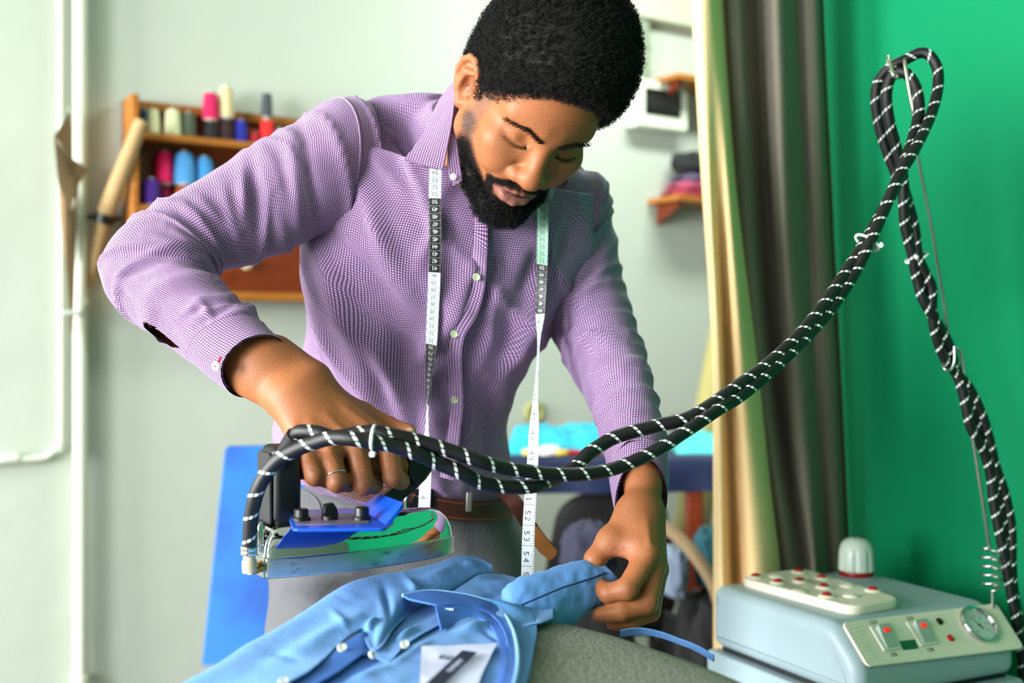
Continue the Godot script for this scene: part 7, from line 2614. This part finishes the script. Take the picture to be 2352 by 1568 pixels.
	body_m.vertex_color_use_as_albedo = true
	body_m.normal_enabled = true
	body_m.normal_texture = noise_tex(512, 0.16, 4, null, true, 3.0, 91)
	body_m.normal_scale = 0.35
	body_m.albedo_texture = noise_tex(512, 0.05, 5, [[0.0, 0.4, 0.6, 1.0], [Color(0.80, 0.76, 0.74), Color(0.96, 0.95, 0.94), Color(1.0, 1.0, 1.0), Color(1.0, 1.0, 1.0)]], false, 1.0, 93)
	body_m.uv1_triplanar = true
	body_m.uv1_scale = Vector3.ONE * 14.0
	body_m.subsurf_scatter_enabled = true
	body_m.subsurf_scatter_strength = 0.10
	var body: MeshInstance3D = wear.call("body", m.mesh(false), body_m, man)
	# ring on the ring finger
	m = mb()
	var rt := along(P(771, 1090, 1.2505), P(775, 1106, 1.248) - P(757, 1040, 1.260), Vector3.BACK)
	var ring := PackedVector3Array()
	for k in 33: ring.push_back(rt * Vector3(cos(TAU * k / 32) * 0.0121, 0, sin(TAU * k / 32) * 0.0121))
	m.tube(ring, 0.0012, 10, false)
	wear.call("ring", m.mesh(), mat("ring_silver", Color(0.85, 0.82, 0.74), 0.15, 1.0), man)
	build_hair(man, wear)

# tight curl, standing on the scalp
func curl_mesh(turns: float, r: float, h: float, thick: float) -> ArrayMesh:
	var m := mb()
	var pts := PackedVector3Array()
	var n := int(turns * 7)
	for i in n + 1:
		var t := float(i) / n
		var f := TAU * turns * t
		pts.push_back(Vector3(cos(f) * r * (0.6 + 0.5 * t), h * t, sin(f) * r * (0.6 + 0.5 * t)))
	m.tube(pts, thick, 3, false)
	return m.mesh()

func scatter(mesh: ArrayMesh, count: int, size: Vector2, tilt: float, test: Callable) -> Array:
	var arr := mesh.surface_get_arrays(0)
	var v: PackedVector3Array = arr[Mesh.ARRAY_VERTEX]
	var nn: PackedVector3Array = arr[Mesh.ARRAY_NORMAL]
	var out := []
	var tries := 0
	while out.size() < count and tries < count * 12:
		tries += 1
		var i := rng.randi() % v.size()
		var keep: float = test.call(v[i])
		if rng.randf() > keep: continue
		var y := (nn[i] + Vector3(rng.randf_range(-1, 1), rng.randf_range(-1, 1), rng.randf_range(-1, 1)) * tilt).normalized()
		var t := along(v[i] + Vector3(rng.randf_range(-1, 1), rng.randf_range(-1, 1), rng.randf_range(-1, 1)) * 0.0012, y, Vector3(rng.randf() - 0.5, rng.randf() - 0.5, rng.randf() - 0.5))
		out.append(t.scaled_local(Vector3.ONE * rng.randf_range(size.x, size.y)))
	return out

func hairs(called: String, mesh: Mesh, places: Array, material: Material, parent: Node) -> MultiMeshInstance3D:
	var mm := MultiMesh.new()
	mm.transform_format = MultiMesh.TRANSFORM_3D
	mm.mesh = mesh
	mm.instance_count = places.size()
	for i in places.size(): mm.set_instance_transform(i, places[i])
	var o := MultiMeshInstance3D.new()
	o.multimesh = mm
	o.material_override = material
	o.name = called
	o.set_meta("kind", "stuff")
	parent.add_child(o, true)
	return o

func build_hair(man: Node3D, wear: Callable) -> void:
	var hm := mat("black_hair", Color(0.085, 0.08, 0.075), 0.6)
	hm.metallic_specular = 0.3
	var f := Field.new()
	f.fr = HEADT
	f.egg(Vector3(0, 0.074, -0.020), Vector3(0.086, 0.098, 0.106), 0.02)
	f.egg(Vector3(0, 0.092, 0.012), Vector3(0.077, 0.072, 0.082), 0.03)
	f.egg(Vector3(0, 0.010, -0.050), Vector3(0.080, 0.075, 0.068), 0.03)
	for s in [-1.0, 1.0]: f.limb(Vector3(s * 0.068, 0.045, 0.012), Vector3(s * 0.0705, 0.008, 0.012), 0.010, 0.006, 0.012)
	# the face and ears stay clear
	f.egg(Vector3(0, 0.0, 0.088), Vector3(0.082, 0.082, 0.062), 0.012, 1)
	f.egg(Vector3(0, 0.052, 0.098), Vector3(0.066, 0.044, 0.046), 0.010, 1)
	for s in [-1.0, 1.0]: f.egg(Vector3(s * 0.098, -0.002, -0.010), Vector3(0.030, 0.034, 0.022), 0.006, 1)
	var n := FastNoiseLite.new()
	n.seed = 3
	n.frequency = 90.0
	n.fractal_octaves = 3
	var m := mb()
	var head := HEADT.origin
	f.net(m, head + Vector3(-0.16, -0.16, -0.18), head + Vector3(0.19, 0.22, 0.17), 0.0040)
	for i in m.v.size():
		m.v[i] += (m.v[i] - head).normalized() * 0.0030 * n.get_noise_3dv(m.v[i])
	var mesh := m.mesh(false)
	var hair: MeshInstance3D = wear.call("hair", mesh, hm, man)
	hair.set_meta("label", "short black curly hair")
	var inv := HEADT.affine_inverse()
	hairs("hair_curls", curl_mesh(2.2, 0.0016, 0.0075, 0.00022), scatter(mesh, 26000, Vector2(0.7, 1.25), 0.55, func(p): return 1.0), hm, hair)
	# beard: a soft body on chin and jaw, then short curls
	var b := Field.new()
	b.fr = HEADT
	b.egg(Vector3(0, -0.103, 0.078), Vector3(0.031, 0.022, 0.022), 0.015)
	for s in [-1.0, 1.0]:
		b.limb(Vector3(s * 0.012, -0.104, 0.073), Vector3(s * 0.034, -0.090, 0.052), 0.018, 0.0164, 0.012)
		b.limb(Vector3(s * 0.034, -0.090, 0.052), Vector3(s * 0.052, -0.062, 0.018), 0.0164, 0.0135, 0.012)
	b.egg(Vector3(0, -0.066, 0.110), Vector3(0.036, 0.020, 0.030), 0.008, 1)
	m = mb()
	b.net(m, head + Vector3(-0.14, -0.19, -0.08), head + Vector3(0.13, 0.06, 0.15), 0.0032)
	for i in m.v.size():
		m.v[i] += (m.v[i] - head).normalized() * 0.0018 * n.get_noise_3dv(m.v[i] * 1.4)
	var bm := m.mesh(false)
	var beard: MeshInstance3D = wear.call("beard", bm, hm, man)
	hairs("beard_curls", curl_mesh(1.6, 0.0013, 0.0062, 0.00020), scatter(bm, 9000, Vector2(0.6, 1.3), 0.7, func(p): return 1.0), hm, beard)
	# moustache, cheek stubble, brows and lashes: single hairs on the skin
	var body: MeshInstance3D = man.get_node("body")
	var skin := body.mesh as ArrayMesh
	var cols: PackedColorArray = skin.surface_get_arrays(0)[Mesh.ARRAY_COLOR]
	var vs: PackedVector3Array = skin.surface_get_arrays(0)[Mesh.ARRAY_VERTEX]
	var ns: PackedVector3Array = skin.surface_get_arrays(0)[Mesh.ARRAY_NORMAL]
	var short := []
	var brow := []
	for i in vs.size():
		if vs[i].y < EYE + 0.10: continue
		var l := inv * vs[i]
		if l.length() > 0.15 or cols[i].r > 0.25: continue
		var up := HEADT.basis.y
		if l.y > 0.021 and l.z > 0.05:
			if cols[i].r > 0.12: continue
			var sd := 1.0 if l.x > 0 else -1.0
			for k in 3:
				var dir := (HEADT.basis.x * sd * 1.0 + up * rng.randf_range(0.0, 0.5) * (1.0 if absf(l.x) < 0.03 else -0.3) + ns[i] * 0.35).normalized()
				brow.append(along(vs[i] + ns[i] * 0.0002, dir, Vector3(rng.randf() - 0.5, 0.3, rng.randf() - 0.5)).scaled_local(Vector3.ONE * rng.randf_range(0.7, 1.3)))
		elif l.y < -0.02 and l.z > -0.02 and not (absf(l.x) < 0.024 and l.y < -0.052 and l.y > -0.078 and l.z > 0.08):
			var k := 4 if cols[i].r < 0.06 else (2 if cols[i].r < 0.16 else 1)
			for j in k:
				var dir := (ns[i] * 0.8 - up * 0.6 + Vector3(rng.randf() - 0.5, rng.randf() - 0.5, rng.randf() - 0.5) * 1.6).normalized()
				short.append(along(vs[i] + (HEADT.basis * Vector3(rng.randf() - 0.5, rng.randf() - 0.5, rng.randf() - 0.5) * 0.0040).slide(ns[i]), dir, Vector3(rng.randf() - 0.5, 0.3, rng.randf() - 0.5)).scaled_local(Vector3.ONE * rng.randf_range(0.6, 1.1) * (1.0 if cols[i].r < 0.05 else 0.55)))
	hairs("stubble", curl_mesh(0.5, 0.0008, 0.0030, 0.00013), short, hm, beard)
	var eb := hairs("eyebrows", curl_mesh(0.25, 0.0010, 0.0050, 0.00017), brow, hm, man)
	eb.transform = man.transform.affine_inverse()
	var lash := []
	for s in [-1.0, 1.0]:
		for k in 60:
			var a := -0.95 + 1.9 * k / 59.0
			var p := Vector3(s * (0.0325 + 0.0155 * a), 0.0055 + 0.0035 * a * a, 0.0852 - 0.0035 * a - 0.0045 * a * a)
			var dir := HEADT.basis * Vector3(s * (0.25 + 0.5 * a), -0.75, 0.75)
			lash.append(along(HEADT * p, dir, HEADT.basis.x).scaled_local(Vector3.ONE * rng.randf_range(0.8, 1.2)))
	var la := hairs("eyelashes", curl_mesh(0.2, 0.0012, 0.0042, 0.00018), lash, hm, man)
	la.transform = man.transform.affine_inverse()
# ---------------------------------------------------------------- measuring tape round the neck
const DIGITS := ["0110100110011001100110010110", "0010011000100010001000100111", "0110100100010010010010001111", "1110000100010110000100011110", "0001001101011001111100010001", "1111100010001110000100011110", "0110100010001110100110010110", "1111000100100010010001000100", "0110100110010110100110010110", "0110100110010111000100010110"]

func print_number(im: Image, text: String, cx: int, cy: int, s: int, turn: int, col: Color) -> void:
	var w := text.length() * 5 - 1
	for i in text.length():
		var d: String = DIGITS[int(text[i])]
		for y in 7:
			for x in 4:
				if d[y * 4 + x] != "1": continue
				var ux := (i * 5 + x) * s - w * s / 2
				var uy := y * s - 7 * s / 2
				var px := cx + ux
				var py := cy + uy
				var rw := s
				var rh := s
				if turn == 180:
					px = cx - ux - s
					py = cy - uy - s
				elif turn == 90:
					px = cx - uy - s
					py = cy + ux
				im.fill_rect(Rect2i(px, py, rw, rh), col)

# centimetre side: blocks of ten, dark and light in turn; inch side: white with marks at one edge
func tape_print(first: int, count: int, step: int, inch: bool, tint: Color) -> ImageTexture:
	var cell := 40 if not inch else 96
	var im := Image.create(64, cell * count, false, Image.FORMAT_RGB8)
	for i in count:
		var v := first + step * i
		var dark := not inch and ((v - 1) / 10) % 2 == 0
		var ground := Color(0.05, 0.05, 0.045) if dark else tint
		var ink := Color(0.82, 0.84, 0.82) if dark else Color(0.05, 0.05, 0.05)
		im.fill_rect(Rect2i(0, i * cell, 64, cell), ground)
		im.fill_rect(Rect2i(0, i * cell, 64 if not inch else 46, 2), ink.lerp(ground, 0.3))
		if inch:
			for k in 8: im.fill_rect(Rect2i(64 - (22 if k == 0 else (16 if k == 4 else 9)), i * cell + k * 12, 22, 2), ink)
			var tens := str(v / 10)
			print_number(im, str(v % 10), 24, i * cell + 68, 4, 90, ink)
			if v >= 10: print_number(im, tens, 24, i * cell + 38, 4, 90, ink)
		else:
			for k in 5:
				im.fill_rect(Rect2i(0, i * cell + k * 8, 8, 1), ink)
				im.fill_rect(Rect2i(56, i * cell + k * 8, 8, 1), ink)
			print_number(im, str(v), 32, i * cell + 20, 3, 180, ink)
	return ImageTexture.create_from_image(im)

# pieces of one ribbon; rows [px, py, d, width factor, turn of the ribbon about its length]
func build_tape() -> void:
	var o := thing("measuring_tape", "tailor's measuring tape hanging round the man's neck, both ends down his shirt", "measuring tape")
	var piece := func(called: String, rows: Array, tex: ImageTexture, per: float, on: bool) -> void:
		var line := []
		for r in rows: line.append(on_shirt(r[0], r[1], r[2]) if on and r.size() < 5 else P(r[0], r[1], r[2]))
		var tw := []
		for r in rows: tw.append(Vector3(r[3], 0, 0))
		var c := curve(line, 8)
		var tc := curve(tw, 8)
		if on:
			for it in 3:
				var c2 := c.duplicate()
				for i in range(2, c.size() - 2): c2[i] = (c[i - 2] + c[i - 1] + c[i] * 2.0 + c[i + 1] + c[i + 2]) / 6.0
				for i in c.size(): c[i] = Vector3(c[i].x, c[i].y, maxf(c2[i].z, c[i].z))
		var pts := PackedVector3Array()
		var uvs := PackedVector2Array()
		var v := 0.0
		for i in c.size():
			var t := (c[mini(i + 1, c.size() - 1)] - c[maxi(i - 1, 0)]).normalized()
			var s := t.cross(Vector3(0, 0, 1)).normalized()
			if s.x < 0: s = -s
			s = s.rotated(t, tc[i].x)
			if i > 0: v += c[i].distance_to(c[i - 1])
			for k in 4:
				pts.push_back(c[i] + s * 0.0155 * (k / 3.0 - 0.5))
				uvs.push_back(Vector2(k / 3.0, v / per))
		var m := mb()
		m.sheet(pts, 4, 0.0006, uvs)
		var tm := mat("tape_" + called + str(M.size()), Color.WHITE, 0.4)
		tm.albedo_texture = tex
		tm.cull_mode = BaseMaterial3D.CULL_DISABLED
		put(called, m.mesh(), tm, o)
	var white := Color(0.80, 0.84, 0.86)
	piece.call("centimetre_side", [[1001, 372, 1.425, 0.0, 1], [1000, 400, 1.423, 0.0, 1], [999, 460, 0.009, 0.0], [1000, 540, 0.008, 0.0], [998, 630, 0.008, 0.05], [994, 720, 0.008, 0.1], [990, 800, 0.009, 0.35], [985, 870, 0.010, 1.0], [982, 940, 0.012, 1.38]], tape_print(55, 40, -1, false, white), 0.38, true)
	var join := on_shirt(982, 940, 0.012)
	var dj := -join.z
	piece.call("inch_side", [[982, 940, dj, 1.38], [981, 990, dj + 0.005, 1.2], [979, 1050, dj + 0.01, 0.5], [977, 1100, dj + 0.01, 0.15], [975, 1150, dj + 0.01, 0.0], [972, 1210, dj + 0.01, 0.0]], tape_print(8, 8, -1, true, white), 0.0254 * 8, false)
	piece.call("centimetre_side", [[1248, 440, 1.472, 0.3, 1], [1247, 480, 1.474, 0.35, 1], [1246, 560, 0.010, 0.4], [1244, 640, 0.010, 0.5], [1241, 720, 0.012, 0.7]], tape_print(60, 40, -1, false, Color(0.55, 0.74, 0.62)), 0.38, true)
	dj = -on_shirt(1241, 720, 0.012).z
	piece.call("inch_side", [[1241, 720, dj, 0.7], [1238, 780, dj - 0.005, 1.36], [1234, 850, dj - 0.02, 1.40], [1230, 920, dj - 0.04, 1.15], [1227, 980, dj - 0.05, 0.7], [1224, 1050, dj - 0.06, 0.5], [1219, 1130, dj - 0.07, 0.3], [1214, 1220, dj - 0.075, 0.15], [1211, 1340, dj - 0.08, 0.05]], tape_print(42, 18, 1, true, white), 0.0254 * 18, false)
